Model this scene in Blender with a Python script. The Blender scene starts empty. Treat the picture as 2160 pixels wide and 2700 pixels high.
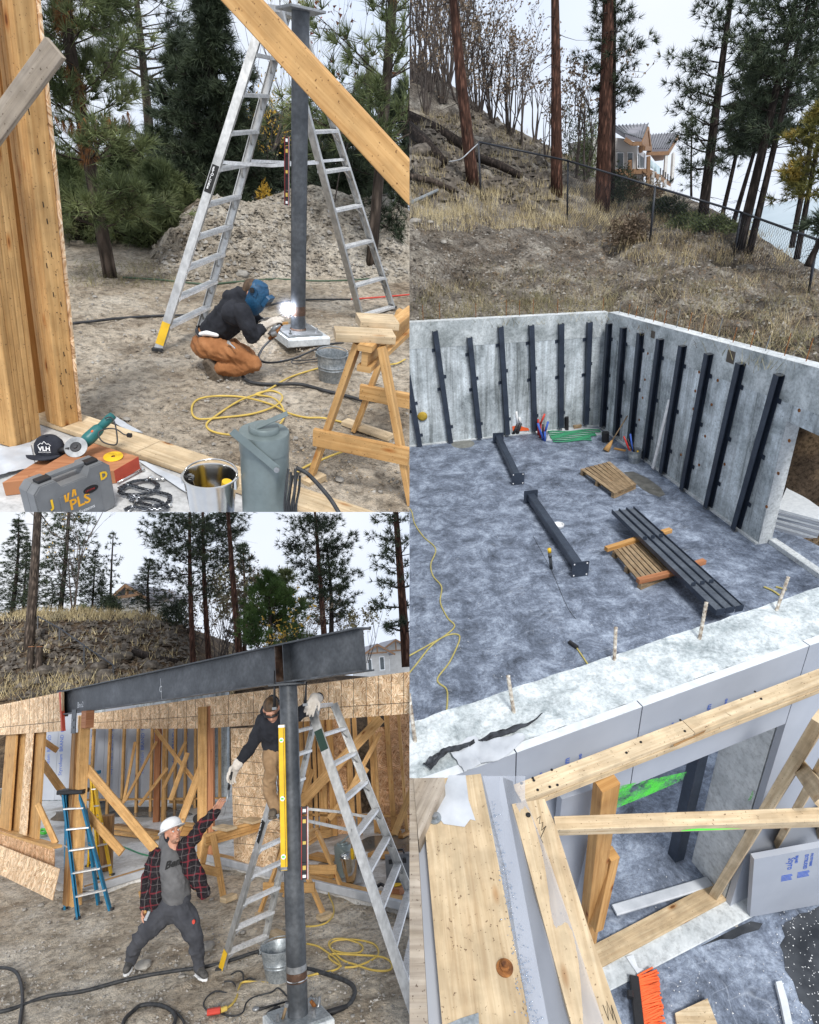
import bpy,bmesh,math,random
import numpy as np
from mathutils import Matrix,Vector
from mathutils.bvhtree import BVHTree

# ---------------------------------------------------------------- camera, sky, sun, exposure
FPX,PX,PY=1628.0,1080.0,1350.0          # focal length and centre, in photograph pixels (2160 x 2700)
SKY_STR=0.50
SUN_DIR=(0.14,0.50,-0.86)                 # towards the sun, in camera axes (right, up, forward)
SUN_STR,SUN_ANGLE,EXPOSURE=1.5,14.0,1.15

def nrm(a):
    a=np.asarray(a,float);return a/np.linalg.norm(a)

class Frame:
    """a level site: x right, y forward, z up, ground at z=0, the eye at height h"""
    def __init__(s,vx,hx,hy,h,clip):
        k=(vx -PX)/FPX
        uz=-(PY -hy)/(k *(hx -PX)+FPX)
        s.u=nrm([k *uz,1,uz]);fw=np.array([0,0,1.0])
        s.f=nrm(fw -s.u *(fw @s.u));s.r=np.cross(s.u,s.f)
        s.h=h;s.clip=clip;s.objs=[];s.eye=np.array([0,0,h])
    def ray(s,x,y):
        d=np.array([(x -PX)/FPX,(PY -y)/FPX,1.0])
        return np.array([d @s.r,d @s.f,d @s.u])
    def G(s,x,y,z=0.0):
        d=s.ray(x,y);return s.eye +d *((z -s.h)/d[2])
    def D(s,x,y,yy):
        d=s.ray(x,y);return s.eye +d *(yy/d[1])
    def P(s,p):
        c=s.r *p[0]+s.f *p[1]+s.u *(p[2]-s.h)
        return PX +FPX *c[0]/c[2],PY -FPX *c[1]/c[2]
    def pl(s,x,y,o,n):                     # pixel onto a plane through o with normal n
        d=s.ray(x,y);return s.eye +d *(np.dot(np.asarray(o)-s.eye,n)/np.dot(d,n))
    def hit(s,bvh,x,y):
        d=s.ray(x,y);h=bvh.ray_cast(Vector(s.eye),Vector(d))
        return np.array(h[0])if h[0]is not None else None

FA=Frame(760,540,300,2.1,('x-','y+'))   # the welding yard
FB=Frame(560,540,1820,3.0,('x-','y-'))  # the beam raising
FC=Frame(1300,1620,450,6.0,('x+',))      # the basement pit
Wm=np.array([FC.r,FC.f,FC.u])              # camera axes -> world
for fr in (FA,FB,FC):
    R3=Wm @np.array([fr.r,fr.f,fr.u]).T
    o=R3 @np.array([0,0,-fr.h])+np.array([0,0,6.0])
    fr.M=Matrix([[*R3[0],o[0]],[*R3[1],o[1]],[*R3[2],o[2]],[0,0,0,1]])

sc=bpy.context.scene
COL=sc.collection
cd=bpy.data.cameras.new('camera');cam=bpy.data.objects.new('camera',cd);COL.objects.link(cam)
cd.sensor_fit='VERTICAL';cd.sensor_height=27.0;cd.lens=27.0 *FPX/2700.0
cd.clip_start=0.05;cd.clip_end=2000
cx,cy,cz=Wm[:,0],Wm[:,1],-Wm[:,2]
cam.matrix_world=Matrix([[cx[i],cy[i],cz[i],(0,0,6.0)[i]]for i in range(3)]+[[0,0,0,1]])
sc.camera=cam

w=bpy.data.worlds.new('World');sc.world=w;w.use_nodes=True
nt=w.node_tree;nt.nodes.clear()
wo=nt.nodes.new('ShaderNodeOutputWorld');bg=nt.nodes.new('ShaderNodeBackground')
tc=nt.nodes.new('ShaderNodeTexCoord');nz=nt.nodes.new('ShaderNodeTexNoise');nz.inputs['Scale'].default_value=2.2
nz.inputs['Detail'].default_value=4
rp=nt.nodes.new('ShaderNodeValToRGB');rp.color_ramp.elements[0].position=.3;rp.color_ramp.elements[1].position=.7
rp.color_ramp.elements[0].color=(.70,.81,1.0,1);rp.color_ramp.elements[1].color=(.92,.94,.98,1)
nt.links.new(tc.outputs['Generated'],nz.inputs['Vector']);nt.links.new(nz.outputs['Fac'],rp.inputs['Fac'])
nt.links.new(rp.outputs['Color'],bg.inputs['Color']);bg.inputs['Strength'].default_value=SKY_STR
nt.links.new(bg.outputs[0],wo.inputs[0])

sd=bpy.data.lights.new('sun','SUN');sun=bpy.data.objects.new('sun',sd);COL.objects.link(sun)
sd.energy=SUN_STR;sd.angle=math.radians(SUN_ANGLE);sd.color=(1,.97,.92)
sv=Vector(Wm @nrm(SUN_DIR));sun.rotation_euler=sv.to_track_quat('Z','Y').to_euler()

vs=sc.view_settings;vs.view_transform='Standard';vs.look='None';vs.exposure=EXPOSURE;vs.gamma=1
vs.use_curve_mapping=False
sc.cycles.max_bounces=5;sc.cycles.diffuse_bounces=3;sc.cycles.glossy_bounces=2
sc.cycles.transparent_max_bounces=12;sc.cycles.transmission_bounces=3

# ---------------------------------------------------------------- mesh helpers
rng=random.Random(7)
CUR=FA
def use(fr):
    global CUR
    CUR=fr
def V(*a):return np.array(a,float)
UP=V(0,0,1)

class MB:
    def __init__(s):s.v=[];s.f=[];s.uv=[];s.mi=[];s.m=0
    def face(s,idx,uv=None):
        s.f.append(tuple(idx));s.uv.append(uv if uv else [(0,0)]*len(idx));s.mi.append(s.m)
    def poly(s,pts,uv=None):
        b=len(s.v);s.v+=[tuple(p)for p in pts];s.face(range(b,b +len(pts)),uv);return s
    def beam(s,p0,p1,w,t,up=UP,ch=0.0,roll=0):
        """a board from p0 to p1: w across, t along 'up'"""
        p0=np.asarray(p0,float);p1=np.asarray(p1,float);d=nrm(p1 -p0)
        sd=np.cross(d,np.asarray(up,float))
        if np.linalg.norm(sd)<1e-4:sd=np.cross(d,V(0,1,0))
        sd=nrm(sd);n=nrm(np.cross(sd,d));L=np.linalg.norm(p1 -p0)
        hw,ht=w/2,t/2
        if ch>0:
            c=min(ch,hw *.6,ht *.6)
            pr=[(-hw +c,-ht),(hw -c,-ht),(hw,-ht +c),(hw,ht -c),(hw -c,ht),(-hw +c,ht),(-hw,ht -c),(-hw,-ht +c)]
        else:
            pr=[(-hw,-ht),(hw,-ht),(hw,ht),(-hw,ht)]
        b=len(s.v);k=len(pr);ou=rng.random()*50;ov=rng.random()*50
        for p in (p0,p1):
            for a,c_ in pr:s.v.append(tuple(p +sd *a +n *c_))
        per=0
        for i in range(k):
            j=(i +1)%k;e=math.dist(pr[i],pr[j])
            s.face((b +i,b +j,b +k +j,b +k +i),[(ou,ov +per),(ou,ov +per +e),(ou +L,ov +per +e),(ou +L,ov +per)])
            per+=e
        s.face([b +i for i in reversed(range(k))],[(ou +pr[i][0]*.05,ov +pr[i][1])for i in reversed(range(k))])
        s.face([b +k +i for i in range(k)],[(ou +pr[i][0]*.05,ov +pr[i][1])for i in range(k)])
        return s
    def box(s,c,sx,sy,sz,rz=0.0,ch=0.0):
        c=np.asarray(c,float);d=V(math.cos(rz),math.sin(rz),0)
        return s.beam(c -d *sx/2,c +d *sx/2,sy,sz,UP,ch)
    def tube(s,pts,r,n=8,cap=True,closed=False):
        pts=[np.asarray(p,float)for p in pts];m=len(pts)
        rr=r if hasattr(r,'__len__')else [r]*m
        b=len(s.v);ref=None;acc=0;rows=[]
        for i in range(m):
            if closed:t=pts[(i +1)%m]-pts[i -1]
            else:t=pts[min(i +1,m -1)]-pts[max(i -1,0)]
            t=nrm(t +1e-9)
            if ref is None:ref=nrm(np.cross(t,V(.31,.52,.8)))
            ref=nrm(ref -t *(ref @t));q=np.cross(t,ref)
            if i:acc+=np.linalg.norm(pts[i]-pts[i -1])
            rows.append(acc)
            for k in range(n):
                a=2 *math.pi *k/n;s.v.append(tuple(pts[i]+(ref *math.cos(a)+q *math.sin(a))*rr[i]))
        for i in range(m if closed else m -1):
            i2=(i +1)%m
            for k in range(n):
                k2=(k +1)%n
                s.face((b +i *n +k,b +i *n +k2,b +i2 *n +k2,b +i2 *n +k),
                       [(rows[i],k/n),(rows[i],(k +1)/n),(rows[i2],(k +1)/n),(rows[i2],k/n)])
        if cap and not closed:
            s.face([b +k for k in reversed(range(n))]);s.face([b +(m -1)*n +k for k in range(n)])
        return s
    def lathe(s,prof,o=(0,0,0),ax=UP,n=24,cap=True):
        """prof: (radius, distance along axis) pairs"""
        o=np.asarray(o,float);ax=nrm(ax)
        a=nrm(np.cross(ax,V(1,0,0)if abs(ax[0])<.9 else V(0,1,0)));c=np.cross(ax,a);b=len(s.v);m=len(prof)
        for r,h in prof:
            for k in range(n):
                t=2 *math.pi *k/n;s.v.append(tuple(o +ax *h +(a *math.cos(t)+c *math.sin(t))*r))
        for i in range(m -1):
            for k in range(n):
                k2=(k +1)%n
                s.face((b +i *n +k,b +i *n +k2,b +(i +1)*n +k2,b +(i +1)*n +k),
                       [(k/n,i),((k +1)/n,i),((k +1)/n,i +1),(k/n,i +1)])
        if cap:
            if prof[0][0]>1e-5:s.face([b +k for k in reversed(range(n))])
            if prof[-1][0]>1e-5:s.face([b +(m -1)*n +k for k in range(n)])
        return s
    def prism(s,pts,ext):
        pts=[np.asarray(p,float)for p in pts];ext=np.asarray(ext,float);k=len(pts)
        nn=np.cross(pts[1]-pts[0],pts[2]-pts[0])
        if nn @ext>0:pts=pts[::-1]
        b=len(s.v);s.v+=[tuple(p)for p in pts]+[tuple(p +ext)for p in pts]
        e1=nrm(pts[1]-pts[0]);e2=nrm(np.cross(e1,ext))if np.linalg.norm(np.cross(e1,ext))>1e-6 else UP
        uv=[(float((p -pts[0])@e1),float((p -pts[0])@e2))for p in pts]
        s.face(range(b,b +k),uv);s.face([b +k +i for i in reversed(range(k))],uv[::-1])
        for i in range(k):
            j=(i +1)%k;s.face((b +j,b +i,b +k +i,b +k +j),[(0,0),(0,.05),(.05,.05),(.05,0)])
        return s
    def ell(s,c,rx,ry,rz,n=12,m=8,R=None):
        c=np.asarray(c,float);b=len(s.v)
        for i in range(m +1):
            ph=math.pi *i/m
            for k in range(n):
                t=2 *math.pi *k/n
                p=V(rx *math.sin(ph)*math.cos(t),ry *math.sin(ph)*math.sin(t),rz *math.cos(ph))
                if R is not None:p=R @p
                s.v.append(tuple(c +p))
        for i in range(m):
            for k in range(n):
                k2=(k +1)%n;s.face((b +i *n +k,b +(i +1)*n +k,b +(i +1)*n +k2,b +i *n +k2))
        return s
    def soup(s,verts,faces):
        b=len(s.v);s.v+=[tuple(p)for p in verts]
        for f in faces:s.face([b +i for i in f])
        return s

BASE={};KEEP={}
def _reg(o):CUR.objs.append(o);return o
def mesh_of(name,mb,mat,base,smooth=False):
    me=bpy.data.meshes.new(name)
    vv=np.asarray(mb.v,float).reshape(-1,3)-base
    me.from_pydata(vv.tolist(),[],mb.f)
    uvl=me.uv_layers.new(name='UVMap');flat=[c for fu in mb.uv for t in fu for c in t]
    if len(flat)==len(me.loops)*2:uvl.data.foreach_set('uv',flat)
    for m in (mat if isinstance(mat,(list,tuple))else [mat]):me.materials.append(m)
    if isinstance(mat,(list,tuple)):me.polygons.foreach_set('material_index',mb.mi)
    if smooth:
        me.polygons.foreach_set('use_smooth',[True]*len(me.polygons))
        if smooth!=2:
            try:me.set_sharp_from_angle(angle=math.radians(40))
            except Exception:pass
    me.update();return me
def ob(name,mb,mat,parent,smooth=False,label=None):
    base=BASE[parent];me=mesh_of(name,mb,mat,base,smooth)
    o=bpy.data.objects.new(name,me);COL.objects.link(o);o.parent=parent;BASE[o]=base
    if label:o['label']=label
    return _reg(o)
def _tag(o,label,cat,group=None):
    o['label']=label;o['category']=cat
    if group:o['group']=group
def thing(name,label,cat,base,group=None):
    o=bpy.data.objects.new(name,None);COL.objects.link(o);o.empty_display_size=.1
    base=np.asarray(base,float);BASE[o]=base;o.matrix_world=CUR.M @Matrix.Translation(base)
    _tag(o,label,cat,group);return _reg(o)
def single(name,mb,mat,label,cat,group=None,smooth=False):
    vv=np.asarray(mb.v,float);base=V(*(vv[:,:2].min(0)+vv[:,:2].max(0))/2,vv[:,2].min())
    o=bpy.data.objects.new(name,mesh_of(name,mb,mat,base,smooth));COL.objects.link(o)
    BASE[o]=base;o.matrix_world=CUR.M @Matrix.Translation(base);_tag(o,label,cat,group);return _reg(o)
def struct(name,mb,mat,smooth=False,kind='structure',label=None):
    o=bpy.data.objects.new(name,mesh_of(name,mb,mat,V(0,0,0),smooth));COL.objects.link(o)
    BASE[o]=V(0,0,0);o.matrix_world=CUR.M.copy();o['kind']=kind
    if label:o['label']=label
    return _reg(o)
def kids(o):return [c for c in CUR.objs if c.parent==o]
def dup(root,base,label=None,rz=0.0,scale=1.0,group=None,R=None):
    """a copy of a thing and of its parts and sub-parts, standing at base"""
    r=root.copy();COL.objects.link(r);BASE[r]=np.asarray(base,float);_reg(r)
    s=scale if hasattr(scale,'__len__')else (scale,)*3
    r.matrix_world=CUR.M @Matrix.Translation(base)@(R if R is not None else Matrix.Rotation(rz,4,'Z'))@Matrix.Diagonal((*s,1))
    if label:r['label']=label
    if group:r['group']=group
    for ch in kids(root):
        c=ch.copy();COL.objects.link(c);c.parent=r;BASE[c]=BASE[r];_reg(c)
        for g in kids(ch):
            d=g.copy();COL.objects.link(d);d.parent=c;BASE[d]=BASE[r];_reg(d)
    return r
def tri_obj(verts,faces_n,mb=None):
    mb=mb or MB();return mb

# fast leaf / needle meshes
class Leaf:
    """a mesh of many small loose faces, built with numpy"""
    def __init__(s):s.v=[];s.k=[]
    def tris(s,v):s.v.append(np.asarray(v,float).reshape(-1,3));s.k.append(3);return s
    def quads(s,v):s.v.append(np.asarray(v,float).reshape(-1,3));s.k.append(4);return s
    def mesh(s,name,mat,base):
        me=bpy.data.meshes.new(name)
        vv=np.concatenate(s.v)-base;me.vertices.add(len(vv));me.vertices.foreach_set('co',vv.astype(np.float32).ravel())
        cnt=np.concatenate([np.full(len(a)//k,k)for a,k in zip(s.v,s.k)])
        me.loops.add(len(vv));me.loops.foreach_set('vertex_index',np.arange(len(vv),dtype=np.int32))
        me.polygons.add(len(cnt));st=np.concatenate([[0],np.cumsum(cnt)[:-1]])
        me.polygons.foreach_set('loop_start',st.astype(np.int32))
        try:me.polygons.foreach_set('loop_total',cnt.astype(np.int32))
        except Exception:pass
        me.materials.append(mat);me.update(calc_edges=True);return me
def leaf_part(name,lf,mat,parent,label=None):
    o=bpy.data.objects.new(name,lf.mesh(name,mat,BASE[parent]));COL.objects.link(o);o.parent=parent
    BASE[o]=BASE[parent];o['_leaf']=1
    if label:o['label']=label
    return _reg(o)
def leaf_stuff(name,lf,mat,label=None):
    o=bpy.data.objects.new(name,lf.mesh(name,mat,V(0,0,0)));COL.objects.link(o);BASE[o]=V(0,0,0)
    o.matrix_world=CUR.M.copy();o['kind']='stuff';o['_leaf']=1
    if label:o['label']=label
    return _reg(o)

def needles(R,c,d,n,L,wd,spread=.9,droop=0.0):
    """n thin triangles round each centre c, fanned about direction d"""
    c=np.repeat(np.asarray(c,float),n,0);d=np.repeat(np.asarray(d,float),n,0)
    dd=d +R.normal(0,spread,d.shape);dd[:,2]-=droop
    dd/=np.linalg.norm(dd,axis=1)[:,None]
    ln=L *R.uniform(.7,1.15,len(c))[:,None]
    sd=np.cross(dd,R.normal(0,1,d.shape));sd/=np.linalg.norm(sd,axis=1)[:,None]+1e-9
    return np.stack([c -sd *wd/2,c +sd *wd/2,c +dd *ln],1)

def blades(R,p,h,wd,lean=.35):
    """grass blades: a thin tall triangle at each p"""
    p=np.asarray(p,float);n=len(p);a=R.uniform(0,6.283,n)
    s_=np.stack([np.cos(a),np.sin(a),0 *a],1)*(wd/2);hh=h *R.uniform(.5,1.3,n)
    t=np.stack([R.normal(0,lean,n)*hh,R.normal(0,lean,n)*hh,hh],1)
    return np.stack([p -s_,p +s_,p +t],1)

def vnoise(x,y,seed=0,oct=4,sc_=1.0):
    """smooth value noise on arrays"""
    x=np.asarray(x,float)*sc_;y=np.asarray(y,float)*sc_;o=np.zeros_like(x);amp=1.0;tot=0
    for k in range(oct):
        xi=np.floor(x).astype(np.int64);yi=np.floor(y).astype(np.int64);fx=x -xi;fy=y -yi
        fx=fx *fx *(3 -2 *fx);fy=fy *fy *(3 -2 *fy)
        def h(a,b):
            n=(a *374761393 +b *668265263 +(seed +k)*982451653)&0x7fffffff
            n=((n^(n >> 13))*1274126177)&0x7fffffff
            return ((n^(n >> 16))&0xffff)/65535.0
        o+=amp *(h(xi,yi)*(1 -fx)*(1 -fy)+h(xi +1,yi)*fx *(1 -fy)+h(xi,yi +1)*(1 -fx)*fy +h(xi +1,yi +1)*fx *fy)
        tot+=amp;amp*=.5;x=x *2.03 +17.1;y=y *2.03 +5.3
    return o/tot
def grid_mb(Pt):
    """Pt: array (n, m, 3) -> MB"""
    n,m,_=Pt.shape;mb=MB();mb.v=Pt.reshape(-1,3).tolist()
    i,j=np.meshgrid(np.arange(n -1),np.arange(m -1),indexing='ij');a=(i *m +j).ravel()
    F_=np.stack([a,a +m,a +m +1,a +1],1).tolist();mb.f=[tuple(q)for q in F_]
    mb.uv=[[(0,0)]*4]*len(F_);mb.mi=[0]*len(F_);return mb
def bvh_of(mb):return BVHTree.FromPolygons([tuple(p)for p in mb.v],mb.f)
def smooth_pts(pts,k=6):
    """Catmull-Rom through pts"""
    P=[np.asarray(p,float)for p in pts];out=[]
    for i in range(len(P)-1):
        a,b,c,d=P[max(i -1,0)],P[i],P[i +1],P[min(i +2,len(P)-1)]
        for t in np.linspace(0,1,k,endpoint=False):
            out.append(.5 *((2 *b)+(c -a)*t +(2 *a -5 *b +4 *c -d)*t *t +(3 *b -a -3 *c +d)*t**3))
    out.append(P[-1]);return out
def text_mb(txt,o,ux,uy,size,ext=0.001,align='LEFT',bold=0.0):
    """flat lettering: lower-left at o, running along ux, upright along uy"""
    cu=bpy.data.curves.new('t','FONT');cu.body=txt;cu.size=size;cu.align_x=align;cu.resolution_u=2;cu.offset=bold
    tmp=bpy.data.objects.new('t',cu);COL.objects.link(tmp)
    dg=bpy.context.evaluated_depsgraph_get();me=bpy.data.meshes.new_from_object(tmp.evaluated_get(dg))
    mb=MB();ux=nrm(ux);uy=nrm(uy);nn=np.cross(ux,uy);o=np.asarray(o,float)
    for v in me.vertices:mb.v.append(tuple(o +ux *v.co.x +uy *v.co.y +nn *ext))
    for p in me.polygons:mb.face(list(p.vertices))
    bpy.data.objects.remove(tmp);bpy.data.meshes.remove(me);bpy.data.curves.remove(cu);return mb
def voxel(mb,size,smooth_it=4,fac=.5):
    """join overlapping volumes into one continuous skin"""
    me=bpy.data.meshes.new('tmp');me.from_pydata([tuple(p)for p in mb.v],[],mb.f)
    bm=bmesh.new();bm.from_mesh(me);bmesh.ops.recalc_face_normals(bm,faces=bm.faces);bm.to_mesh(me);bm.free()
    o=bpy.data.objects.new('tmp',me);COL.objects.link(o)
    r=o.modifiers.new('r','REMESH');r.mode='VOXEL';r.voxel_size=size
    s_=o.modifiers.new('s','SMOOTH');s_.iterations=smooth_it;s_.factor=fac
    dg=bpy.context.evaluated_depsgraph_get();m2=bpy.data.meshes.new_from_object(o.evaluated_get(dg))
    out=MB();out.v=[tuple(v.co)for v in m2.vertices]
    for p in m2.polygons:out.face(list(p.vertices))
    bpy.data.objects.remove(o);bpy.data.meshes.remove(m2);return out
def fold(mb,amp=.018,sc_=8.0,seed=1):
    """creases: push the skin in and out along ridged noise"""
    v=np.array(mb.v,float);F_=np.array([q[:4]for q in mb.f if len(q)==4]);n=np.zeros_like(v)
    fn=np.cross(v[F_[:,1]]-v[F_[:,0]],v[F_[:,2]]-v[F_[:,0]])
    for k in range(4):np.add.at(n,F_[:,k],fn)
    n/=np.linalg.norm(n,axis=1)[:,None]+1e-12;w_=v *sc_
    a=vnoise(w_[:,0]+w_[:,2]*.8 +w_[:,1]*.3,w_[:,1]*.6 -w_[:,2]*.45 +w_[:,0]*.5,seed,3)
    mb.v=(v +n *(((1 -np.abs(2 *a -1))**2 -.55)*amp)[:,None]).tolist();return mb
def cone_chain(mb,pts,radii,n=12):
    """a limb: spheres joined by tapering cones"""
    for p,r in zip(pts,radii):mb.ell(p,r,r,r,n,8)
    for i in range(len(pts)-1):
        mb.tube([pts[i],pts[i +1]],[radii[i],radii[i +1]],n)
    return mb
# ---------------------------------------------------------------- materials
def _n(nt,t,**kw):
    n=nt.nodes.new('ShaderNode' +t)
    for k,v in kw.items():
        if k in n.inputs:n.inputs[k].default_value=v
        else:setattr(n,k,v)
    return n
def _base(name,rough=.7,metal=0.0,spec=.4):
    m=bpy.data.materials.new(name);m.use_nodes=True;nt=m.node_tree;b=nt.nodes['Principled BSDF']
    b.inputs['Roughness'].default_value=rough;b.inputs['Metallic'].default_value=metal
    b.inputs['Specular IOR Level'].default_value=spec
    return m,nt,b
def _ramp(nt,stops,src):
    r=_n(nt,'ValToRGB');e=r.color_ramp.elements
    while len(e)<len(stops):e.new(.5)
    for k,(p,c)in enumerate(stops):e[k].position=p;e[k].color=(*c,1)if len(c)==3 else c
    nt.links.new(src,r.inputs['Fac']);return r.outputs['Color']
def _mul(nt,a,b,fac=1.0,mode='MULTIPLY'):
    m=_n(nt,'MixRGB',blend_type=mode);m.inputs[0].default_value=fac
    nt.links.new(a,m.inputs[1]);nt.links.new(b,m.inputs[2]);return m.outputs[0]
def _mix(nt,fac,a,b):
    m=_n(nt,'MixRGB');nt.links.new(fac,m.inputs[0])
    for s_,i in ((a,1),(b,2)):
        if isinstance(s_,tuple):m.inputs[i].default_value=(*s_,1)
        else:nt.links.new(s_,m.inputs[i])
    return m.outputs[0]
def _coord(nt,coords='Object',scale=(1,1,1)):
    t=_n(nt,'TexCoord');mp=_n(nt,'Mapping');mp.inputs['Scale'].default_value=scale
    nt.links.new(t.outputs[coords],mp.inputs[0]);return mp.outputs[0]
def _noise(nt,vec,scale,detail=5,dist=0.0,rough=.55):
    n=_n(nt,'TexNoise',Scale=scale,Detail=detail,Distortion=dist,Roughness=rough);nt.links.new(vec,n.inputs['Vector']);return n.outputs['Fac']
def _bump(nt,b,src,strength,dist=.01):
    bp=_n(nt,'Bump',Strength=strength,Distance=dist);nt.links.new(src,bp.inputs['Height']);nt.links.new(bp.outputs[0],b.inputs['Normal'])
def flat(name,c,rough=.6,metal=0.0,spec=.4):
    return pmat(name,[(.3,tuple(x *.82 for x in c)),(.7,tuple(min(x *1.12,1)for x in c))],9,rough=rough,metal=metal,spec=spec)
def pmat(name,stops,scale,detail=5,rough=.7,metal=0.0,bump=0.0,coords='Object',stretch=(1,1,1),dist=0.0,fine=None,spec=.4,bscale=None,bd=.01):
    m,nt,b=_base(name,rough,metal,spec);vec=_coord(nt,coords,stretch);f=_noise(nt,vec,scale,detail,dist)
    c=_ramp(nt,stops,f)
    if fine:
        g=_noise(nt,vec,fine[0],4);c=_mul(nt,c,_ramp(nt,[(.32,(fine[1],)*3),(.68,(1.0 +(1 -fine[1])*.5,)*3)],g))
    nt.links.new(c,b.inputs['Base Color'])
    if bump:
        _bump(nt,b,_noise(nt,vec,bscale or scale *4,6),bump,bd)
    return m
def wood(name,light,dark,knots=.055,var=.12,rough=.65,dirt=0.0,grain=1.0):
    m,nt,b=_base(name,rough,0,.3);uv=_coord(nt,'UV',(1,1,1))
    oi=_n(nt,'ObjectInfo');ad=_n(nt,'VectorMath',operation='ADD');nt.links.new(uv,ad.inputs[0])
    sc3=_n(nt,'VectorMath',operation='SCALE');sc3.inputs['Scale'].default_value=31;nt.links.new(oi.outputs['Random'],sc3.inputs[0])
    nt.links.new(sc3.outputs[0],ad.inputs[1]);uv=ad.outputs[0]
    mp=_n(nt,'Mapping');mp.inputs['Scale'].default_value=(1.1,26 *grain,1);nt.links.new(uv,mp.inputs[0])
    g=_noise(nt,mp.outputs[0],1.6,6,.6,.6)
    mp2=_n(nt,'Mapping');mp2.inputs['Scale'].default_value=(.5,5,1);nt.links.new(uv,mp2.inputs[0])
    g2=_noise(nt,mp2.outputs[0],2.2,3,1.4)
    c=_mix(nt,_ramp(nt,[(.36,(0,0,0)),(.66,(1,1,1))],g),light,dark)
    c=_mul(nt,c,_ramp(nt,[(.3,(.80,.76,.70)),(.65,(1.06,1.05,1.04))],g2))
    mk=_n(nt,'Mapping');mk.inputs['Scale'].default_value=(2.6,7.5,1);nt.links.new(uv,mk.inputs[0])
    vo=_n(nt,'TexVoronoi',Scale=1.0,Randomness=1.0);nt.links.new(mk.outputs[0],vo.inputs['Vector'])
    kn=_ramp(nt,[(knots,(.30,.16,.07)),(knots *1.5,(.72,.52,.36)),(knots *3.2,(1,1,1))],vo.outputs['Distance'])
    c=_mul(nt,c,kn)
    va=_ramp(nt,[(0,(1 -var,1 -var *1.15,1 -var *1.4)),(1,(1 +var *.5,)*3)],oi.outputs['Random']);c=_mul(nt,c,va)
    if dirt:
        dn=_noise(nt,uv,9,6);c=_mul(nt,c,_ramp(nt,[(.40,(1,1,1)),(.62,(1 -dirt,)*3)],dn))
        dn=_noise(nt,uv,70,2);c=_mul(nt,c,_ramp(nt,[(.66,(1,1,1)),(.72,(.35,.3,.27))],dn))
    nt.links.new(c,b.inputs['Base Color']);_bump(nt,b,g,.25,.004);return m
def osb_mat(name,tint=(1,1,1)):
    m,nt,b=_base(name,.75,0,.25);uv=_coord(nt,'UV')
    v0=_n(nt,'TexVoronoi',Scale=11.0);nt.links.new(uv,v0.inputs['Vector'])
    sx=_n(nt,'SeparateColor');nt.links.new(v0.outputs['Color'],sx.inputs[0])
    ml=_n(nt,'Math',operation='MULTIPLY');ml.inputs[1].default_value=6.28;nt.links.new(sx.outputs[0],ml.inputs[0])
    vr=_n(nt,'VectorRotate',rotation_type='Z_AXIS');nt.links.new(uv,vr.inputs['Vector']);nt.links.new(ml.outputs[0],vr.inputs['Angle'])
    mp=_n(nt,'Mapping');mp.inputs['Scale'].default_value=(9,60,1);nt.links.new(vr.outputs[0],mp.inputs[0])
    g=_noise(nt,mp.outputs[0],1.0,5,.3,.62)
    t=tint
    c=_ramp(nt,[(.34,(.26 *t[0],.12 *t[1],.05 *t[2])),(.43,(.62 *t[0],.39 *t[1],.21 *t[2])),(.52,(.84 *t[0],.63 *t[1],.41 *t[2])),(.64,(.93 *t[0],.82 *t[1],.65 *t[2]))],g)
    c=_mul(nt,c,_ramp(nt,[(0,(.66,.62,.58)),(1,(1.12,1.1,1.08))],sx.outputs[1]))
    nt.links.new(c,b.inputs['Base Color']);_bump(nt,b,g,.3,.004);return m
def dirt_mat(name,a,bcol,c3,grit_shade=.55,rough=.95):
    m,nt,b=_base(name,rough,0,.15);vec=_coord(nt)
    c=_ramp(nt,[(.30,a),(.5,bcol),(.70,c3)],_noise(nt,vec,1.1,8,.3,.62))
    g=_noise(nt,vec,14,8,.2,.72);c=_mul(nt,c,_ramp(nt,[(.34,(grit_shade,)*3),(.52,(1.0,)*3),(.68,(1.28,1.25,1.2))],g))  # grit specks, darkened further to paint tiny shade in the crevices
    vo=_n(nt,'TexVoronoi',Scale=34.0);nt.links.new(vec,vo.inputs['Vector'])
    c=_mul(nt,c,_ramp(nt,[(.03,(1.5,1.48,1.42)),(.13,(1,1,1))],vo.outputs['Distance']))
    c=_mul(nt,c,_ramp(nt,[(.36,(.74,.70,.66)),(.48,(.98,.975,.97)),(.66,(1.14,1.14,1.15))],_noise(nt,vec,.55,4,.8)))
    c=_mul(nt,c,_ramp(nt,[(.40,(.74,.72,.70)),(.47,(1.04,1.04,1.04))],_noise(nt,vec,5.5,6,.4,.7)))
    nt.links.new(c,b.inputs['Base Color'])
    ad=_n(nt,'Math',operation='ADD');nt.links.new(g,ad.inputs[0]);nt.links.new(_noise(nt,vec,60,4),ad.inputs[1])
    _bump(nt,b,ad.outputs[0],1.0,.045);return m
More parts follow.
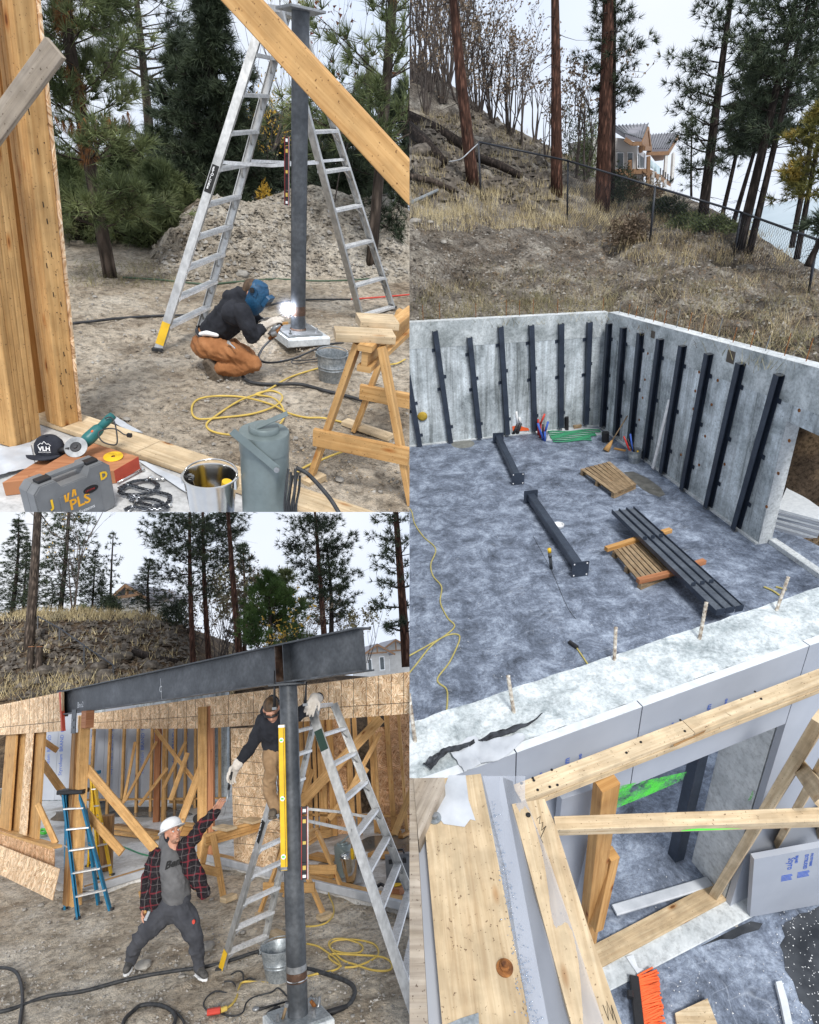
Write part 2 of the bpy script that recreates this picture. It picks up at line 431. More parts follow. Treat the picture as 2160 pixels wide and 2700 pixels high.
def concrete_mat(name,lo,mid,hi,scale=1.4,streak=False,fine=22,rough=.75,spec=.35,contrast=.13,drag=False,gr=.72):
    m,nt,b=_base(name,rough,0,spec);vec=_coord(nt)
    f=_noise(nt,vec,scale,12,.3,gr);c=_ramp(nt,[(.5 -contrast,lo),(.5,mid),(.5 +contrast,hi)],f)
    g=_noise(nt,vec,fine,6,.1,.7);c=_mul(nt,c,_ramp(nt,[(.32,(.68,)*3),(.5,(1,)*3),(.7,(1.14,)*3)],g))
    if streak:
        sv_=_coord(nt,'Object',(7.5,7.5,.35));s1=_noise(nt,sv_,1.0,6,.2,.65)
        c=_mul(nt,c,_ramp(nt,[(.34,(.42,.43,.42)),(.46,(.92,)*3),(.64,(1.28,1.29,1.30))],s1))
        pits=_n(nt,'TexVoronoi',Scale=9.0);nt.links.new(vec,pits.inputs['Vector'])
        c=_mul(nt,c,_ramp(nt,[(.06,(.35,)*3),(.10,(1,)*3)],pits.outputs['Distance']))
    if drag:
        for ang,sc_,wd_ in ((.5,1.0,.007),(2.0,.8,.006),(1.2,1.5,.006)):
            mp=_n(nt,'Mapping');mp.inputs['Rotation'].default_value=(0,0,ang);mp.inputs['Scale'].default_value=(.8,1.6,1);nt.links.new(vec,mp.inputs[0])
            q=_noise(nt,mp.outputs[0],sc_,3,1.2);gate=_noise(nt,vec,1.3 +sc_,2)
            ln=_ramp(nt,[(.5 -wd_,(0,0,0)),(.5,(.16,.16,.16)),(.5 +wd_,(0,0,0))],q)
            ln=_mul(nt,ln,_ramp(nt,[(.5,(0,0,0)),(.62,(1,1,1))],gate));c=_mix(nt,ln,c,(.80,.86,.95))
    nt.links.new(c,b.inputs['Base Color']);_bump(nt,b,g,.25,.01);return m
def bark_mat(name,ridge,groove):
    m,nt,b=_base(name,.9,0,.2);vec=_coord(nt,'Object',(1,1,.22));n=_noise(nt,vec,14,6,.6)
    vo=_n(nt,'TexVoronoi',Scale=11.0);nt.links.new(vec,vo.inputs['Vector'])
    c=_ramp(nt,[(.3,groove),(.55,ridge),(.8,tuple(min(1,x *1.5)for x in ridge))],n)
    c=_mul(nt,c,_ramp(nt,[(.15,(1.25,)*3),(.5,(.45,)*3)],vo.outputs['Distance']))
    nt.links.new(c,b.inputs['Base Color']);_bump(nt,b,n,1.0,.05);return m
def leafm(name,stops,scale=1.2,rough=.6):
    m,nt,b=_base(name,rough,0,.25);vec=_coord(nt)
    c=_ramp(nt,stops,_noise(nt,vec,scale,3));g=_noise(nt,vec,25,2)
    c=_mul(nt,c,_ramp(nt,[(.3,(.6,.62,.6)),(.7,(1.35,1.3,1.2))],g))
    nt.links.new(c,b.inputs['Base Color']);return m
def emis(name,c,s):
    m,nt,b=_base(name);b.inputs['Base Color'].default_value=(*c,1);b.inputs['Emission Color'].default_value=(*c,1);b.inputs['Emission Strength'].default_value=s;return m
def plaid_mat(name):
    m,nt,b=_base(name,.95,0,.1);vec=_coord(nt);w_=_noise(nt,vec,4,2)
    mp=_n(nt,'VectorMath',operation='SCALE');mp.inputs['Scale'].default_value=1.0;nt.links.new(vec,mp.inputs[0])
    sp=_n(nt,'SeparateXYZ');nt.links.new(vec,sp.inputs[0])
    c=None;base=_ramp(nt,[(.35,(.012,.010,.012)),(.7,(.035,.03,.034))],_noise(nt,vec,60,2))
    for ax,fq,ph,col,wd_ in ((0,7.5,0,(.20,.03,.04),.08),(2,7.5,.2,(.20,.03,.04),.08),(0,7.5,.45,(.12,.11,.11),.04),(2,7.5,.65,(.12,.11,.11),.04)):
        ml=_n(nt,'Math',operation='MULTIPLY_ADD');ml.inputs[1].default_value=fq;ml.inputs[2].default_value=ph;nt.links.new(sp.outputs[ax],ml.inputs[0])
        wb=_n(nt,'Math',operation='MULTIPLY_ADD');wb.inputs[1].default_value=.9;nt.links.new(w_,wb.inputs[0]);nt.links.new(ml.outputs[0],wb.inputs[2])
        fr=_n(nt,'Math',operation='FRACT');nt.links.new(wb.outputs[0],fr.inputs[0])
        f=_ramp(nt,[(.5 -wd_,(0,0,0)),(.5,(.85,.85,.85)),(.5 +wd_,(0,0,0))],fr.outputs[0]);base=_mix(nt,f,base,col)
    nt.links.new(base,b.inputs['Base Color']);return m
def clear_mat(name,c,alpha,rough=.25):
    m,nt,b=_base(name,rough,0,.5);b.inputs['Base Color'].default_value=(*c,1);b.inputs['Alpha'].default_value=alpha;return m

def spray_mat(name):
    m,nt,b=_base(name,.6);b.inputs['Base Color'].default_value=(.10,.70,.06,1);vec=_coord(nt)
    a=_ramp(nt,[(.42,(.0,.0,.0)),(.60,(.75,.75,.75))],_noise(nt,vec,5,8,.2,.75));nt.links.new(a,b.inputs['Alpha']);return m
def smoke_mat():
    m=bpy.data.materials.new('welding_smoke');m.use_nodes=True;nt=m.node_tree;nt.nodes.clear();o=_n(nt,'OutputMaterial');v=_n(nt,'VolumePrincipled')
    v.inputs['Color'].default_value=(.9,.93,1,1);tc_=_n(nt,'TexCoord');gr=_n(nt,'TexGradient',gradient_type='SPHERICAL');mp=_n(nt,'Mapping');mp.inputs['Location'].default_value=(-1,-1,-1);mp.inputs['Scale'].default_value=(2,2,2)
    nt.links.new(tc_.outputs['Generated'],mp.inputs[0]);nt.links.new(mp.outputs[0],gr.inputs[0]);pw_=_n(nt,'Math',operation='POWER');pw_.inputs[1].default_value=2.6;nt.links.new(gr.outputs['Fac'],pw_.inputs[0]);ml=_n(nt,'Math',operation='MULTIPLY');ml.inputs[1].default_value=7.0;nt.links.new(pw_.outputs[0],ml.inputs[0]);nt.links.new(ml.outputs[0],v.inputs['Density']);nt.links.new(v.outputs[0],o.inputs['Volume']);return m
M={}
M['pine']=wood('pine_lumber',(.70,.44,.19),(.51,.285,.105),dirt=.16)
M['pine_pale']=wood('pale_lumber',(.68,.56,.385),(.52,.395,.25),dirt=.2)
M['pine_wet']=wood('warm_lumber',(.64,.38,.15),(.46,.24,.08))
M['grey_wood']=wood('weathered_board',(.42,.37,.31),(.27,.23,.19),rough=.85,dirt=.2)
M['red_wood']=wood('red_glulam',(.47,.22,.11),(.34,.14,.065),knots=.02)
M['red_end']=flat('red_sealed_end',(.50,.075,.04),.6)
M['pallet']=wood('pallet_wood',(.40,.30,.19),(.25,.18,.11),dirt=.3)
M['lvl']=wood('strand_post',(.36,.21,.09),(.16,.085,.035),knots=.01,grain=.7)
M['osb']=osb_mat('strand_board');M['osb_shade']=osb_mat('strand_board_shaded',(.86,.74,.66))  # second board is a shaded copy: inside shade put into its tint
M['alu']=pmat('worn_aluminium',[(.3,(.42,.42,.41)),(.6,(.58,.58,.57)),(.8,(.66,.66,.66))],3,7,.42,.75,.1,fine=(26,.75),stretch=(1,1,.5))
M['alu_step']=pmat('step_aluminium',[(.3,(.60,.60,.59)),(.7,(.82,.82,.82))],5,6,.45,.55,.1,fine=(40,.8))
M['steel']=pmat('grey_primed_steel',[(.3,(.040,.045,.052)),(.5,(.068,.075,.084)),(.72,(.125,.133,.145))],3.2,10,.42,.15,.05,fine=(24,.72))
M['steel_nav']=pmat('navy_primed_steel',[(.3,(.022,.030,.048)),(.7,(.045,.060,.088))],3,6,.42,.1,.05,fine=(30,.8))
M['steel_lit']=pmat('lit_primed_steel',[(.3,(.075,.09,.115)),(.7,(.13,.15,.18))],3,7,.4,.1,fine=(24,.8))  # lighter copy of primed steel; light on the channel webs put into colour
M['plate']=pmat('mill_plate',[(.3,(.20,.21,.22)),(.7,(.36,.37,.38))],6,6,.4,.6,.1,fine=(30,.75))
M['scorch']=pmat('scorched_steel',[(.3,(.02,.014,.012)),(.55,(.10,.055,.035)),(.75,(.24,.20,.17))],9,5,.6,.3)
M['rust']=pmat('rust',[(.3,(.07,.025,.01)),(.6,(.28,.11,.03)),(.8,(.5,.25,.07))],30,5,.9)
M['galv']=pmat('galvanised',[(.3,(.22,.25,.27)),(.6,(.36,.39,.41)),(.8,(.50,.53,.54))],18,5,.45,.5,.1,fine=(60,.7))
M['chrome']=pmat('stainless',[(.3,(.55,.54,.52)),(.7,(.72,.71,.69))],6,4,.18,1.0)
M['can']=pmat('grey_green_paint',[(.3,(.15,.185,.185)),(.6,(.20,.24,.24)),(.8,(.25,.285,.285))],2,6,.38,.25,0,fine=(30,.92))
M['case']=pmat('grey_plastic',[(.3,(.13,.135,.14)),(.7,(.19,.195,.20))],8,5,.45,0,.1,bscale=160,bd=.002)
M['black']=flat('black_plastic',(.018,.018,.02),.45);M['rubber']=pmat('black_rubber',[(.3,(.012,.013,.015)),(.7,(.05,.052,.056))],20,4,.6)
M['yellow']=flat('yellow_paint',(.75,.46,.02),.5);M['cord']=flat('yellow_cord',(.56,.40,.09),.55);M['red']=flat('red_plastic',(.45,.03,.025),.5)
M['cordC']=flat('olive_cord',(.42,.36,.12),.55)
M['green_hose']=flat('green_hose',(.06,.10,.06),.5);M['red_hose']=flat('red_hose',(.55,.06,.04),.5);M['green_cord']=flat('green_cord',(.03,.25,.12),.5)
M['white']=flat('white_paint',(.78,.79,.80),.5);M['orange']=flat('orange_bristle',(.80,.13,.03),.7);M['blue_fg']=flat('blue_fibreglass',(.012,.14,.26),.45)
M['navy']=pmat('navy_cloth',[(.3,(.012,.014,.022)),(.7,(.035,.038,.05))],12,4,.95,bump=.3,bscale=60)
M['hoodie']=pmat('black_fleece',[(.3,(.008,.009,.013)),(.7,(.026,.028,.036))],7,5,.95,bump=.5,bscale=9,bd=.03)
M['duck']=pmat('brown_duck_canvas',[(.3,(.22,.085,.028)),(.55,(.34,.145,.055)),(.75,(.45,.22,.10))],6,6,.9,bump=.6,bscale=8,bd=.04)
M['khaki']=pmat('khaki_canvas',[(.3,(.20,.12,.06)),(.7,(.38,.25,.14))],6,6,.9,bump=.6,bscale=8,bd=.04)
M['sweat']=pmat('charcoal_fleece',[(.3,(.035,.037,.045)),(.7,(.075,.078,.09))],6,5,.95,bump=.6,bscale=8,bd=.04)
M['greytee']=pmat('grey_fleece',[(.3,(.085,.085,.088)),(.7,(.15,.15,.155))],7,5,.95,bump=.5,bscale=9,bd=.03)
M['plaid']=plaid_mat('red_black_plaid')
M['skin']=pmat('skin',[(.3,(.42,.19,.12)),(.7,(.58,.31,.21))],9,4,.5);M['hair']=pmat('brown_hair',[(.3,(.03,.018,.01)),(.7,(.13,.08,.045))],30,3,.6,stretch=(1,1,.2))
M['glove']=pmat('leather_glove',[(.3,(.45,.40,.34)),(.7,(.68,.63,.57))],14,5,.85,bump=.4,bscale=40)
M['boot']=pmat('worn_boot',[(.3,(.07,.055,.04)),(.7,(.20,.16,.12))],12,5,.85,bump=.4,bscale=50);M['shoe']=pmat('dark_shoe',[(.3,(.02,.02,.02)),(.75,(.12,.115,.11))],22,5,.8)
M['helmet']=pmat('blue_helmet',[(.3,(.010,.055,.125)),(.7,(.022,.10,.20))],14,6,.45,fine=(60,.7))
M['dirtA']=dirt_mat('yard_dirt',(.27,.22,.165),(.50,.43,.34),(.65,.585,.49),.40)
M['moundA']=dirt_mat('mound_dirt',(.24,.20,.155),(.48,.43,.355),(.66,.615,.535),.32)
M['dirtB']=dirt_mat('yard_dirt_trodden',(.38,.315,.24),(.64,.565,.46),(.76,.70,.605),.48)
M['hillB']=dirt_mat('rocky_slope',(.045,.034,.026),(.125,.092,.066),(.27,.195,.12),.28)
M['hillC']=dirt_mat('grassy_bank',(.065,.056,.049),(.20,.178,.152),(.44,.41,.355),.26)
M['rock']=pmat('rock',[(.3,(.16,.15,.135)),(.55,(.34,.32,.29)),(.75,(.52,.50,.46))],5,8,.9,bump=.5,bscale=14,bd=.03)
M['rock_dark']=pmat('dark_rock',[(.3,(.042,.036,.030)),(.55,(.12,.102,.084)),(.75,(.27,.24,.20))],4,8,.9,bump=.5,bscale=12,bd=.04)
M['slabA']=concrete_mat('slab_concrete',(.34,.34,.34),(.46,.46,.455),(.57,.57,.56),3)
M['slabB']=concrete_mat('damp_slab',(.36,.34,.31),(.60,.595,.58),(.72,.72,.71),.55,contrast=.06,rough=.4)
M['pitfloor']=concrete_mat('burnished_floor',(.040,.049,.068),(.15,.18,.24),(.37,.43,.53),2.0,rough=.55,drag=True,contrast=.125,fine=26,gr=.86)
M['pitwall']=concrete_mat('formed_concrete',(.22,.25,.265),(.42,.465,.49),(.60,.655,.69),1.2,streak=True)
M['pitband']=concrete_mat('formed_concrete_band',(.24,.27,.275),(.42,.46,.475),(.60,.645,.66),2.0)
M['walltop']=concrete_mat('rough_wall_top',(.26,.30,.315),(.49,.535,.55),(.66,.70,.72),5,fine=38,contrast=.12,gr=.78)
M['fresh']=concrete_mat('pale_concrete',(.40,.43,.445),(.53,.56,.575),(.64,.67,.68),2.5)
M['floorD']=concrete_mat('lower_floor',(.09,.105,.125),(.19,.215,.25),(.34,.38,.43),1.6,rough=.45,drag=True)
M['wet']=pmat('wet_concrete',[(.35,(.018,.021,.026)),(.65,(.06,.066,.075))],5,6,.3,spec=.4)
M['water']=pmat('puddle',[(.3,(.13,.125,.115)),(.7,(.22,.21,.19))],1.5,3,.06,spec=.6)
M['foam']=pmat('foam_board',[(.3,(.31,.335,.385)),(.7,(.41,.435,.485))],1.2,4,.55)
M['foam_edge']=pmat('foam_edge',[(.3,(.52,.555,.59)),(.7,(.66,.69,.72))],14,4,.7);M['blue_ink']=flat('blue_ink',(.05,.12,.48),.6)
M['green_paint']=flat('lime_spray',(.10,.75,.06),.6);M['spray']=spray_mat('lime_overspray');M['plastic']=clear_mat('poly_sheet',(.50,.53,.60),.40);M['plastic_w']=pmat('white_poly',[(.3,(.36,.385,.42)),(.7,(.56,.585,.62))],5,5,.35)
M['bark_red']=bark_mat('red_bark',(.135,.066,.046),(.035,.018,.014));M['bark_grey']=bark_mat('grey_bark',(.13,.10,.08),(.035,.028,.022));M['bark_dk']=bark_mat('dark_bark',(.055,.042,.036),(.018,.014,.012))
M['needle']=leafm('pine_needles',[(.35,(.065,.09,.040)),(.55,(.155,.19,.085)),(.72,(.32,.35,.18))])
M['needle_dk']=leafm('dark_needles',[(.35,(.024,.036,.024)),(.55,(.054,.075,.045)),(.75,(.115,.14,.08))])
M['needle_br']=leafm('dead_needles',[(.35,(.18,.075,.025)),(.7,(.36,.17,.065))],6)
M['needle_lt']=leafm('bright_needles',[(.35,(.035,.075,.02)),(.55,(.085,.15,.04)),(.75,(.16,.24,.075))])
M['drygrass']=leafm('dry_grass',[(.3,(.32,.255,.15)),(.55,(.50,.42,.26)),(.75,(.68,.60,.42))],.9,.8)
M['needle_or']=leafm('yellowing_needles',[(.35,(.05,.065,.02)),(.55,(.16,.15,.04)),(.75,(.42,.27,.05))],1.4)
M['scrub']=leafm('brown_scrub',[(.3,(.10,.075,.058)),(.55,(.20,.15,.11)),(.75,(.33,.26,.18))],1.2,.8)
M['weed']=leafm('olive_weeds',[(.3,(.11,.105,.055)),(.55,(.26,.235,.13)),(.75,(.44,.40,.25))],1.5,.8)
M['twig']=pmat('grey_twigs',[(.3,(.05,.04,.035)),(.7,(.14,.115,.10))],4,3,.9);M['yleaf']=leafm('yellow_leaves',[(.3,(.36,.22,.03)),(.7,(.62,.42,.07))],4);M['rleaf']=leafm('rust_leaves',[(.3,(.14,.04,.025)),(.7,(.32,.11,.06))],4)
M['siding']=pmat('grey_siding',[(.3,(.42,.41,.39)),(.7,(.52,.51,.49))],2,3,.7);M['roof']=pmat('metal_roof',[(.3,(.16,.155,.18)),(.7,(.24,.235,.26))],2,3,.45,.2);M['timber']=flat('timber_trim',(.24,.135,.07),.6)
M['glass']=pmat('window_glass',[(.3,(.03,.04,.045)),(.7,(.08,.10,.11))],2,2,.08,spec=.8);M['glass_lt']=pmat('pale_glass',[(.3,(.30,.42,.44)),(.7,(.5,.62,.64))],2,2,.1,spec=.8)
M['fence']=flat('black_fence',(.022,.026,.035),.45);M['ink']=flat('black_ink',(.01,.01,.01),.7);M['chalk']=flat('chalk',(.75,.76,.78),.9);M['logo']=flat('white_print',(.82,.82,.82),.7);M['oprint']=flat('amber_print',(.80,.38,.02),.6)
M['pvc']=flat('white_pipe',(.74,.75,.76),.4);M['arc']=emis('welding_arc',(.9,.92,1.0),60);M['spark']=emis('hot_spark',(1.0,.6,.45),3)
M['hillfar']=pmat('far_hill',[(.3,(.30,.36,.40)),(.7,(.38,.44,.48))],.02,4,1)  # distance haze mixed into the hill's own colour
# ---------------------------------------------------------------- builders shared by the sites
def stone_mb(seed,n=10,m=6):
    r=np.random.default_rng(seed);mb=MB();mb.ell((0,0,0),1,.8,.6,n,m);v=np.array(mb.v)
    ax=r.normal(0,1,(7,3));ax/=np.linalg.norm(ax,axis=1)[:,None];off=r.uniform(.55,.85,7)
    for a,o in zip(ax,off):
        d=v @a;k=d>o;v[k]-=np.outer(d[k]-o,a)*.9
    v+=r.normal(0,.04,v.shape);mb.v=v.tolist();return mb
STONES=None
def stone(p,size,label,group,mat,seed,rz=0.0,flatness=1.0,name='stone'):
    mb=stone_mb(seed);size*=.55 if size<.11 else 1;v=np.array(mb.v)*size *V(1,1,.5 +.5 *flatness);c,s=math.cos(rz),math.sin(rz)
    v=v @np.array([[c,s,0],[-s,c,0],[0,0,1]]);v[:,2]+=size *.25 *flatness;mb.v=(v +p).tolist()
    return single(name,mb,mat,label,'stone',group,smooth=True)
def pebbles(name,pts,smin,smax,mat,seed):
    r=np.random.default_rng(seed);base=np.array([[1,0,0],[-.5,.8,0],[-.5,-.8,0],[.1,.1,.7]]);fc=[(0,1,3),(1,2,3),(2,0,3)]
    lf=Leaf();n=len(pts);a=r.uniform(0,6.28,n);s=r.uniform(smin,smax,n)**1.0
    ca,sa=np.cos(a),np.sin(a);R_=np.zeros((n,3,3));R_[:,0,0]=ca;R_[:,0,1]=-sa;R_[:,1,0]=sa;R_[:,1,1]=ca;R_[:,2,2]=1
    b=base[None]*(1 +r.normal(0,.25,(n,4,3)));q=np.einsum('nij,nkj->nki',R_,b)*s[:,None,None]+np.asarray(pts)[:,None,:]
    lf.tris(np.concatenate([q[:,f,:]for f in fc]));return leaf_stuff(name,lf,mat)
def cable(name,label,cat,pts,r,mat,group=None,k=7,n=7):
    return single(name,MB().tube(smooth_pts(pts,k),r,n),mat,label,cat,group,smooth=2)
def gpts(fr,px,z):return [fr.G(x,y,z)for x,y in px]

def rail_mb(p0,p1,w,fl,inward):
    """a C-section ladder rail"""
    mb=MB();d=nrm(np.asarray(p1)-p0);inward=nrm(inward -d *(inward @d));sd=np.cross(d,inward)
    mb.beam(p0,p1,w,.006,inward)
    for s in (-1,1):
        o=sd *s *(w/2 -.003)+inward *fl/2;mb.beam(np.asarray(p0)+o,np.asarray(p1)+o,.006,fl,inward)
    return mb
def lerp(a,b,t):return np.asarray(a,float)*(1 -t)+np.asarray(b,float)*t
def ladder_side(root,N0,N1,Fr0,F1,ts,mat,smat,w=.085,stepw=.09,brace=True,low=2):
    """two rails from feet N0,Fr0 to tops N1,F1 with steps at fractions ts"""
    inn=nrm(Fr0 -N0)
    ob('rail',rail_mb(N0,N1,w,.032,inn),mat,root);ob('rail',rail_mb(Fr0,F1,w,.032,-inn),mat,root)
    for i,t in enumerate(ts):
        a=lerp(N0,N1,t);b=lerp(Fr0,F1,t);d=nrm(b -a);mb=MB()
        mb.beam(a +d *.005,b -d *.005,stepw,.006,UP,.001)
        sd=nrm(np.cross(d,UP))
        for s in (-1,1):mb.beam(a +sd *s *stepw *.47 -UP *.014 +d *.005,b +sd *s *stepw *.47 -UP *.014 -d *.005,.005,.026,UP)
        for q in (-.25,0,.25):mb.beam(a +sd *q *stepw +UP *.004 +d *.01,b +sd *q *stepw +UP *.004 -d *.01,.008,.004,UP)
        st=ob('step',mb,smat,root)
        if brace:
            bb=MB();L=np.linalg.norm(b -a);k=min(.16,L *.3)
            for e,q in ((a,1),(b,-1)):
                lo=(lerp(N0,N1,t -.045)if q==1 else lerp(Fr0,F1,t -.045));bb.beam(lo +d *q *.01,e +d *q *k -UP *.02,.02,.006,UP)
            ob('brace',bb,mat,st)

def saw_horse(L,R,Hh,length,label,group,mat):
    """L, R: the two feet of the near end; the beam runs away from them"""
    L=np.asarray(L);R=np.asarray(R);e=nrm(R -L);a=V(-e[1],e[0],0)
    if a[1]<0:a=-a
    mid=(L +R)/2;sp=np.linalg.norm(R -L);t=thing('sawhorse',label,'sawhorse',mid +a *length/2,group)
    top=mid +UP *Hh
    z=Hh
    ob('top_rail',MB().beam(top -a *.10 -UP *.019,top +a *(length +.10)-UP *.019,.089,.038,UP,.003),mat,t)
    ob('beam',MB().beam(top -a *.09 -UP *.083,top +a *(length +.09)-UP *.083,.038,.089,UP,.003),mat,t)
    ob('bottom_rail',MB().beam(top -a *.09 -UP *.147,top +a *(length +.09)-UP *.147,.089,.038,UP,.003),mat,t)
    for k in (0,1):
        o=a *(0 if k==0 else length)
        for s in (-1,1):
            foot=mid +o +e *s *sp/2;tp=top +o +e *s *.075 -UP *.02
            ob('leg',MB().beam(foot,tp,.089,.038,e *s +a *.01,.003),mat,t)
        zz=.36;f=zz/Hh;hw=sp/2 *(1 -f)+.075 *f +.06
        ob('end_brace',MB().beam(mid +o -e *hw +UP *zz -a *.045,mid +o +e *hw +UP *zz -a *.045,.038,.12,UP,.003),mat,t)
    return t,top,a,e

def rod_can(base,r,h,label,ang=0.0,hang=True):
    t=thing('electrode_can',label,'canister',base)
    ob('body',MB().lathe([(r *.97,0),(r,.01),(r,h -.10),(r *1.03,h -.098),(r *1.03,h -.012),(r *1.0,h),(.0,h)],base,n=32),M['can'],t,True)
    ld=ob('lid',MB().lathe([(r *.62,h),(r *.62,h +.022),(r *.58,h +.028),(0,h +.028)],base,n=28),M['can'],t,True)
    c,s=math.cos(ang),math.sin(ang);d=V(c,s,0);q=V(-s,c,0);b=np.asarray(base)+UP *(h +.03)
    ob('lid_handle',MB().beam(b -d *r *.30 -q *r *.25,b +d *r *.95 -q *r *.1 +UP *r *.62,r *.30,.008,nrm(-d *.5 -q *.35 +UP),.002),M['can'],ld)
    # the strap handle leans over the rim
    p0=np.asarray(base)-d *r *1.10 -q *r *1.12 +UP *(h +r *.42);p1=np.asarray(base)+d *r *.62 -q *r *1.10 +UP *(h -r *1.15)
    ob('strap',MB().beam(p0,p1,r *.30,.010,nrm(-q +UP *.3),.002),M['can'],t)
    ob('rivet',MB().lathe([(0,0),(.014,.0),(.014,.008),(0,.01)],p1 +V(0,-.008,0),V(0,-1,.2),10),M['plate'],t)
    return t
def bucket(base,r0,r1,h,label,mat,handle=True,ribs=True,name='bucket',n=32):
    t=thing(name,label,'bucket',base)
    pr=[(r0,0),(r0 *1.01,.006)]
    for z in ([.45,.47,.49,.55,.57,.59,.80]if ribs else [.5]):
        rr=lerp(r0,r1,z);pr.append((float(rr)+(.004 if z in (.47,.57)else 0),h *z))
    pr+=[(r1,h),(r1 +.008,h +.002),(r1 +.008,h -.008 +.016),(r1 -.002,h +.008),(r1 -.004,h)]
    inner=[(float(lerp(r1,r0,.05))-.006,h *.95),(r0 -.004,.012),(0,.012)]
    ob('body',MB().lathe(pr +inner,base,n=n),mat,t,True)
    if handle:
        b=np.asarray(base)+UP *h;pts=[b +V(math.cos(a)*r1 *1.02,math.sin(a)*r1 *.95 +.01,.012 +.02 *math.sin(a))for a in np.linspace(.05,math.pi -.05,14)]
        ob('handle',MB().tube(pts,.005,6),mat,t,2)
        for s in (-1,1):ob('ear',MB().box(b +V(s *(r1 +.006),0,-.02),.012,.05,.05),mat,t)
    return t
def box_level(p0,p1,w,t_,label,kind,face,frame_mat,side=None):
    """a spirit level from p0 (bottom) to p1 (top); face: direction its broad side looks"""
    root=thing('spirit_level',label,'spirit level',p0);d=nrm(p1 -p0);L=np.linalg.norm(p1 -p0);face=nrm(face -d *(face @d));sd=np.cross(d,face)
    if kind=='yellow':
        ob('body',MB().beam(p0,p1,w,t_,face,.004),frame_mat,root)
        for f in (.012,.99):ob('end_cap',MB().beam(p0 +d *L *f -d *.012,p0 +d *L *f +d *.012,w *1.01,t_ *1.05,face),M['plate']if f<.5 else M['white'],root)
        for f in (.09,.48,.89):
            c=p0 +d *L *f +face *(t_/2 +.002)
            v=ob('vial',MB().lathe([(w *.36,0),(w *.36,.004),(0,.004)],c,face,16),M['white'],root,True)
            ob('bubble',MB().beam(c +sd *w *.2 +face *.006,c -sd *w *.2 +face *.006,w *.22,.004,face),M['green_paint'],v)
        ob('groove',MB().beam(p0 +d *.03 +sd *w *.32 +face *(t_/2 +.001),p1 -d *.03 +sd *w *.32 +face *(t_/2 +.001),.004,.002,face),M['black'],root)
    else:
        for s in (-1,1):ob('edge_rail',MB().beam(p0 +sd *s *w *.42,p1 +sd *s *w *.42,w *.16,t_,face),M['black']if s<0 else M['alu'],root);ob('red_stripe',MB().beam(p0 +sd *s *w *.36 +face *(t_/2 +.001),p1 +sd *s *w *.36 +face *(t_/2 +.001),w *.06,.002,face),M['red'],root)
        for f,hh in ((.045,.09),(.16,.13),(.50,.10),(.80,.12),(.95,.10)):
            blk=ob('end_block' if f in (.045,.95)else 'vial_block',MB().beam(p0 +d *L *(f -hh/2),p0 +d *L *(f +hh/2),w *.7,t_ *.95,face,.003),M['black'],root)
            c=p0 +d *L *f +face *(t_/2 +.001)
            ob('grip' if f in (.045,.95)else 'vial',MB().beam(c -d *L *hh *.22,c +d *L *hh *.22,w *.42,.005,face,.002),M['white']if f not in (.16,.80,.5)else M['cord'],blk)
        for f0,f1 in ((.23,.45),(.55,.74)):ob('web',MB().beam(p0 +d *L *f0,p0 +d *L *f1,w *.7,t_ *.25,face),M['black'],root)
    return root

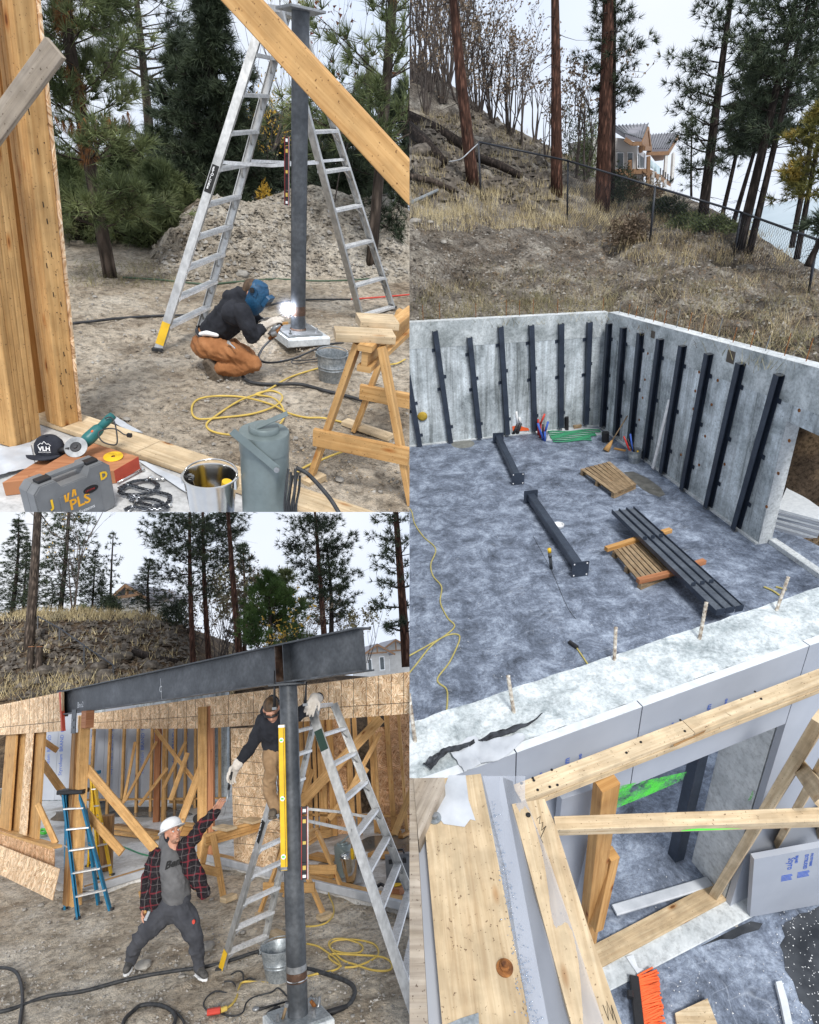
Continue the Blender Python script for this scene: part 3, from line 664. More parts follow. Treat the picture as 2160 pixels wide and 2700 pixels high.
# ---- trees
def limb(mb,p,d,L,r,R,k=4,up=.25):
    pts=[np.asarray(p,float)];dd=nrm(d)
    for i in range(k):
        dd=nrm(dd +R.normal(0,.10,3)+V(0,0,up/k));pts.append(pts[-1]+dd *L/k)
    mb.tube(pts,[r *(1 -.8 *i/k)for i in range(k +1)],4,False);return pts
def pine(name,label,base,H,tr,c0,cr,seed,group=None,bark='bark_red',leaf='needle_dk',whorls=14,per=5,tuft=7,nn=9,L=.28,wd=.03,up=.35,top=1.0,lean=(0,0),prof=None,dead=0,spread=.75,stubs=True,cat='tree'):
    R=np.random.default_rng(seed);base=np.asarray(base,float);t=thing(name,label,cat,base,group)
    K=12;bx,by=R.normal(0,.010 *H,2)
    def ax(f):return base +V(lean[0]*f *H +bx *math.sin(f *3),lean[1]*f *H +by *math.sin(f *2.4),f *H)
    mb=MB();mb.tube([ax(f)for f in np.linspace(-.02,1,K)],[tr *(1.15 -f)**.8 +.012 for f in np.linspace(0,1,K)],10,True)
    cs,ds=[],[]
    prof=prof or (lambda f:(1 -f)**.55 *(.55 +.45 *math.sin(min(1,f *3)*1.57)))
    br=MB()
    for i in range(whorls):
        f=(i +R.uniform(-.3,.3))/max(1,whorls -1);f=min(max(f,0),.985);z=c0 +(1 -c0)*f;ln0=cr *prof(f)+.05 *cr
        a0=R.uniform(0,6.28)
        for k in range(per):
            if R.random()<.12:continue
            a=a0 +k *6.283/per +R.normal(0,.35);ln=ln0 *R.uniform(.55,1.15)
            d=V(math.cos(a),math.sin(a),up *(.3 +f)+R.normal(0,.12));pts=limb(br,ax(z),d,ln,max(.010,tr *.22 *(1.1 -f)),R,4,up *.8)
            m=max(2,int(tuft *(.4 +ln/cr)))
            for j in range(m):
                u=R.uniform(.25,1)**.7 *4;i0=min(3,int(u));p=pts[i0]+(pts[i0 +1]-pts[i0])*(u -i0);bd=nrm(pts[i0 +1]-pts[i0])
                tw=R.normal(0,1,3)*.11 *ln *V(1,1,.6);q=p +tw;cs.append(q);ds.append(nrm(bd +tw/(ln *.2 +.01)+V(0,0,.35)))
                if nn>14:br.tube([p,q],[.006,.004],3,False)
            cs.append(pts[-1]);ds.append(nrm(pts[-1]-pts[-2]))
    cs.append(ax(1));ds.append(V(0,0,1))
    if stubs:
        for k in range(int(10 *c0/.4)if c0>.15 else 0):
            z=R.uniform(.25 *c0,c0);a=R.uniform(0,6.28);limb(br,ax(z),V(math.cos(a),math.sin(a),-.15),R.uniform(.2,.55)*cr,max(.006,tr *.08),R,3,-.1)
    ob('trunk',mb,M[bark],t,2);ob('limbs',br,M['bark_dk']if bark!='bark_grey' else M[bark],t,2)
    lf=Leaf().tris(needles(R,cs,ds,nn,L,wd,spread));leaf_part('crown',lf,M[leaf],t)
    return t,ax
def fir(name,label,base,H,tr,c0,cr,seed,group=None,leaf='needle_dk',**kw):
    a=dict(bark='bark_dk',whorls=26,per=6,tuft=9,nn=6,L=.22,wd=.045,up=-.15,spread=.6,prof=lambda f:(1 -f)**.85 +.02,stubs=False);a.update(kw)
    return pine(name,label,base,H,tr,c0,cr,seed,group,leaf=leaf,**a)
def shrub(name,label,base,H,stems,spread,seed,group=None,leaf=None,nleaf=0,ls=.06,bark='twig',r0=.02,depth=3,cat='shrub'):
    R=np.random.default_rng(seed);base=np.asarray(base,float);t=thing(name,label,cat,base,group);mb=MB();tips=[]
    def grow(p,d,L,r,lv):
        pts=limb(mb,p,d,L,r,R,3,.15)
        if lv==0:tips.extend(pts[1:]);return
        for k in range(R.integers(2,4)):
            i=R.integers(1,4);nd=nrm(nrm(pts[-1]-pts[0])+R.normal(0,.45,3)+V(0,0,.15));grow(pts[i],nd,L *R.uniform(.5,.75),r *.55,lv -1)
    for k in range(stems):
        a=R.uniform(0,6.28);d=nrm(V(math.cos(a)*spread,math.sin(a)*spread,1));o=V(math.cos(a),math.sin(a),0)*R.uniform(0,.12)*H *spread
        grow(base +o -UP *.05,d,H *R.uniform(.4,.6),r0 *R.uniform(.7,1.2),depth)
    ob('branches',mb,M[bark],t,2)
    if leaf and nleaf:
        c=np.array(tips)[R.integers(0,len(tips),nleaf)]+R.normal(0,.05 *H *.3,(nleaf,3));lf=Leaf().tris(needles(R,c,np.tile(V(0,0,.2),(nleaf,1)),1,ls,ls *.7,1.0));leaf_part('leaves',lf,M[leaf],t)
    return t
def bush(name,label,base,rx,rz,seed,leaf,n=1500,ls=.10,group=None,cat='bush'):
    """a dense low bush: leaf clumps over an uneven dome on short stems"""
    R=np.random.default_rng(seed);base=np.asarray(base,float);t=thing(name,label,cat,base,group);mb=MB()
    for k in range(7):
        a=R.uniform(0,6.28);limb(mb,base -UP *.05,V(math.cos(a)*.7,math.sin(a)*.7,1),rz *.8,.02,R,3,.1)
    ob('stems',mb,M['twig'],t,2)
    cl=R.normal(0,1,(40,3));cl/=np.linalg.norm(cl,axis=1)[:,None];cl[:,2]=abs(cl[:,2]);cl*=R.uniform(.45,1.0,(40,1))*V(rx,rx,rz)
    c=cl[R.integers(0,40,n)]+R.normal(0,1,(n,3))*V(rx,rx,rz)*.13;c[:,2]=np.abs(c[:,2])
    lf=Leaf().tris(needles(R,c +base,c/(np.linalg.norm(c,axis=1)[:,None]+1e-6),2,ls,ls *.35,.7));leaf_part('leaves',lf,M[leaf],t);return t
# ---- hands: palm, four unequal bent fingers and a thumb
def hand_mb(wrist,d,palm_n,size=.19,curl=.5,side=1,mb=None,spread=.05,r=.0095):
    mb=mb or MB();d=nrm(d);n=nrm(palm_n -d *(palm_n @d));s=np.cross(d,n)*side;P=size *.52;w=size *.21
    wrist=np.asarray(wrist,float);cone_chain(mb,[wrist -d *.02,wrist +d *.01],[.027,.026],10)
    for k in (-1,-.33,.33,1):cone_chain(mb,[wrist +s *k *w *.6,wrist +d *P +s *k *w],[r *1.55,r *1.35],8)
    for k,ln in ((-1,.36),(-.33,.46),(.33,.50),(1,.44)):
        p=wrist +d *P +s *k *w;dd=nrm(d +s *k *spread);pts=[p];
        for j,fr in enumerate((.42,.33,.25)):
            a=curl *(.55 +.35 *j);dd=nrm(dd *math.cos(a)+n *math.sin(a));pts.append(pts[-1]+dd *size *ln *fr)
        cone_chain(mb,pts,[r *1.05,r,r *.92,r *.8],8)
    p=wrist +d *P *.25 +s *w *.9;dd=nrm(d *.6 +s *.8 +n *.35);p1=p +dd *size *.2;dd=nrm(d +n *(.3 +curl *.6)+s *.25);p2=p1 +dd *size *.17;p3=p2 +nrm(dd +n *curl *.5)*size *.13
    cone_chain(mb,[p,p1,p2,p3],[r *1.5,r *1.25,r *1.1,r *.85],8);return mb
def head_mb(c,fwd,up,s=1.0):
    """a head about 0.23 m tall: skull, jaw, nose, brow, lips, ears, neck stub"""
    f=nrm(fwd);u=nrm(up -f *(up @f));r=np.cross(f,u);Rm=np.stack([r,f,u],1);mb=MB();c=np.asarray(c,float)
    def q(x,y,z):return c +Rm @V(x,y,z)*s
    mb.ell(q(0,-.012,.03),.075 *s,.095 *s,.088 *s,16,12,Rm);mb.ell(q(0,.028,-.045),.056 *s,.062 *s,.07 *s,14,10,Rm);mb.ell(q(0,.068,-.096),.026 *s,.022 *s,.02 *s,10,8,Rm)
    cone_chain(mb,[q(0,.085,.012),q(0,.107,-.022)],[.010 *s,.0165 *s],8);mb.ell(q(0,.078,.03),.055 *s,.018 *s,.012 *s,10,6,Rm)
    mb.ell(q(0,.083,-.052),.026 *s,.010 *s,.006 *s,8,6,Rm);mb.ell(q(0,.081,-.064),.023 *s,.010 *s,.007 *s,8,6,Rm)
    for k in (-1,1):mb.ell(q(k *.079,-.008,-.005),.010 *s,.022 *s,.034 *s,8,8,Rm);mb.ell(q(k *.045,.058,-.018),.022 *s,.02 *s,.02 *s,8,6,Rm)
    cone_chain(mb,[q(0,-.025,-.06),q(0,-.045,-.17)],[.056 *s,.062 *s],12);return mb,q,Rm
# ================================================================ SITE A: the welding yard (upper left)
use(FA);f=FA;G=f.G;D=f.D
def Z2(x,y):return (540 +x *.313,675 +y *.313)
def t_at(a,b,py):
    lo,hi=0.0,1.0
    for _ in range(30):
        m=(lo +hi)/2
        if f.P(lerp(a,b,m))[1]>py:lo=m
        else:hi=m
    return lo
# ---- ground
nx,ny=320,330
ys=2.0 *(8.5**np.linspace(0,1,ny));us=np.linspace(-1.0,.28,nx)
Yg,Ug=np.meshgrid(ys,us,indexing='ij');Xg=Ug *(Yg +1.2)*.95
Zg=(vnoise(Xg,Yg,3,4,1.3)-.5)*.05 +(vnoise(Xg,Yg,9,5,6)-.5)*.075 -.012
ctr=G(786,876,.1);dd2=np.hypot(Xg -ctr[0]+.25,(Yg -ctr[1]+.55));Zg-=.10 *np.exp(-(dd2/.42)**2)
struct('ground',grid_mb(np.stack([Xg,Yg,Zg],2)),M['dirtA'],2)
# ---- mound of spoil
sil=[(330,712),(385,690),(440,600),(490,545),(545,506),(602,520),(659,529),(715,512),(753,497),(822,487),(884,500),(947,515),(1000,522),(1053,532),(1100,570),(1160,610)]
un=np.linspace(330,1160,110);top_y=np.interp(un,[p[0]for p in sil],[p[1]for p in sil]);mv=np.linspace(0,1,60);Pm=np.zeros((110,60,3))
for i,(ux,ty)in enumerate(zip(un,top_y)):
    b=G(ux,742 +10 *math.sin(ux *.013),-.03);tp=D(ux,ty,b[1]+2.2)
    for j,v in enumerate(mv):
        if v<.72:
            q=v/.72;p=lerp(b,tp,q);p[2]=b[2]+(tp[2]-b[2])*(q**.85)
        else:
            q=(v -.72)/.28;p=tp +V(0,3.0 *q,-(tp[2]+.1)*q)
        Pm[i,j]=p
nzm=(vnoise(Pm[...,0],Pm[...,1]+Pm[...,2],5,5,2.2)-.5);edge=np.sin(np.clip(mv/.72,0,1)*math.pi)*.9 +.12
Pm[...,2]+=nzm *.55 *edge[None,:];Pm[...,1]-=(vnoise(Pm[...,0]+9,Pm[...,2],6,5,7)-.5)*.45 *edge[None,:]
mnd=grid_mb(Pm);struct('dirt_mound',mnd,M['moundA'],2);bvhA=bvh_of(mnd)
R=np.random.default_rng(11)
pp=[]
for k in range(2200):
    h=f.hit(bvhA,R.uniform(400,1080),R.uniform(495,740))
    if h is not None:pp.append(h +V(0,-.01,.0))
pebbles('mound_rubble',pp[::3],.012,.06,M['rock'],3);pebbles('mound_clods',pp,.015,.06,M['moundA'],7)
gp=[G(R.uniform(190,1080),700 +600 *R.random()**1.3,-.005)for _ in range(1500)]
pebbles('yard_gravel',gp,.004,.022,M['rock'],4);pebbles('yard_clods',[G(R.uniform(190,1080),720 +560 *R.random()**1.2,-.006)for _ in range(1600)],.006,.026,M['dirtA'],5);pebbles('wood_chips',[G(R.normal(930,110),R.normal(1200,70),.003)for _ in range(160)],.004,.012,M['pine_pale'],6)
for k,(x,y,s)in enumerate([(1008,536,.26),(1043,528,.14),(640,722,.12),(725,690,.10),(700,648,.07)]):
    h=f.hit(bvhA,x,y)
    if h is not None:stone(h +V(0,-.05,-.02),s,['large tilted boulder on the right crest of the dirt mound','blocky stone behind the boulder on the mound crest','pale stone at the foot of the mound left of the column','pale stone on the mound face beside the column','small pale stone on the mound face above the kneeling welder'][k],'stones on the mound',M['rock'],20 +k,.5 *k,.75,'boulder' if k==0 else 'stone')
for k,(x,y,s,fl)in enumerate([(250,783,.06,.7),(414,787,.055,.8),(405,872,.07,.4),(334,1106,.06,.6),(625,1031,.05,.5),(780,1156,.05,.5),(895,1265,.07,.4),(1003,1298,.035,.9),(893,1297,.03,.9),(495,940,.07,.4),(700,1024,.04,.8)]):
    stone(G(x,y),s,'pale stone lying on the trodden dirt of the welding yard','stones in the welding yard',M['rock'],40 +k,k,fl)

# ---- slab, sill and the doorway framing
o0,o1=G(238,1098,.16),G(988,1348,.16);wd_=nrm(o1 -o0);inn=nrm(np.cross(UP,wd_));inn=inn if inn[1]<0 else -inn
sl=MB().prism([o0 -wd_ *2.5 -UP *.045,o1 +wd_ *1.5 -UP *.045,o1 +wd_ *1.5 +inn *3 -UP *.045,o0 -wd_ *2.5 +inn *3 -UP *.045],V(0,0,-.4))
struct('slab',sl,M['slabA'])
pw=.24;sill=MB().beam(o0 -wd_ *2.0 +inn *pw/2 -UP *.019,o0 +wd_ *.66 +inn *pw/2 -UP *.019,pw,.038,UP,.004);sill2=MB().beam(o0 +wd_ *.665 +inn *pw/2 -UP *.019,o1 +wd_ *1.2 +inn *pw/2 -UP *.019,pw,.038,UP,.004)
single('sill_plank',sill2,M['pine_pale'],'stained pale sill plank running along the slab edge from the grinder past the bucket','plank')
C0=G(163,1126,.165);dW=-wd_;dD=nrm(o0 -C0 -wd_ *((o0 -C0)@wd_))
def tilt_top(p,px,py):return D(px,py,p[1])
wall=thing('door_post','honey coloured door post of nailed studs edged with strand board, at the left','stud post',C0)
ob('sill',sill,M['pine_pale'],wall)
tp0=tilt_top(C0,26,-40);axis=nrm(tp0 -C0);Ht=3.6
for k in range(4):
    a=C0 +dW *(.019 +k *.0385)+dD *.07;ob('stud',MB().beam(a,a +axis *Ht,.14 if k<3 else .13,.0365,wd_,.005),M['pine'],wall)
a=C0 +dD *.147 +dW *.08;ob('sheathing_edge',MB().beam(a,a +axis *Ht,.012,.19,wd_),M['osb'],wall)
a=C0 +dW *.21 +dD *.11;ob('stud',MB().beam(a,a +axis *Ht,.10,.038,wd_,.003),M['pine_wet'],wall)
a=C0 +dW *.33 +dD *.12;ob('stud',MB().beam(a,a +axis *Ht,.10,.038,wd_,.003),M['pine_wet'],wall)
a=C0 +dW *.30 +dD *.19;ob('sheathing_panel',MB().beam(a,a +axis *Ht,.012,.34,wd_),M['osb_shade'],wall)
nl=MB()
for k in range(26):
    z=rng.uniform(.05,1.9);nl.box(C0 -dW *.0012 +dD *rng.uniform(.02,.12)+axis *z,.002,.006,.03 if k<12 else .007)
ob('nail_marks',nl,M['ink'],wall)
q0,q1=G(110,1146,.125),G(44,1181,.125);ln=nrm(q1 -q0);lf_=nrm(np.cross(UP,ln));lf_=lf_ if lf_[0]<0 else -lf_;n5=5;stp=np.linalg.norm(q1 -q0)/n5
stk=thing('stud_stack','stack of five upright studs at the left edge, in front of the door post','stud post',q0);ax2=nrm(D(-28,-40,q0[1])-q0)
for k in range(n5):
    a=q0 +ln *(k +.5)*stp +lf_ *.07;ob('stud',MB().beam(a,a +ax2 *Ht,.14,stp *.95,ln,.005),M['pine'],stk)
yb=C0[1]-.22
single('brace_board',MB().beam(D(-60,407,yb),D(147,126,yb),.105,.036,V(.3,-1,.35),.003),M['grey_wood'],'weathered grey brace board nailed diagonally across the door post','brace')
single('brace_beam',MB().beam(D(560,-85,3.25),D(1125,530,2.75),.118,.036,V(-.12,-1,-.05),.004),M['pine'],'long clean lumber brace slanting down across the ladder to the right','brace')

# ---- steel column with plate and pad
c0=G(786,874,.10);zt=D(803,24,c0[1])[2];rcol=.081;a45=V(math.cos(.62),math.sin(.62),0)
pad=MB().box(c0 -UP *.045 +V(.03,-.02,0),.50,.52,.09,.62,.012);single('concrete_pad',pad,M['fresh'],'square concrete pad under the base plate of the steel column beside the welder','footing')
col=thing('steel_column','round grey steel column with a cap plate, behind the stepladder','column',c0)
ob('base_plate',MB().box(c0 +UP *.016,.42,.42,.02,.62,.002),M['plate'],col);ob('shim_plate',MB().box(c0 +UP *.003,.40,.40,.006,.62),M['plate'],col)
ob('pipe',MB().lathe([(rcol,.026),(rcol,zt -c0[2]-.02)],c0,n=40),M['steel'],col,True)
ob('scorched_band',MB().lathe([(rcol +.0012,.19),(rcol +.0016,.235),(rcol +.0012,.29)],c0,n=40,cap=False),M['scorch'],col,True)
ob('weld_bead',MB().lathe([(rcol,.026),(rcol +.012,.028),(rcol +.006,.04),(rcol,.045)],c0,n=40,cap=False),M['scorch'],col,True)
ob('cap_plate',MB().box(V(c0[0],c0[1],zt -.01),.34,.34,.02,.62,.002),M['plate'],col)
e1=V(math.cos(.62),math.sin(.62),0);e2=V(-e1[1],e1[0],0)
for i,(s,u)in enumerate(((-1,-1),(1,-1),(1,1),(-1,1))):
    b=c0 +e1 *s *.16 +e2 *u *.16 +UP *.026;ob('anchor_bolt',MB().lathe([(.018,0),(.018,.018),(.009,.019),(.009,.05),(0,.05)],b,n=6),M['plate'],col)
arc=f.pl(764,817,c0 +V(-.02,-rcol -.02,0),V(0,1,0))
single('welding_arc',MB().ell(arc,.026,.026,.026,16,12),M['arc'],'blinding white welding arc on the column near its base','weld spark')
spk=MB();R=np.random.default_rng(5)
for k in range(70):
    dv=nrm(R.normal(0,1,3)+V(-.4,-.3,.1));r0=R.uniform(.03,.09);spk.tube([arc +dv *r0,arc +dv *(r0 +R.uniform(.008,.03))],[.0011,.0003],3)
single('sparks',spk,M['spark'],'burst of tiny orange sparks around the welding arc','weld spark')
la=bpy.data.lights.new('arc_light','POINT');lo=bpy.data.objects.new('arc_light',la);COL.objects.link(lo);la.energy=3;la.color=(.8,.87,1);la.shadow_soft_size=.04;lo.matrix_world=CUR.M @Matrix.Translation(arc +V(-.04,-.06,0))
smk=MB().ell(arc +V(-.02,-.03,.03),.17,.12,.17,20,12);so=struct('welding_smoke',smk,smoke_mat(),2,'stuff')
lv0=D(757,541,c0[1]-.02);lv1=D(757,360,c0[1]-.02);box_level(lv0,lv1,.052,.028,'red and black box level standing against the left side of the column behind the ladder','red',V(0,-1,.2),M['red'])

# ---- aluminium stepladder
LN,LF,RN,RF=G(416,925),G(531,866),G(950,838),G(1037,812)
yn=(LN[1]+RN[1])/2;yf=(LF[1]+RF[1])/2
TLn,TRn,TLf,TRf=D(702,16,yn),D(731,18,yn),D(757,40,yf),D(789,42,yf)
lad=thing('stepladder','tall double-sided aluminium stepladder with a yellow foot, standing around the column','ladder',(LN +RF)/2)
ladder_side(lad,LN,TLn,LF,TLf,[t_at(LN,TLn,y)for y in (860,785,706,625,538,444,349,246,139)],M['alu'],M['alu_step'])
ladder_side(lad,RN,TRn,RF,TRf,[t_at(RN,TRn,y)for y in (832,753,651,554,451,345,240,130)],M['alu'],M['alu_step'])
ob('top_cap',MB().beam((TLn +TRn)/2 -UP *.01,(TLf +TRf)/2 -UP *.01,.17,.05,UP,.006),M['alu'],lad)
def on(a,b,py):return lerp(a,b,t_at(a,b,py))
for a,b in ((on(LN,TLn,427),on(RN,TRn,429)),(on(LF,TLf,424),on(RF,TRf,420))):
    m_=(a +b)/2 -UP *.03;ob('spreader',MB().beam(a,m_,.03,.012,V(0,-1,0)).beam(m_,b,.03,.012,V(0,-1,0)),M['alu_step'],lad)
tv=nrm(TLn -LN);nv=nrm(V(0,-1,.0)-tv *(V(0,-1,0)@tv));nface=-nrm(LF -LN);nface=nrm(nface -tv *(nface @tv))
def rail_patch(y0,y1,mat,name,w,parent):
    a,b=on(LN,TLn,y0)+nface *.006,on(LN,TLn,y1)+nface *.006;return ob(name,MB().beam(a,b,w,.002,nface),mat,parent)
rail_patch(909,851,M['yellow'],'yellow_band',.084,lad);rail_patch(508,436,M['ink'],'label_plate',.07,lad)
for k,ch in enumerate('ETOICRE'):
    a=on(LN,TLn,448 +k *8.3)+nface *.0085;ux_=np.cross(nface,tv);ux_=-ux_ if ux_[0]>0 else ux_
    ob('letter',text_mb(ch,a +V(-.02,0,0),V(1,0,0)-nface *nface[0],tv,.036,0,bold=.001),M['logo'],lad)
ob('foot',MB().box(LN +UP *.015,.1,.06,.03),M['rubber'],lad);ob('foot',MB().box(RN +UP *.015,.1,.06,.03),M['rubber'],lad);ob('foot',MB().box(LF +UP *.015,.1,.06,.03),M['rubber'],lad);ob('foot',MB().box(RF +UP *.015,.1,.06,.03),M['rubber'],lad)

# ---- the kneeling welder
yk=G(640,985)[1]
def J(x,y,dy=0.0):return D(480 +x/4.54,720 +y/4.54,yk +dy)
per=thing('person','kneeling person in black hoodie, tan work trousers and blue welding mask','person',G(640,1000))
hipC=J(285,860,.0);wst=J(350,745,.02);chs=J(600,500,.05);shC=J(730,410,.05)
tr=MB();tr.ell(hipC,.125,.16,.118,14,10);cone_chain(tr,[J(310,790,0),hipC],[.115,.12])
cone_chain(tr,[J(300,890,-.10),J(600,950,-.13),J(850,1080,-.14)],[.105,.095,.072]);cone_chain(tr,[J(850,1090,-.14),J(650,1135,-.15),J(480,1140,-.16)],[.074,.074,.066])
cone_chain(tr,[J(320,860,.13),J(620,900,.22),J(800,985,.24)],[.105,.09,.07]);cone_chain(tr,[J(800,1000,.24),J(600,1020,.25),J(400,1035,.25)],[.07,.066,.06])
ob('trousers',fold(voxel(tr,.010,3),.028,9,2),M['duck'],per,2)
hd=MB();cone_chain(hd,[wst,J(470,620,.03),chs,shC],[.122,.145,.155,.13],14);hd.ell(J(560,500,.17),.145,.14,.12);hd.ell(J(640,480,-.08),.13,.13,.115)
cone_chain(hd,[J(720,470,-.15),J(800,640,-.2),J(835,760,-.17)],[.08,.07,.062]);cone_chain(hd,[J(835,760,-.17),J(920,690,-.10),J(975,640,-.05)],[.062,.053,.044])
cone_chain(hd,[J(760,400,.22),J(850,560,.26),J(930,600,.2)],[.085,.07,.055]);cone_chain(hd,[J(660,300,.06),J(760,270,.06)],[.095,.088]);cone_chain(hd,[J(560,290,.06),J(660,265,.07)],[.06,.07])
ob('hoodie',fold(voxel(hd,.010,3),.022,8,3),M['hoodie'],per,2)
ob('shirt_tail',voxel(cone_chain(MB(),[J(200,735,-.08),J(300,720,-.12),J(420,745,-.12)],[.022,.026,.02]),.01),M['white'],per,2)
bl=MB();
for k in range(20):
    a,b=[2 *math.pi *(k +j)/20 for j in (0,1)];wx=nrm(chs -wst);s1=nrm(np.cross(wx,V(0,1,0)));s2=np.cross(wx,s1);o_=J(300,770,0)
    bl.beam(o_ +(s1 *math.cos(a)+s2 *math.sin(a))*.124,o_ +(s1 *math.cos(b)+s2 *math.sin(b))*.124,.004,.034,wx)
ob('belt',bl,M['black'],per)
hc=J(850,235,.05);fw_=nrm(J(1000,330,.0)-J(830,225,.03));upv=nrm(V(-fw_[2]*.2 +.25,0,1));hm,q,Rm=head_mb(hc,fw_,upv,.88)
ob('body',voxel(hm,.008,2),M['skin'],per,2)
hr=MB();hr.ell(q(0,-.022,.045),.076,.09,.078,16,12,Rm);hr.ell(q(0,-.07,-.01),.062,.045,.066,12,8,Rm);ob('hair',voxel(hr,.01,2),M['hair'],per,2)
ms=MB();rows=[(.13,.085),(.10,.125),(.04,.150),(-.05,.152),(-.12,.140),(-.19,.105)];an=np.linspace(-1.75,1.75,17);b0=len(ms.v)
for rad_off in (0,-.006):
    for z,rr in rows:
        for a in an:ms.v.append(tuple(q(math.sin(a)*(rr *.74 +rad_off),.02 +math.cos(a)*(rr +rad_off),z)))
W_=len(an);Hn=len(rows)
for L_ in (0,1):
    for i in range(Hn -1):
        for j in range(W_ -1):
            a=L_ *W_ *Hn +i *W_ +j;ms.face((a,a +1,a +W_ +1,a +W_)if L_==0 else (a,a +W_,a +W_ +1,a +1))
hl=ob('welding_mask',ms,M['helmet'],per,True)
ob('mask_crown',MB().lathe([(.080,.0),(.065,.03),(0,.042)],q(0,.045,.10),nrm(q(0,.02,1)-q(0,0,0)),16),M['helmet'],hl,True)
ob('lens_box',MB().beam(q(0,.155,.01),q(0,.198,.0),.125,.11,upv,.01),M['helmet'],hl);ob('lens',MB().beam(q(0,.196,.0),q(0,.200,.0),.10,.07,upv),M['black'],hl)
for s in (-1,1):ob('pivot_knob',MB().lathe([(.024,0),(.024,.014),(0,.016)],q(s *.112,.03,.06),Rm @V(s,0,0),12),M['black'],hl,True)
ob('side_plate',MB().beam(q(.113,.055,.015),q(.113,.055,.09),.06,.004,Rm @V(1,0,0)),M['helmet'],hl)
g1=hand_mb(J(975,640,-.05),nrm(J(1100,570,-.02)-J(975,640,-.05)),V(.2,.3,-1),.20,.35,1,r=.013);cone_chain(g1,[J(945,665,-.07),J(985,632,-.05)],[.052,.045]);ob('glove',voxel(g1,.006,2),M['glove'],per,2)
g2=hand_mb(J(960,590,.16),nrm(J(1080,540,.12)-J(960,590,.16)),V(.2,-.3,-1),.20,.45,-1,r=.013);ob('glove',voxel(g2,.006,2),M['glove'],per,2)
def boot(heel,toe,solen,name='boot',mat=None,solemat=None,sz=1.0):
    """heel, toe: 3D ends of the sole; solen: direction the sole faces"""
    d=nrm(toe -heel);n=-nrm(solen -d *(solen @d));L=np.linalg.norm(toe -heel);b=MB()
    cone_chain(b,[heel +d *.03 +n *.05,heel +d *L *.45 +n *.048,toe -d *.04 +n *.035],[.042 *sz,.045 *sz,.038 *sz]);cone_chain(b,[heel +d *.045 +n *.06,heel +d *.05 +n *.15],[.047,.05])
    bt=ob(name,voxel(b,.009),mat or M['boot'],per,2);sd=np.cross(d,n);pl=[]
    for k in range(18):
        a=2 *math.pi *k/18;x=math.cos(a);y=math.sin(a);ww=(.046 if x>0 else .037)*sz;pl.append(heel +d *(L/2 +x *L/2)+sd *y *ww *(1 -.12 *x *x)+n *.012)
    so=ob('sole',MB().prism(pl,-n *.022),solemat or M['boot'],bt)
    tm=MB()
    for k in range(7):c=heel +d *L *(.1 +.125 *k)-n *.012;tm.beam(c -sd *.03,c +sd *.03,.012,.006,n)
    ob('tread',tm,solemat or M['boot'],bt);return bt
boot(J(262,1040,-.17),J(440,1345,-.22),nrm(V(-.5,-.8,.15)),sz=1.35);boot(J(300,1010,.24),J(330,1100,.22)+V(-.05,0,-.16),V(-1,-.2,.1))
ob('pocket_tool',MB().beam(J(560,830,-.20),J(640,900,-.25),.014,.006,V(0,-1,0)).beam(J(545,820,-.20),J(580,845,-.21),.03,.006,V(0,-1,0)),M['chrome'],per)
# electrode holder and its clamp on the plate
single('electrode_rod',MB().tube([J(1075,560,.05),J(1240,470,.0),arc +V(-.03,-.01,-.02)],.0028,5),M['spark' if False else 'plate'],'thin welding rod reaching from the gloves to the arc','welding rod')
gc=thing('ground_clamp','worn metal ground clamp biting the base plate edge of the column','clamp',J(1150,690,-.1))
for s in (-1,1):ob('jaw',MB().tube([J(1040,765,-.12)+UP *.02 *s,J(1110,700,-.11)+UP *.03 *s,J(1180,640,-.1)+UP *.012],[.016,.022,.012],8),M['rust']if s<0 else M['plate'],gc,2)
ob('spring',MB().lathe([(.022,0),(.022,.05)],J(1075,735,-.13),V(1,0,.4),10),M['plate'],gc,True)
wb=thing('wire_brush','wire brush with wooden handle lying on the plate behind the arc','brush',J(1200,610,.25));ob('bristles',MB().beam(J(1140,610,.25),J(1205,605,.25),.04,.04),M['black'],wb);ob('handle',MB().beam(J(1205,603,.25),J(1270,598,.25),.03,.02),M['pine_wet'],wb)
# ---- cables and hoses
def cz(name,label,cat,px,r,mat,z=None,k=7):return cable(name,label,cat,[G(*Z2(x,y),(r if z is None else z))for x,y in px],r,mat,k=k)
cz('extension_cord','yellow extension cord looping over the dirt in front of the welder','cord',[(975,940),(720,1020),(520,1135),(300,1215),(90,1350),(15,1420),(60,1475),(200,1505),(420,1505),(600,1440),(670,1350),(640,1250),(560,1190),(430,1165),(560,1135),(640,1165),(650,1210),(580,1270),(400,1330),(150,1360),(-60,1370),(-110,1290),(-60,1210),(100,1180),(330,1190),(560,1250),(700,1320),(850,1360),(1000,1365),(1200,1410),(1300,1440)],.009,M['cord'])
cz('extension_cord','short run of yellow cord curving under the sawhorse to the can','cord',[(1215,1630),(1100,1670),(1000,1710),(880,1760),(790,1815),(770,1880),(860,1930)],.009,M['cord'])
cz('extension_cord','scrap of yellow cord behind the sawhorse near the right edge','cord',[(1540,915),(1620,905),(1690,870)],.009,M['cord'])
cz('welding_cable','thick black welding cable curving from the welder past the bucket','cable',[(320,1010),(350,1045),(420,1070),(560,1080),(800,1080),(1000,1130),(1200,1180),(1350,1215),(1500,1200),(1700,1160)],.017,M['rubber'])
cz('welding_cable','thin black lead running from under the knee to the sawhorse','cable',[(1170,732),(1040,745),(900,800),(760,860),(620,893),(520,897),(460,880)],.011,M['rubber'])
cz('welding_cable','black lead drooping from the ground clamp to the dirt','cable',[(575,690),(520,740),(480,790),(455,850),(470,890)],.012,M['rubber'],z=.05)
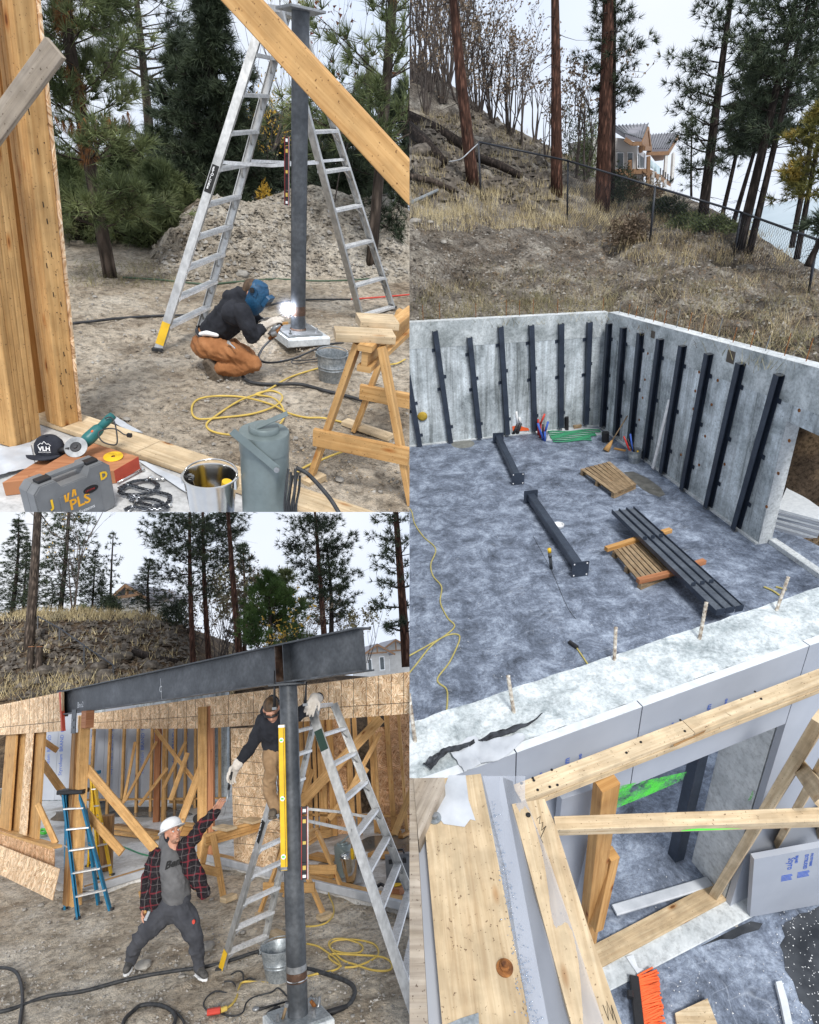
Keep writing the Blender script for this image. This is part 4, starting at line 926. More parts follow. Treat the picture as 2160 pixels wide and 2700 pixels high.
cz('welding_cable','black lead lying behind the welder, crossing past the column','cable',[(510,425),(600,400),(700,380),(850,368),(1000,366),(1230,365)],.013,M['rubber'])
cz('hose','red air hose behind the right foot of the ladder','hose',[(1235,364),(1380,354),(1500,345),(1760,322)],.012,M['red_hose'])
cz('hose','dark green hose stretched along the foot of the mound','hose',[(-690,180),(-400,198),(0,235),(300,215),(600,195),(1000,210),(1400,190),(1790,145)],.014,M['green_hose'])
cable('welding_cable','black cable lying on the dirt between the door post and the ladder','cable',[G(x *.313,675 +y *.313,.014)for x,y in [(560,570),(690,560),(850,542),(1000,525),(1300,505),(1500,500),(1750,498)]],.015,M['rubber'])
cz('wire','thin black wire looped on the dirt beside the galvanized bucket','wire',[(970,862),(880,875),(800,880),(740,880),(740,905),(800,908),(880,893),(970,890)],.006,M['rubber'])

# ---- buckets, can, sawhorse
bb=G(*Z2(1065,1045));bucket(bb,.115,.145,.26,'dented galvanized bucket on the dirt behind the sawhorse',M['galv'])
sL,sR=G(*Z2(885,1890)),G(*Z2(1740,2080));hz=D(*Z2(1290,705),((sL +sR)/2)[1])[2]
sh,stop,sa,se=saw_horse(sL,sR,hz,.95,'yellow pine sawhorse at the right edge of the welding yard',None,M['pine'])
b0_=stop +sa *.12 +UP *.02;single('board_offcut',MB().beam(f.pl(*Z2(1095,655),b0_,UP),f.pl(*Z2(1590,680),b0_,UP),.17,.05,UP,.004),M['pine_pale'],'short thick board laid across the near end of the sawhorse','board')
b1_=stop +sa *.52 +UP *.03;single('board_offcut',MB().beam(f.pl(*Z2(1290,545),b1_,UP),f.pl(*Z2(1610,560),b1_,UP),.22,.05,UP,.004),M['pine_pale'],'second board block laid behind the front one on the sawhorse','board')
single('board_offcut',MB().beam(G(*Z2(1180,1395),.02),G(*Z2(1570,1530),.02),.10,.038,UP,.003),M['pine_pale'],'flat board lying on the dirt behind the sawhorse brace','board')
single('wood_block',MB().beam(G(*Z2(840,1920),.02),G(*Z2(985,1850),.02),.09,.05,UP,.003),M['pine_pale'],'small wood block under the left foot of the sawhorse','block')
cb=G(703,1425,.165);ytop=D(703,1137,cb[1])[2];rod_can(cb,.119,ytop -cb[2],'grey-green steel electrode can with strap handle, standing by the steel bucket',ang=.15)
hk=MB()
for k in range(6):
    x=757 +k *6.0;hk.tube(smooth_pts([D(x +4,1236 +9 *(k%3),cb[1]-.05),D(x -3 +5 *(k%2),1290,cb[1]-.10 +.02 *(k%3)),D(x -6,1340,cb[1]-.1),D(x +2,1400,cb[1]-.1)],5),.0065,6)
single('cable_bundle',hk,M['rubber'],'bundle of black leads hanging on the right side of the electrode can','cable');cable('welding_cable','black lead arching from the electrode can down to the lower right corner','cable',[D(*Z2(770,1785),cb[1]),D(*Z2(860,1830),cb[1]),D(*Z2(960,1930),cb[1]-.05),D(*Z2(1060,2050),cb[1]-.1),D(*Z2(1140,2180),cb[1]-.15)],.011,M['rubber'])
sb=G(567,1432,.125);zr=D(567,1258,sb[1])[2];rs=76/FPX *sb[1]*1.02;st_b=bucket(sb,rs *.72,rs,zr -sb[2],'shiny stainless steel bucket of tools beside the electrode can',M['chrome'],True,False,'steel_bucket',40)
tw=thing('wrench','chrome combination wrench leaning inside the stainless bucket','wrench',sb +UP *.02);w0,w1=sb +V(-.01,-.02,.05),sb +V(-rs *.78,.0,zr -sb[2]-.02)
ob('shaft',MB().beam(w0,w1,.018,.007,V(0,-1,.2),.002),M['chrome'],tw);ob('ring',MB().lathe([(.010,-.005),(.021,-.005),(.021,.005),(.010,.005),(.010,-.005)],w1,V(0,-1,.2),16,False),M['chrome'],tw,True)
single('yellow_hammer',MB().tube([sb +V(.03,0,.1),sb +V(rs *.75,-.03,zr -sb[2]+.0)],[.02,.026],12),M['yellow'],'fat yellow tool handle sticking up in the stainless bucket','tool handle',smooth=True)
single('glove_yellow',voxel(hand_mb(sb +V(.02,-.06,.10),V(.1,.2,1),V(0,-1,0),.17,.3,1,r=.012),.006,2),M['yellow'],'crumpled yellow glove inside the stainless bucket','glove',smooth=2)

# ---- tool case, offcuts, cap, grinder
def P3(x,y):return (x *.313,675 +y *.313)
zs=.118
fr_,fl2=G(*P3(985,2110),zs),G(*P3(380,2390),zs);cx_=nrm(fl2 -fr_);cn=nrm(np.cross(cx_,UP));cn=cn if cn[1]<0 else -cn;Lc=np.linalg.norm(fl2 -fr_);Hc=D(*P3(940,1720),fr_[1])[2]-zs
cs_=thing('tool_case','grey plastic tool case with amber lettering standing on the slab','case',(fr_ +fl2)/2)
mid=(fr_ +fl2)/2;th=.125
def cq(u,w,d):return mid +cx_ *(-u)+UP *w -cn *d      # u: right, w: up, d: back
hw=Lc/2;outl=[(-hw,.02),(-hw +.02,0),(hw -.02,0),(hw,.02),(hw,Hc -.035),(hw -.035,Hc),(.10,Hc),(.075,Hc -.045),(-.075,Hc -.045),(-.10,Hc),(-hw +.035,Hc),(-hw,Hc -.035)]
def shell(d0,d1,ins,nm):
    return ob(nm,MB().prism([cq(u *(1 -ins),w *(1 -ins)+ins *Hc/2,d0)for u,w in outl],-cn *(d1 -d0)),M['case'],cs_)
shell(.006,.061,0,'front_shell');shell(.064,th,0,'back_shell');shell(0,.006,.03,'front_bulge');shell(.0605,.0645,.012,'seam')
ob('panel',MB().prism([cq(u,w,.0)for u,w in ((-.10,.02),(.135,.02),(.135,Hc -.10),(-.10,Hc -.10))],cn *.003),M['case'],cs_)
ob('handle',MB().beam(cq(-.10,Hc +.006,.062),cq(.10,Hc +.006,.062),.034,.026,UP,.006),M['case'],cs_)
for s in (-1,1):ob('latch',MB().beam(cq(s *.135 -.035,Hc +.006,.05),cq(s *.135 +.035,Hc +.006,.05),.045,.022,UP,.004),M['black'],cs_)
rx_=-cx_
for tx,u,w,sz,mt,sh_ in (('D',.145,Hc -.095,.062,'yellow',.003),('J',-.15,.165,.062,'yellow',.003),('PLS',-.055,.105,.085,'oprint',.002),('Laser Systems',-.085,.062,.030,'logo',0),('i/',-.075,.165,.06,'oprint',.003),('/i',-.03,.18,.05,'oprint',.003)):
    ob('lettering',text_mb(tx,cq(u,w,-.0045),rx_,UP,sz,0,bold=sh_),M[mt],cs_)
ob('oval_badge',MB().prism([cq(.08 +.045 *math.cos(a),Hc -.125 +.022 *math.sin(a),-.003)for a in np.linspace(0,6.28,20,False)],cn *.002),M['ink'],cs_)
ob('badge_print',text_mb('LIFETIME',cq(.046,Hc -.131,-.0055),rx_,UP,.015,0),M['red'],cs_)
def slab_block(name,label,corners,h,z,mat,endmat):
    p=[G(*P3(x,y),z +h)for x,y in corners];t=thing(name,label,'lumber',p[0]-UP *h)
    ob('block',MB().prism(p,V(0,0,-h)),mat,t);a,b=p[1],p[2]
    ob('sealed_end',MB().prism([a +V(.002,0,0),b +V(.002,0,0),b +V(.002,0,-h),a +V(.002,0,-h)],nrm(np.cross(b -a,UP))*-.003),endmat,t);return t
slab_block('lumber_offcut','thick reddish beam offcut with a bright red end lying behind the tool case',[(20,1910),(960,1810),(1165,1690),(760,1570),(330,1720)],.085,zs,M['red_wood'],M['red_end'])
slab_block('lumber_offcut','smaller reddish offcut stacked on top of the thick one under the grinder',[(235,1850),(520,1870),(800,1700),(570,1655)],.045,zs +.086,M['red_wood'],M['red_wood'])
zt_=zs +.135
cpb=G(*P3(430,1660),zt_ -.03);cap=thing('baseball_cap','dark navy baseball cap with white printed emblem resting on the offcuts','cap',cpb)
tocam=nrm(V(.25,-1,.15));sx_=nrm(np.cross(tocam,UP))*-1
ob('crown',MB().lathe([(.082,0),(.086,.03),(.080,.07),(.060,.10),(.03,.118),(0,.122)],cpb,nrm(V(.05,-.12,1)),24),M['navy'],cap,True)
br_=[];
for a in np.linspace(-1.35,1.35,14):br_.append(cpb +V(-.02,0,.008)+tocam *(.06 +.085 *math.cos(a))*1.0 +sx_ *.098 *math.sin(a)-UP *.012 *math.cos(a))
ob('brim',MB().prism(br_,V(0,0,.006)),M['navy'],cap);ob('button',MB().ell(cpb +V(.006,-.014,.122),.008,.008,.005,8,6),M['navy'],cap)
nl_=nrm(tocam +V(0,0,.22));uy_=nrm(UP -nl_ *nl_[2]);ux_=np.cross(uy_,nl_)
ec=cpb +tocam *.084 +UP *.045
em=text_mb('VLH',ec -ux_ *.034 +nl_ *.006,ux_,uy_,.036,0,bold=.001);em2=text_mb('RENOVATIONS',ec -ux_ *.034 -uy_ *.012 +nl_ *.006,ux_,uy_,.0098,0)
ob('emblem_text',em,M['logo'],cap);ob('emblem_line',em2,M['logo'],cap)
mp_=[(-.036,.03),(-.018,.046),(-.010,.040),(.0,.056),(.016,.038),(.022,.043),(.036,.03)];mk=MB()
for (x0,y0),(x1,y1)in zip(mp_,mp_[1:]):mk.beam(ec +ux_ *x0 +uy_ *y0 +nl_ *.007,ec +ux_ *x1 +uy_ *y1 +nl_ *.007,.003,.001,nl_)
ob('emblem_peaks',mk,M['logo'],cap)
gd=G(*P3(640,1610),zt_ +.04);gr=thing('angle_grinder','teal angle grinder with a grey disc lying on the red offcuts','grinder',gd);gn=nrm(V(.1,-.75,.85))
gax=nrm(f.pl(*P3(870,1390),gd +V(0,.05,.02),gn)-gd);
ob('disc',MB().lathe([(.067,-.002),(.067,.002),(.02,.004),(0,.004)],gd,gn,32),M['plate'],gr,True);ob('disc_hub',MB().lathe([(.034,0.003),(.030,.008),(.014,.010),(.012,.018),(0,.018)],gd,gn,20),M['rubber'],gr,True)
ob('gear_head',voxel(cone_chain(MB(),[gd -gn *.03,gd -gn *.03 +gax *.06],[.034,.033]),.007),M['can'],gr,2)
ob('motor_body',MB().tube([gd -gn *.03 +gax *.05,gd -gn *.03 +gax *.09,gd -gn *.03 +gax *.17,gd -gn *.03 +gax *.19],[.034,.040,.036,.028],16),flat('teal_housing',(.02,.13,.13),.4),gr,2)
ob('rear_handle',MB().tube([gd -gn *.03 +gax *.18,gd -gn *.03 +gax *.27,gd -gn *.03 +gax *.30],[.024,.028,.024],12),bpy.data.materials['teal_housing'],gr,2)
ob('side_handle',MB().tube([gd -gn *.02 +V(-.03,-.02,0),gd -gn *.03 +V(-.12,-.035,-.01)],[.016,.019],12),M['black'],gr,2);ob('switch',MB().ell(gd -gn *.03 +gax *.14 +gn *.03,.008,.018,.008),M['orange'],gr,2)
ob('cord',MB().tube(smooth_pts([f.pl(*P3(x,y),gd -gn *.03 +UP *.03,gn)for x,y in [(885,1370),(930,1358),(965,1400),(985,1500),(985,1580),(940,1590),(860,1560),(830,1490),(900,1455),(980,1460),(1040,1500),(1075,1510)]],6),.0045,6),M['rubber'],gr,2);ob('plug',MB().box(f.pl(*P3(1092,1510),gd -gn *.03 +UP *.03,gn),.026,.02,.022),M['black'],gr)
yd=G(*P3(955,1690),zs +.092);single('grinding_disc',MB().lathe([(.012,.003),(.045,.004),(.058,.002),(.058,0),(.012,0),(.012,.003)],yd,nrm(V(0,-.12,1)),32,False),M['yellow'],'yellow grinding disc lying on the red offcut behind the case','disc',smooth=True)
ch=MB();R=np.random.default_rng(8);pth=smooth_pts([G(*P3(x,y),zs +.012 +.02 *abs(math.sin(i *1.7)))for i,(x,y)in enumerate([(1000,1960),(1120,1900),(1250,1890),(1330,1930),(1270,1990),(1120,2010),(1010,1990),(1080,1930),(1200,1960),(1340,1990),(1430,2020),(1400,2090),(1280,2100),(1160,2070),(1080,2030),(1200,2040),(1330,2060),(1410,2120),(1250,2130),(1120,2110),(1050,2140)])],9)
for i,p in enumerate(pth[:-1]):
    d_=pth[i +1]-p;
    if np.linalg.norm(d_)>1e-4:ch.beam(p -d_ *.25,p +d_ *.75,.014 if i%2 else .028,.016 if i%2 else .009,UP,.003)
single('drive_chain',ch,pmat('oily_chain',[(.3,(.02,.022,.026)),(.7,(.16,.17,.19))],60,3,.3,.8),'heap of oily roller chain on the slab beside the tool case','chain')
for k,(a,b)in enumerate((((990,1910),(1200,1800)),((1010,1935),(1270,1870)),((1080,2160),(1150,2070)),((1180,2150),(1430,2100)),((1280,1885),(1370,1880)))):
    p,q_=G(*P3(*a),zs +.012),G(*P3(*b),zs +.012);t=thing('wrench',['long chrome wrench behind the chain heap','second chrome wrench lying across the chain','short spanner under the front of the chain heap','steel bar lying in front of the chain heap','chrome socket piece at the right of the chain heap'][k],'wrench',p)
    ob('shaft',MB().tube([p,q_],.007,8),M['chrome'],t,2);ob('head',MB().lathe([(.012,0),(.015,.01),(.012,.022),(0,.022)],q_ -nrm(q_ -p)*.01,nrm(q_ -p),10),M['chrome'],t,True)
# plastic sheet
def sheet(name,label,px,z,mat,cat='plastic sheet',amp=.02,seed=1,P=P3,n=14):
    c=[G(*P(x,y),z)for x,y in px];q=np.zeros((n,n,3))
    for i,a in enumerate(np.linspace(0,1,n)):
        for j,b in enumerate(np.linspace(0,1,n)):q[i,j]=lerp(lerp(c[0],c[1],a),lerp(c[3],c[2],a),b)
    q[...,2]+=vnoise(q[...,0],q[...,1],seed,3,9)*amp;q2=q.copy();q2[...,2]-=.002;mb=grid_mb(q);o_=len(mb.v);m2=grid_mb(q2);mb.v+=m2.v;mb.f+=[tuple(o_ +i for i in reversed(t))for t in m2.f];mb.uv+=m2.uv;mb.mi+=m2.mi
    return single(name,mb,mat,label,cat,smooth=2)
sheet('poly_sheet','crumpled clear plastic sheet on the slab left of the tool case',[(-60,1680),(260,1590),(300,1780),(-60,1900)],zs +.004,M['plastic_w'],amp=.05)
sheet('poly_sheet','strip of white plastic along the inner side of the sill plank',[(1165,1735),(1230,1745),(1700,1960),(1640,2050)],zs +.004,M['plastic_w'],amp=.02,seed=4)
sheet('poly_sheet','scrap of pale plastic lying on the dirt outside the sill behind the grinder',[(880,1370),(960,1360),(1210,1500),(1080,1480)],.01,M['plastic_w'],amp=.03,seed=6)

# ---- trees and shrubs behind the yard
yp=pine('pine_tree','young pine with brown dead needles on its trunk, just right of the door post',G(291,728),5.6,.075,.10,1.15,101,'pines behind the welding yard',bark='bark_grey',leaf='needle',whorls=13,per=7,tuft=22,nn=30,L=.21,wd=.010,up=.55,spread=.5,prof=lambda x:(1 -x)**.5 *(.75 +.25 *math.sin(min(1,x *4)*1.57)),stubs=False)
ax=yp[1];R=np.random.default_rng(3);cc,dd_=[],[]
for z in np.concatenate([R.uniform(.36,.44,50),R.uniform(.26,.33,60),R.uniform(.50,.56,40)]):
    a=R.uniform(0,6.28);cc.append(ax(z)+V(math.cos(a),math.sin(a),0)*.05);dd_.append(nrm(V(math.cos(a)*.6,math.sin(a)*.6,-1.2)))
for a in R.uniform(0,6.28,40):cc.append(ax(.30)+V(math.cos(a),math.sin(a),.6)*R.uniform(.2,.6));dd_.append(V(0,0,-1.0))
leaf_part('dead_needles',Leaf().tris(needles(R,cc,dd_,16,.17,.008,.25)),M['needle_br'],yp[0])
rp_b=D(988,560,11.2);rp_=pine('pine_tree','young pine with a brown needle tuft at the upper right, behind the mound',V(rp_b[0],11.2,.2),7.4,.075,.22,1.7,102,'pines behind the welding yard',bark='bark_grey',leaf='needle',whorls=14,per=6,tuft=16,nn=28,L=.26,wd=.012,up=.65,spread=.5,prof=lambda x:(1 -x)**.6,stubs=False)
ax=rp_[1];cc=[ax(z)+V(*R.normal(0,.04,2),0)for z in R.uniform(.50,.57,60)];leaf_part('dead_needles',Leaf().tris(needles(R,cc,[V(0,0,-1.2)]*60,14,.26,.012,.25)),M['needle_br'],rp_[0])
def far(px,py,y,z=0.0):p=D(px,py,y);return V(p[0],y,z)
def top(px,py,y):return D(px,py,y)[2]
dc=fir('conifer','dense dark conifer behind the left rail of the stepladder',far(575,500,13.0),top(575,-20,13.0),.14,.03,1.35,103,'pines behind the welding yard',whorls=34,per=7,tuft=14,nn=24,L=.20,wd=.014,up=.1)[0]
fir('conifer','dark conifer filling the gap left of the dense one',far(500,500,15.0),top(500,105,15.0),.14,.02,1.3,104,'pines behind the welding yard',leaf='needle_dk',whorls=26,per=7,tuft=14,nn=22,L=.20,wd=.015,up=.15)
pine('pine_tree','sparse tall pine with bare twigs against the sky, upper left',far(408,500,17.0),top(398,-110,17.0),.12,.55,2.0,105,'pines behind the welding yard',bark='bark_grey',whorls=12,per=5,tuft=8,nn=22,L=.24,wd=.012,up=.3)
for k,(x,y_,h,r,sd)in enumerate([(905,14.5,290,1.6,106),(1060,13.2,230,1.6,107),(955,18.5,210,1.9,108),(330,12.5,400,1.3,109),(420,11.6,450,1.0,110),(190,11.5,440,1.2,111)]):
    fir('conifer',['dark bushy conifer right of the column behind the mound','dark conifer at the right edge behind the mound','tall dark conifer behind the right young pine','low bushy pine behind the young pine trunk','low pine sapling at the left end of the mound','low pine growth beside the door post'][k],far(x,500,y_),top(x,h,y_),.12,.02,r,sd,'pines behind the welding yard',leaf='needle_dk' if k<3 else 'needle',whorls=16,per=7,tuft=12,nn=26,L=.20,wd=.013,up=.3)
for k,(x,y_,h)in enumerate([(720,26,300),(665,30,330),(770,28,290),(840,24,330),(630,24,380),(690,36,275),(610,33,330),(560,31,320),(450,28,380),(800,35,280)]):
    h=top(x,h,y_)
    if k==0:h0f=h;fp=fir('forest_tree','distant dark forest tree seen between ladder and column',far(x,500,y_),h,.14,.02,2.1,120,'forest beyond the mound',whorls=18,per=6,tuft=8,nn=18,L=.30,wd=.03)[0]
    else:dup(fp,far(x,500,y_),'distant dark forest tree seen between ladder and column',k *1.3,(h/h0f,)*3)
bush('shrub','bright orange-yellow shrub on the mound crest left of the column',far(695,515,12.2,.75),.16,.45,131,'yleaf',260,.07);bush('shrub','tall pale yellow autumn shrub beyond the mound',far(718,500,19,1.4),.7,1.7,132,'yleaf',260,.10)
shrub('bare_shrub','bare twiggy tree with rust-red leaves right of the column top',far(835,300,12.5),5.3,3,.18,133,None,'rleaf',260,.08,r0=.022,depth=3,cat='shrub');shrub('bare_shrub','grey twiggy brush beyond the mound behind the column',far(740,500,17),4.6,6,.25,134,None,'weed',300,.07,r0=.02)
grassA=Leaf();R=np.random.default_rng(2);gp=np.array([G(R.uniform(190,480),R.uniform(690,760))for _ in range(500)]);grassA.tris(blades(R,gp,.12,.008,.7));leaf_stuff('twigs_and_grass',grassA,M['weed'])
# ================================================================ SITE B: the beam raising (lower left)
use(FB);f=FB;G=f.G;D=f.D
def B1(x,y):return (x *.313,1350 +y *.313)
def B2(x,y):return (540 +x *.313,1350 +y *.313)
def B3(x,y):return (x *.313,2025 +y *.313)
def B4(x,y):return (540 +x *.313,2025 +y *.313)
ZS=.14
# ---- ground, slab, hillside
nx,ny=320,320
ys=3.6 *(7.0**np.linspace(0,1,ny));us=np.linspace(-1.0,.30,nx);Yg,Ug=np.meshgrid(ys,us,indexing='ij');Xg=Ug *(Yg +1.0)*.95
Zg=(vnoise(Xg,Yg,13,4,1.2)-.5)*.07 +(vnoise(Xg,Yg,19,5,5)-.5)*.085 -.015
struct('ground',grid_mb(np.stack([Xg,Yg,Zg],2)),M['dirtB'],2)
K=G(530,2250,ZS);Lp=G(212,2347,ZS);Rp=G(1080,2382,ZS);wR=nrm(Rp -K);wL=nrm(Lp -K);nR=nrm(np.cross(wR,UP));nR=nR if nR[1]<0 else -nR
S3a,S3b=G(0,2296,0),G(150,2380,0);w3=nrm(S3a -S3b);n3=nrm(np.cross(w3,UP));n3=n3 if n3[1]<0 else -n3
Lq=Lp +w3 *0.0
poly=[Lp -UP *.04,K -UP *.04,Rp +wR *2 -UP *.04,Rp +wR *2 +V(2,22,-.04),Lp +w3 *9 +V(-3,16,-.04),Lp +w3 *9 -UP *.04]
struct('slab',MB().prism(poly,V(0,0,-.5)),M['slabB'])
R=np.random.default_rng(21)
for k,(cx_,cy_,rx,ry)in enumerate(((1250,370,330,55),(620,400,200,60),(700,170,180,26))):
    pl=[G(*B3(cx_ +rx *math.cos(a)*(1 +.25 *math.sin(3 *a +k)),cy_ +ry *math.sin(a)*(1 +.2 *math.cos(2 *a))),ZS -.034)for a in np.linspace(0,6.28,36,False)]
    struct('puddle',MB().prism(pl,V(0,0,-.003)),M['water'])
for k,(cx_,cy_,rx,ry)in enumerate(((1560,640,330,75),(1050,820,120,28),(1690,440,200,30))):
    pl=[G(*B4(cx_ +rx *math.cos(a)*(1 +.2 *math.sin(3 *a +k)),cy_ +ry *math.sin(a)),ZS -.034)for a in np.linspace(0,6.28,36,False)]
    struct('puddle',MB().prism(pl,V(0,0,-.003)),M['water'])
# sills along the slab edge, with a plastic flap under them
def sillB(a,b,label,inn_):
    single('sill_plank',MB().beam(a +inn_ *.07 +UP *.0,b +inn_ *.07 +UP *.0,.14,.04,UP,.003),M['pine'],label,'plank')
sillB(Lp +nrm(K -Lp)*.05,K -nrm(K -Lp)*.05,'pine sill plank along the slab edge between post and worker',V(0,1,0));sillB(K +wR *.05,Rp +wR *.8,'long pine sill plank along the slab edge right of the column',V(0,1,0))
single('poly_sheet',MB().beam(Lp -UP *.03 +V(0,-.05,0),K -UP *.03 +V(0,-.05,0),.06,.11,UP,.01),M['plastic_w'],'white plastic flap under the left sill plank','plastic sheet');single('poly_sheet',MB().beam(K -UP *.03 +V(0,-.05,0),Rp +wR -UP *.03 +V(0,-.05,0),.06,.11,UP,.01),M['plastic_w'],'white plastic flap under the right sill plank','plastic sheet')
sil=[(-60,1640),(0,1632),(60,1618),(110,1612),(180,1612),(260,1614),(320,1618),(400,1622),(440,1635),(480,1660),(520,1700),(560,1728),(620,1738),(700,1760),(800,1775),(1100,1790)]
un=np.linspace(-60,1100,130);ty=np.interp(un,[p[0]for p in sil],[p[1]for p in sil]);Ph=np.zeros((130,70,3))
for i,(ux,t_)in enumerate(zip(un,ty)):
    b=D(ux,1985 -.07 *ux,21.0);b[2]=min(b[2],.5);tp=D(ux,t_,33.0)
    for j,v in enumerate(np.linspace(0,1,70)):
        if v<.8:q=v/.8;p=lerp(b,tp,q);p[2]=b[2]+(tp[2]-b[2])*q**.9
        else:q=(v -.8)/.2;p=tp +V(0,14 *q,-.8 *q)
        Ph[i,j]=p
jj=np.sin(np.clip(np.linspace(0,1,70)/.8,0,1)*math.pi)*.9 +.08
Ph[...,2]+=(vnoise(Ph[...,0],Ph[...,1],8,5,.7)-.5)*1.3 *jj[None];Ph[...,1]+=(vnoise(Ph[...,0]+4,Ph[...,1]*2,18,5,2)-.5)*1.3 *jj[None]
hb=grid_mb(Ph);struct('hillside',hb,M['hillB'],2);bvhB=bvh_of(hb)
pp=[h for h in (f.hit(bvhB,R.uniform(0,520),R.uniform(1625,1850))for _ in range(3600))if h is not None]
pebbles('hillside_rubble',pp[:2600],.05,.28,M['rock_dark'],6);pebbles('hillside_clods',pp[2600:],.06,.24,M['hillB'],16)
k=0
for x,y,s in [(88,1700,.35),(53,1680,.3),(60,1750,.35),(300,1745,.5),(262,1765,.45),(330,1735,.4),(212,1770,.4),(118,1775,.45),(180,1742,.3),(370,1672,.4),(310,1690,.35),(230,1790,.4),(280,1785,.45),(400,1760,.4),(150,1700,.3),(40,1735,.35)]:
    h=f.hit(bvhB,x,y);k+=1
    if h is not None:stone(h,s,'angular grey rock lying on the dark rubble slope','rocks on the rubble slope',M['rock_dark'],60 +k,k,.8,'rock')
hp=np.array([h for h in (f.hit(bvhB,R.uniform(0,620),v)for v in np.concatenate([R.uniform(1610,1640,1000),R.uniform(1785,1850,380),R.uniform(1640,1760,130)]))if h is not None])
leaf_stuff('dry_grass',Leaf().tris(blades(R,np.repeat(hp,5,0)+R.normal(0,.15,(len(hp)*5,3))*V(1,1,0),.38,.035,.4)),M['drygrass'])
def hp_(x,y):
    h=f.hit(bvhB,x,y);return h if h is not None else D(x,y,30)
for k,(x,y0,y1)in enumerate(((79,1757,1707),(101,1760,1707))):
    b=hp_(x,y0);t=thing('tree_stump',['cut stump with orange top beside the tall trunk on the slope','taller cut stump with orange top, right of its twin'][k],'stump',b);hh=D(x,y1,b[1])[2]-b[2]
    ob('stem',MB().lathe([(.17,-.2),(.14,.2),(.13,hh),(0,hh)],b,n=12),M['bark_grey'],t,True);ob('cut_face',MB().lathe([(.13,hh +.01),(.12,hh +.03),(0,hh +.03)],b,n=12),M['red_wood'],t,True)
a,b=hp_(352,1730),hp_(470,1757);single('fallen_log',MB().tube([a +UP *.2,lerp(a,b,.5)+UP *.12,b +UP *.2],[.17,.15,.12],10),M['bark_dk'],'dark charred log lying down the rubble slope above the beam','log',smooth=2)
fn=thing('hand_rail_fence','thin black rail fence descending the rubble slope','fence',hp_(135,1660));fp_=[hp_(x,y)for x,y in ((100,1665),(157,1705),(222,1757),(299,1790))];ft=[D(x,y,p[1])for (x,y),p in zip(((100,1625),(157,1656),(222,1702),(299,1754)),fp_)]
for p,q in zip(fp_,ft):ob('post',MB().tube([p -UP *.1,q],.035,6),M['fence'],fn)
for p,q in zip(ft,ft[1:]):ob('rail',MB().tube([p,q],.03,6),M['fence'],fn)

# ---- left wall: knee wall, studs, header, built-up post
kw=thing('knee_wall','strand board knee wall with nailed studs at the left edge','wall frame',S3b)
def S3(px,py,off=0.0):return f.pl(px,py,S3b +n3 *off,n3)
def S2(px,py,off=0.0):return f.pl(px,py,K +nR *off,nR)
ob('osb_panel',MB().prism([S3(*B3(-80,500)),S3(*B3(455,680)),S3(*B3(455,830)),S3(*B3(-80,640))],-n3 *.012),M['osb_shade'],kw)
ob('top_plate',MB().beam(S3(*B3(-80,500),-.07),S3(*B3(480,668),-.07),.16,.04,UP,.003),M['pine'],kw)
single('osb_offcut',MB().prism([S3(*B3(-80,620),.06),S3(*B3(500,850),.22),S3(*B3(440,1115),.35),S3(*B3(-80,860),.18)],-n3 *.012),M['osb'],'loose strand board sheet with a red edge leaning on the knee wall','board')
zt3=S3(*B1(505,1845))[2]
for k,(x0,x1,off,m_)in enumerate(((0,85,-.10,'pine'),(100,170,-.2,'pine'),(165,225,-.02,'osb'),(212,325,-.10,'pine'),(60,98,-.3,'pine'))):
    b0,b1=S3(*B3(x0,500 +.3 *x0),off),S3(*B3(x1,500 +.3 *x1),off);mid=(b0 +b1)/2;tp=V(mid[0],mid[1],zt3 +.05);ww=np.linalg.norm(b1 -b0)
    ob('stud' if m_=='pine' else 'osb_strip',MB().beam(mid,tp,ww,.04 if m_=='pine' else .02,n3,.003),M[m_],kw)
hd3=thing('header_wall','strand board header band over the left opening, ending in a red edge','wall panel',S3(*B1(300,1860)))
for x0,x1 in ((-90,180),(183,520)):
    def e(x,t):return B1(x,(1625 -.208 *x)if t else (1880 -.067 *x))
    ob('osb_panel',MB().prism([S3(*e(x0,1)),S3(*e(x1,1)),S3(*e(x1,0)),S3(*e(x0,0))],-n3 *.04),M['osb'],hd3)
ob('red_edge',MB().prism([S3(*B1(497,1518),.004),S3(*B1(509,1516),.004),S3(*B1(527,1846),.004),S3(*B1(515,1846),.004)],-n3 *.05),M['red_end'],hd3)
lm=MB()
for x in (90,160,250,320,365,410,450):lm.beam(S3(*e(x,1),.002),S3(*e(x,0),.002),.008,.002,n3)
lm.beam(S3(*B1(0,1815),.002),S3(*B1(510,1765),.002),.008,.002,n3);ob('snap_lines',lm,M['ink'],hd3)
pb=S3(*B3(600,1045),.02);pb[2]=.10;post=thing('timber_post','dark brown strand lumber post flanked by pine studs, carrying the beam','post',pb);pt=zt3 -.02
wpx=.062 *2
ob('core',MB().beam(pb,V(pb[0],pb[1],pt),.17,.17,n3,.003),M['lvl'],post)
for s,n_ in ((-1,2),(1,3)):
    for k in range(n_):
        a=pb -w3 *s *(.085 +.02 +.04 *k)-n3 *.02;ob('stud',MB().beam(a,V(a[0],a[1],pt +(.25 if s>0 else 0)),.04,.14,n3,.003),M['pine'],post)
ob('bracket',MB().beam(V(pb[0],pb[1],pt)+n3 *.09,V(pb[0],pb[1],pt +.36)+n3 *.09,.19,.012,n3),M['steel'],post);ob('block',MB().box(V(pb[0],pb[1],pt +.2)-w3 *.33,.2,.12,.26,math.atan2(w3[1],w3[0]),.004),M['red_wood'],post)
for z in (.09,.2):ob('bolt',MB().lathe([(.016,0),(.016,.012),(0,.014)],V(pb[0],pb[1],pt +z)+n3 *.097,n3,8),M['plate'],post)

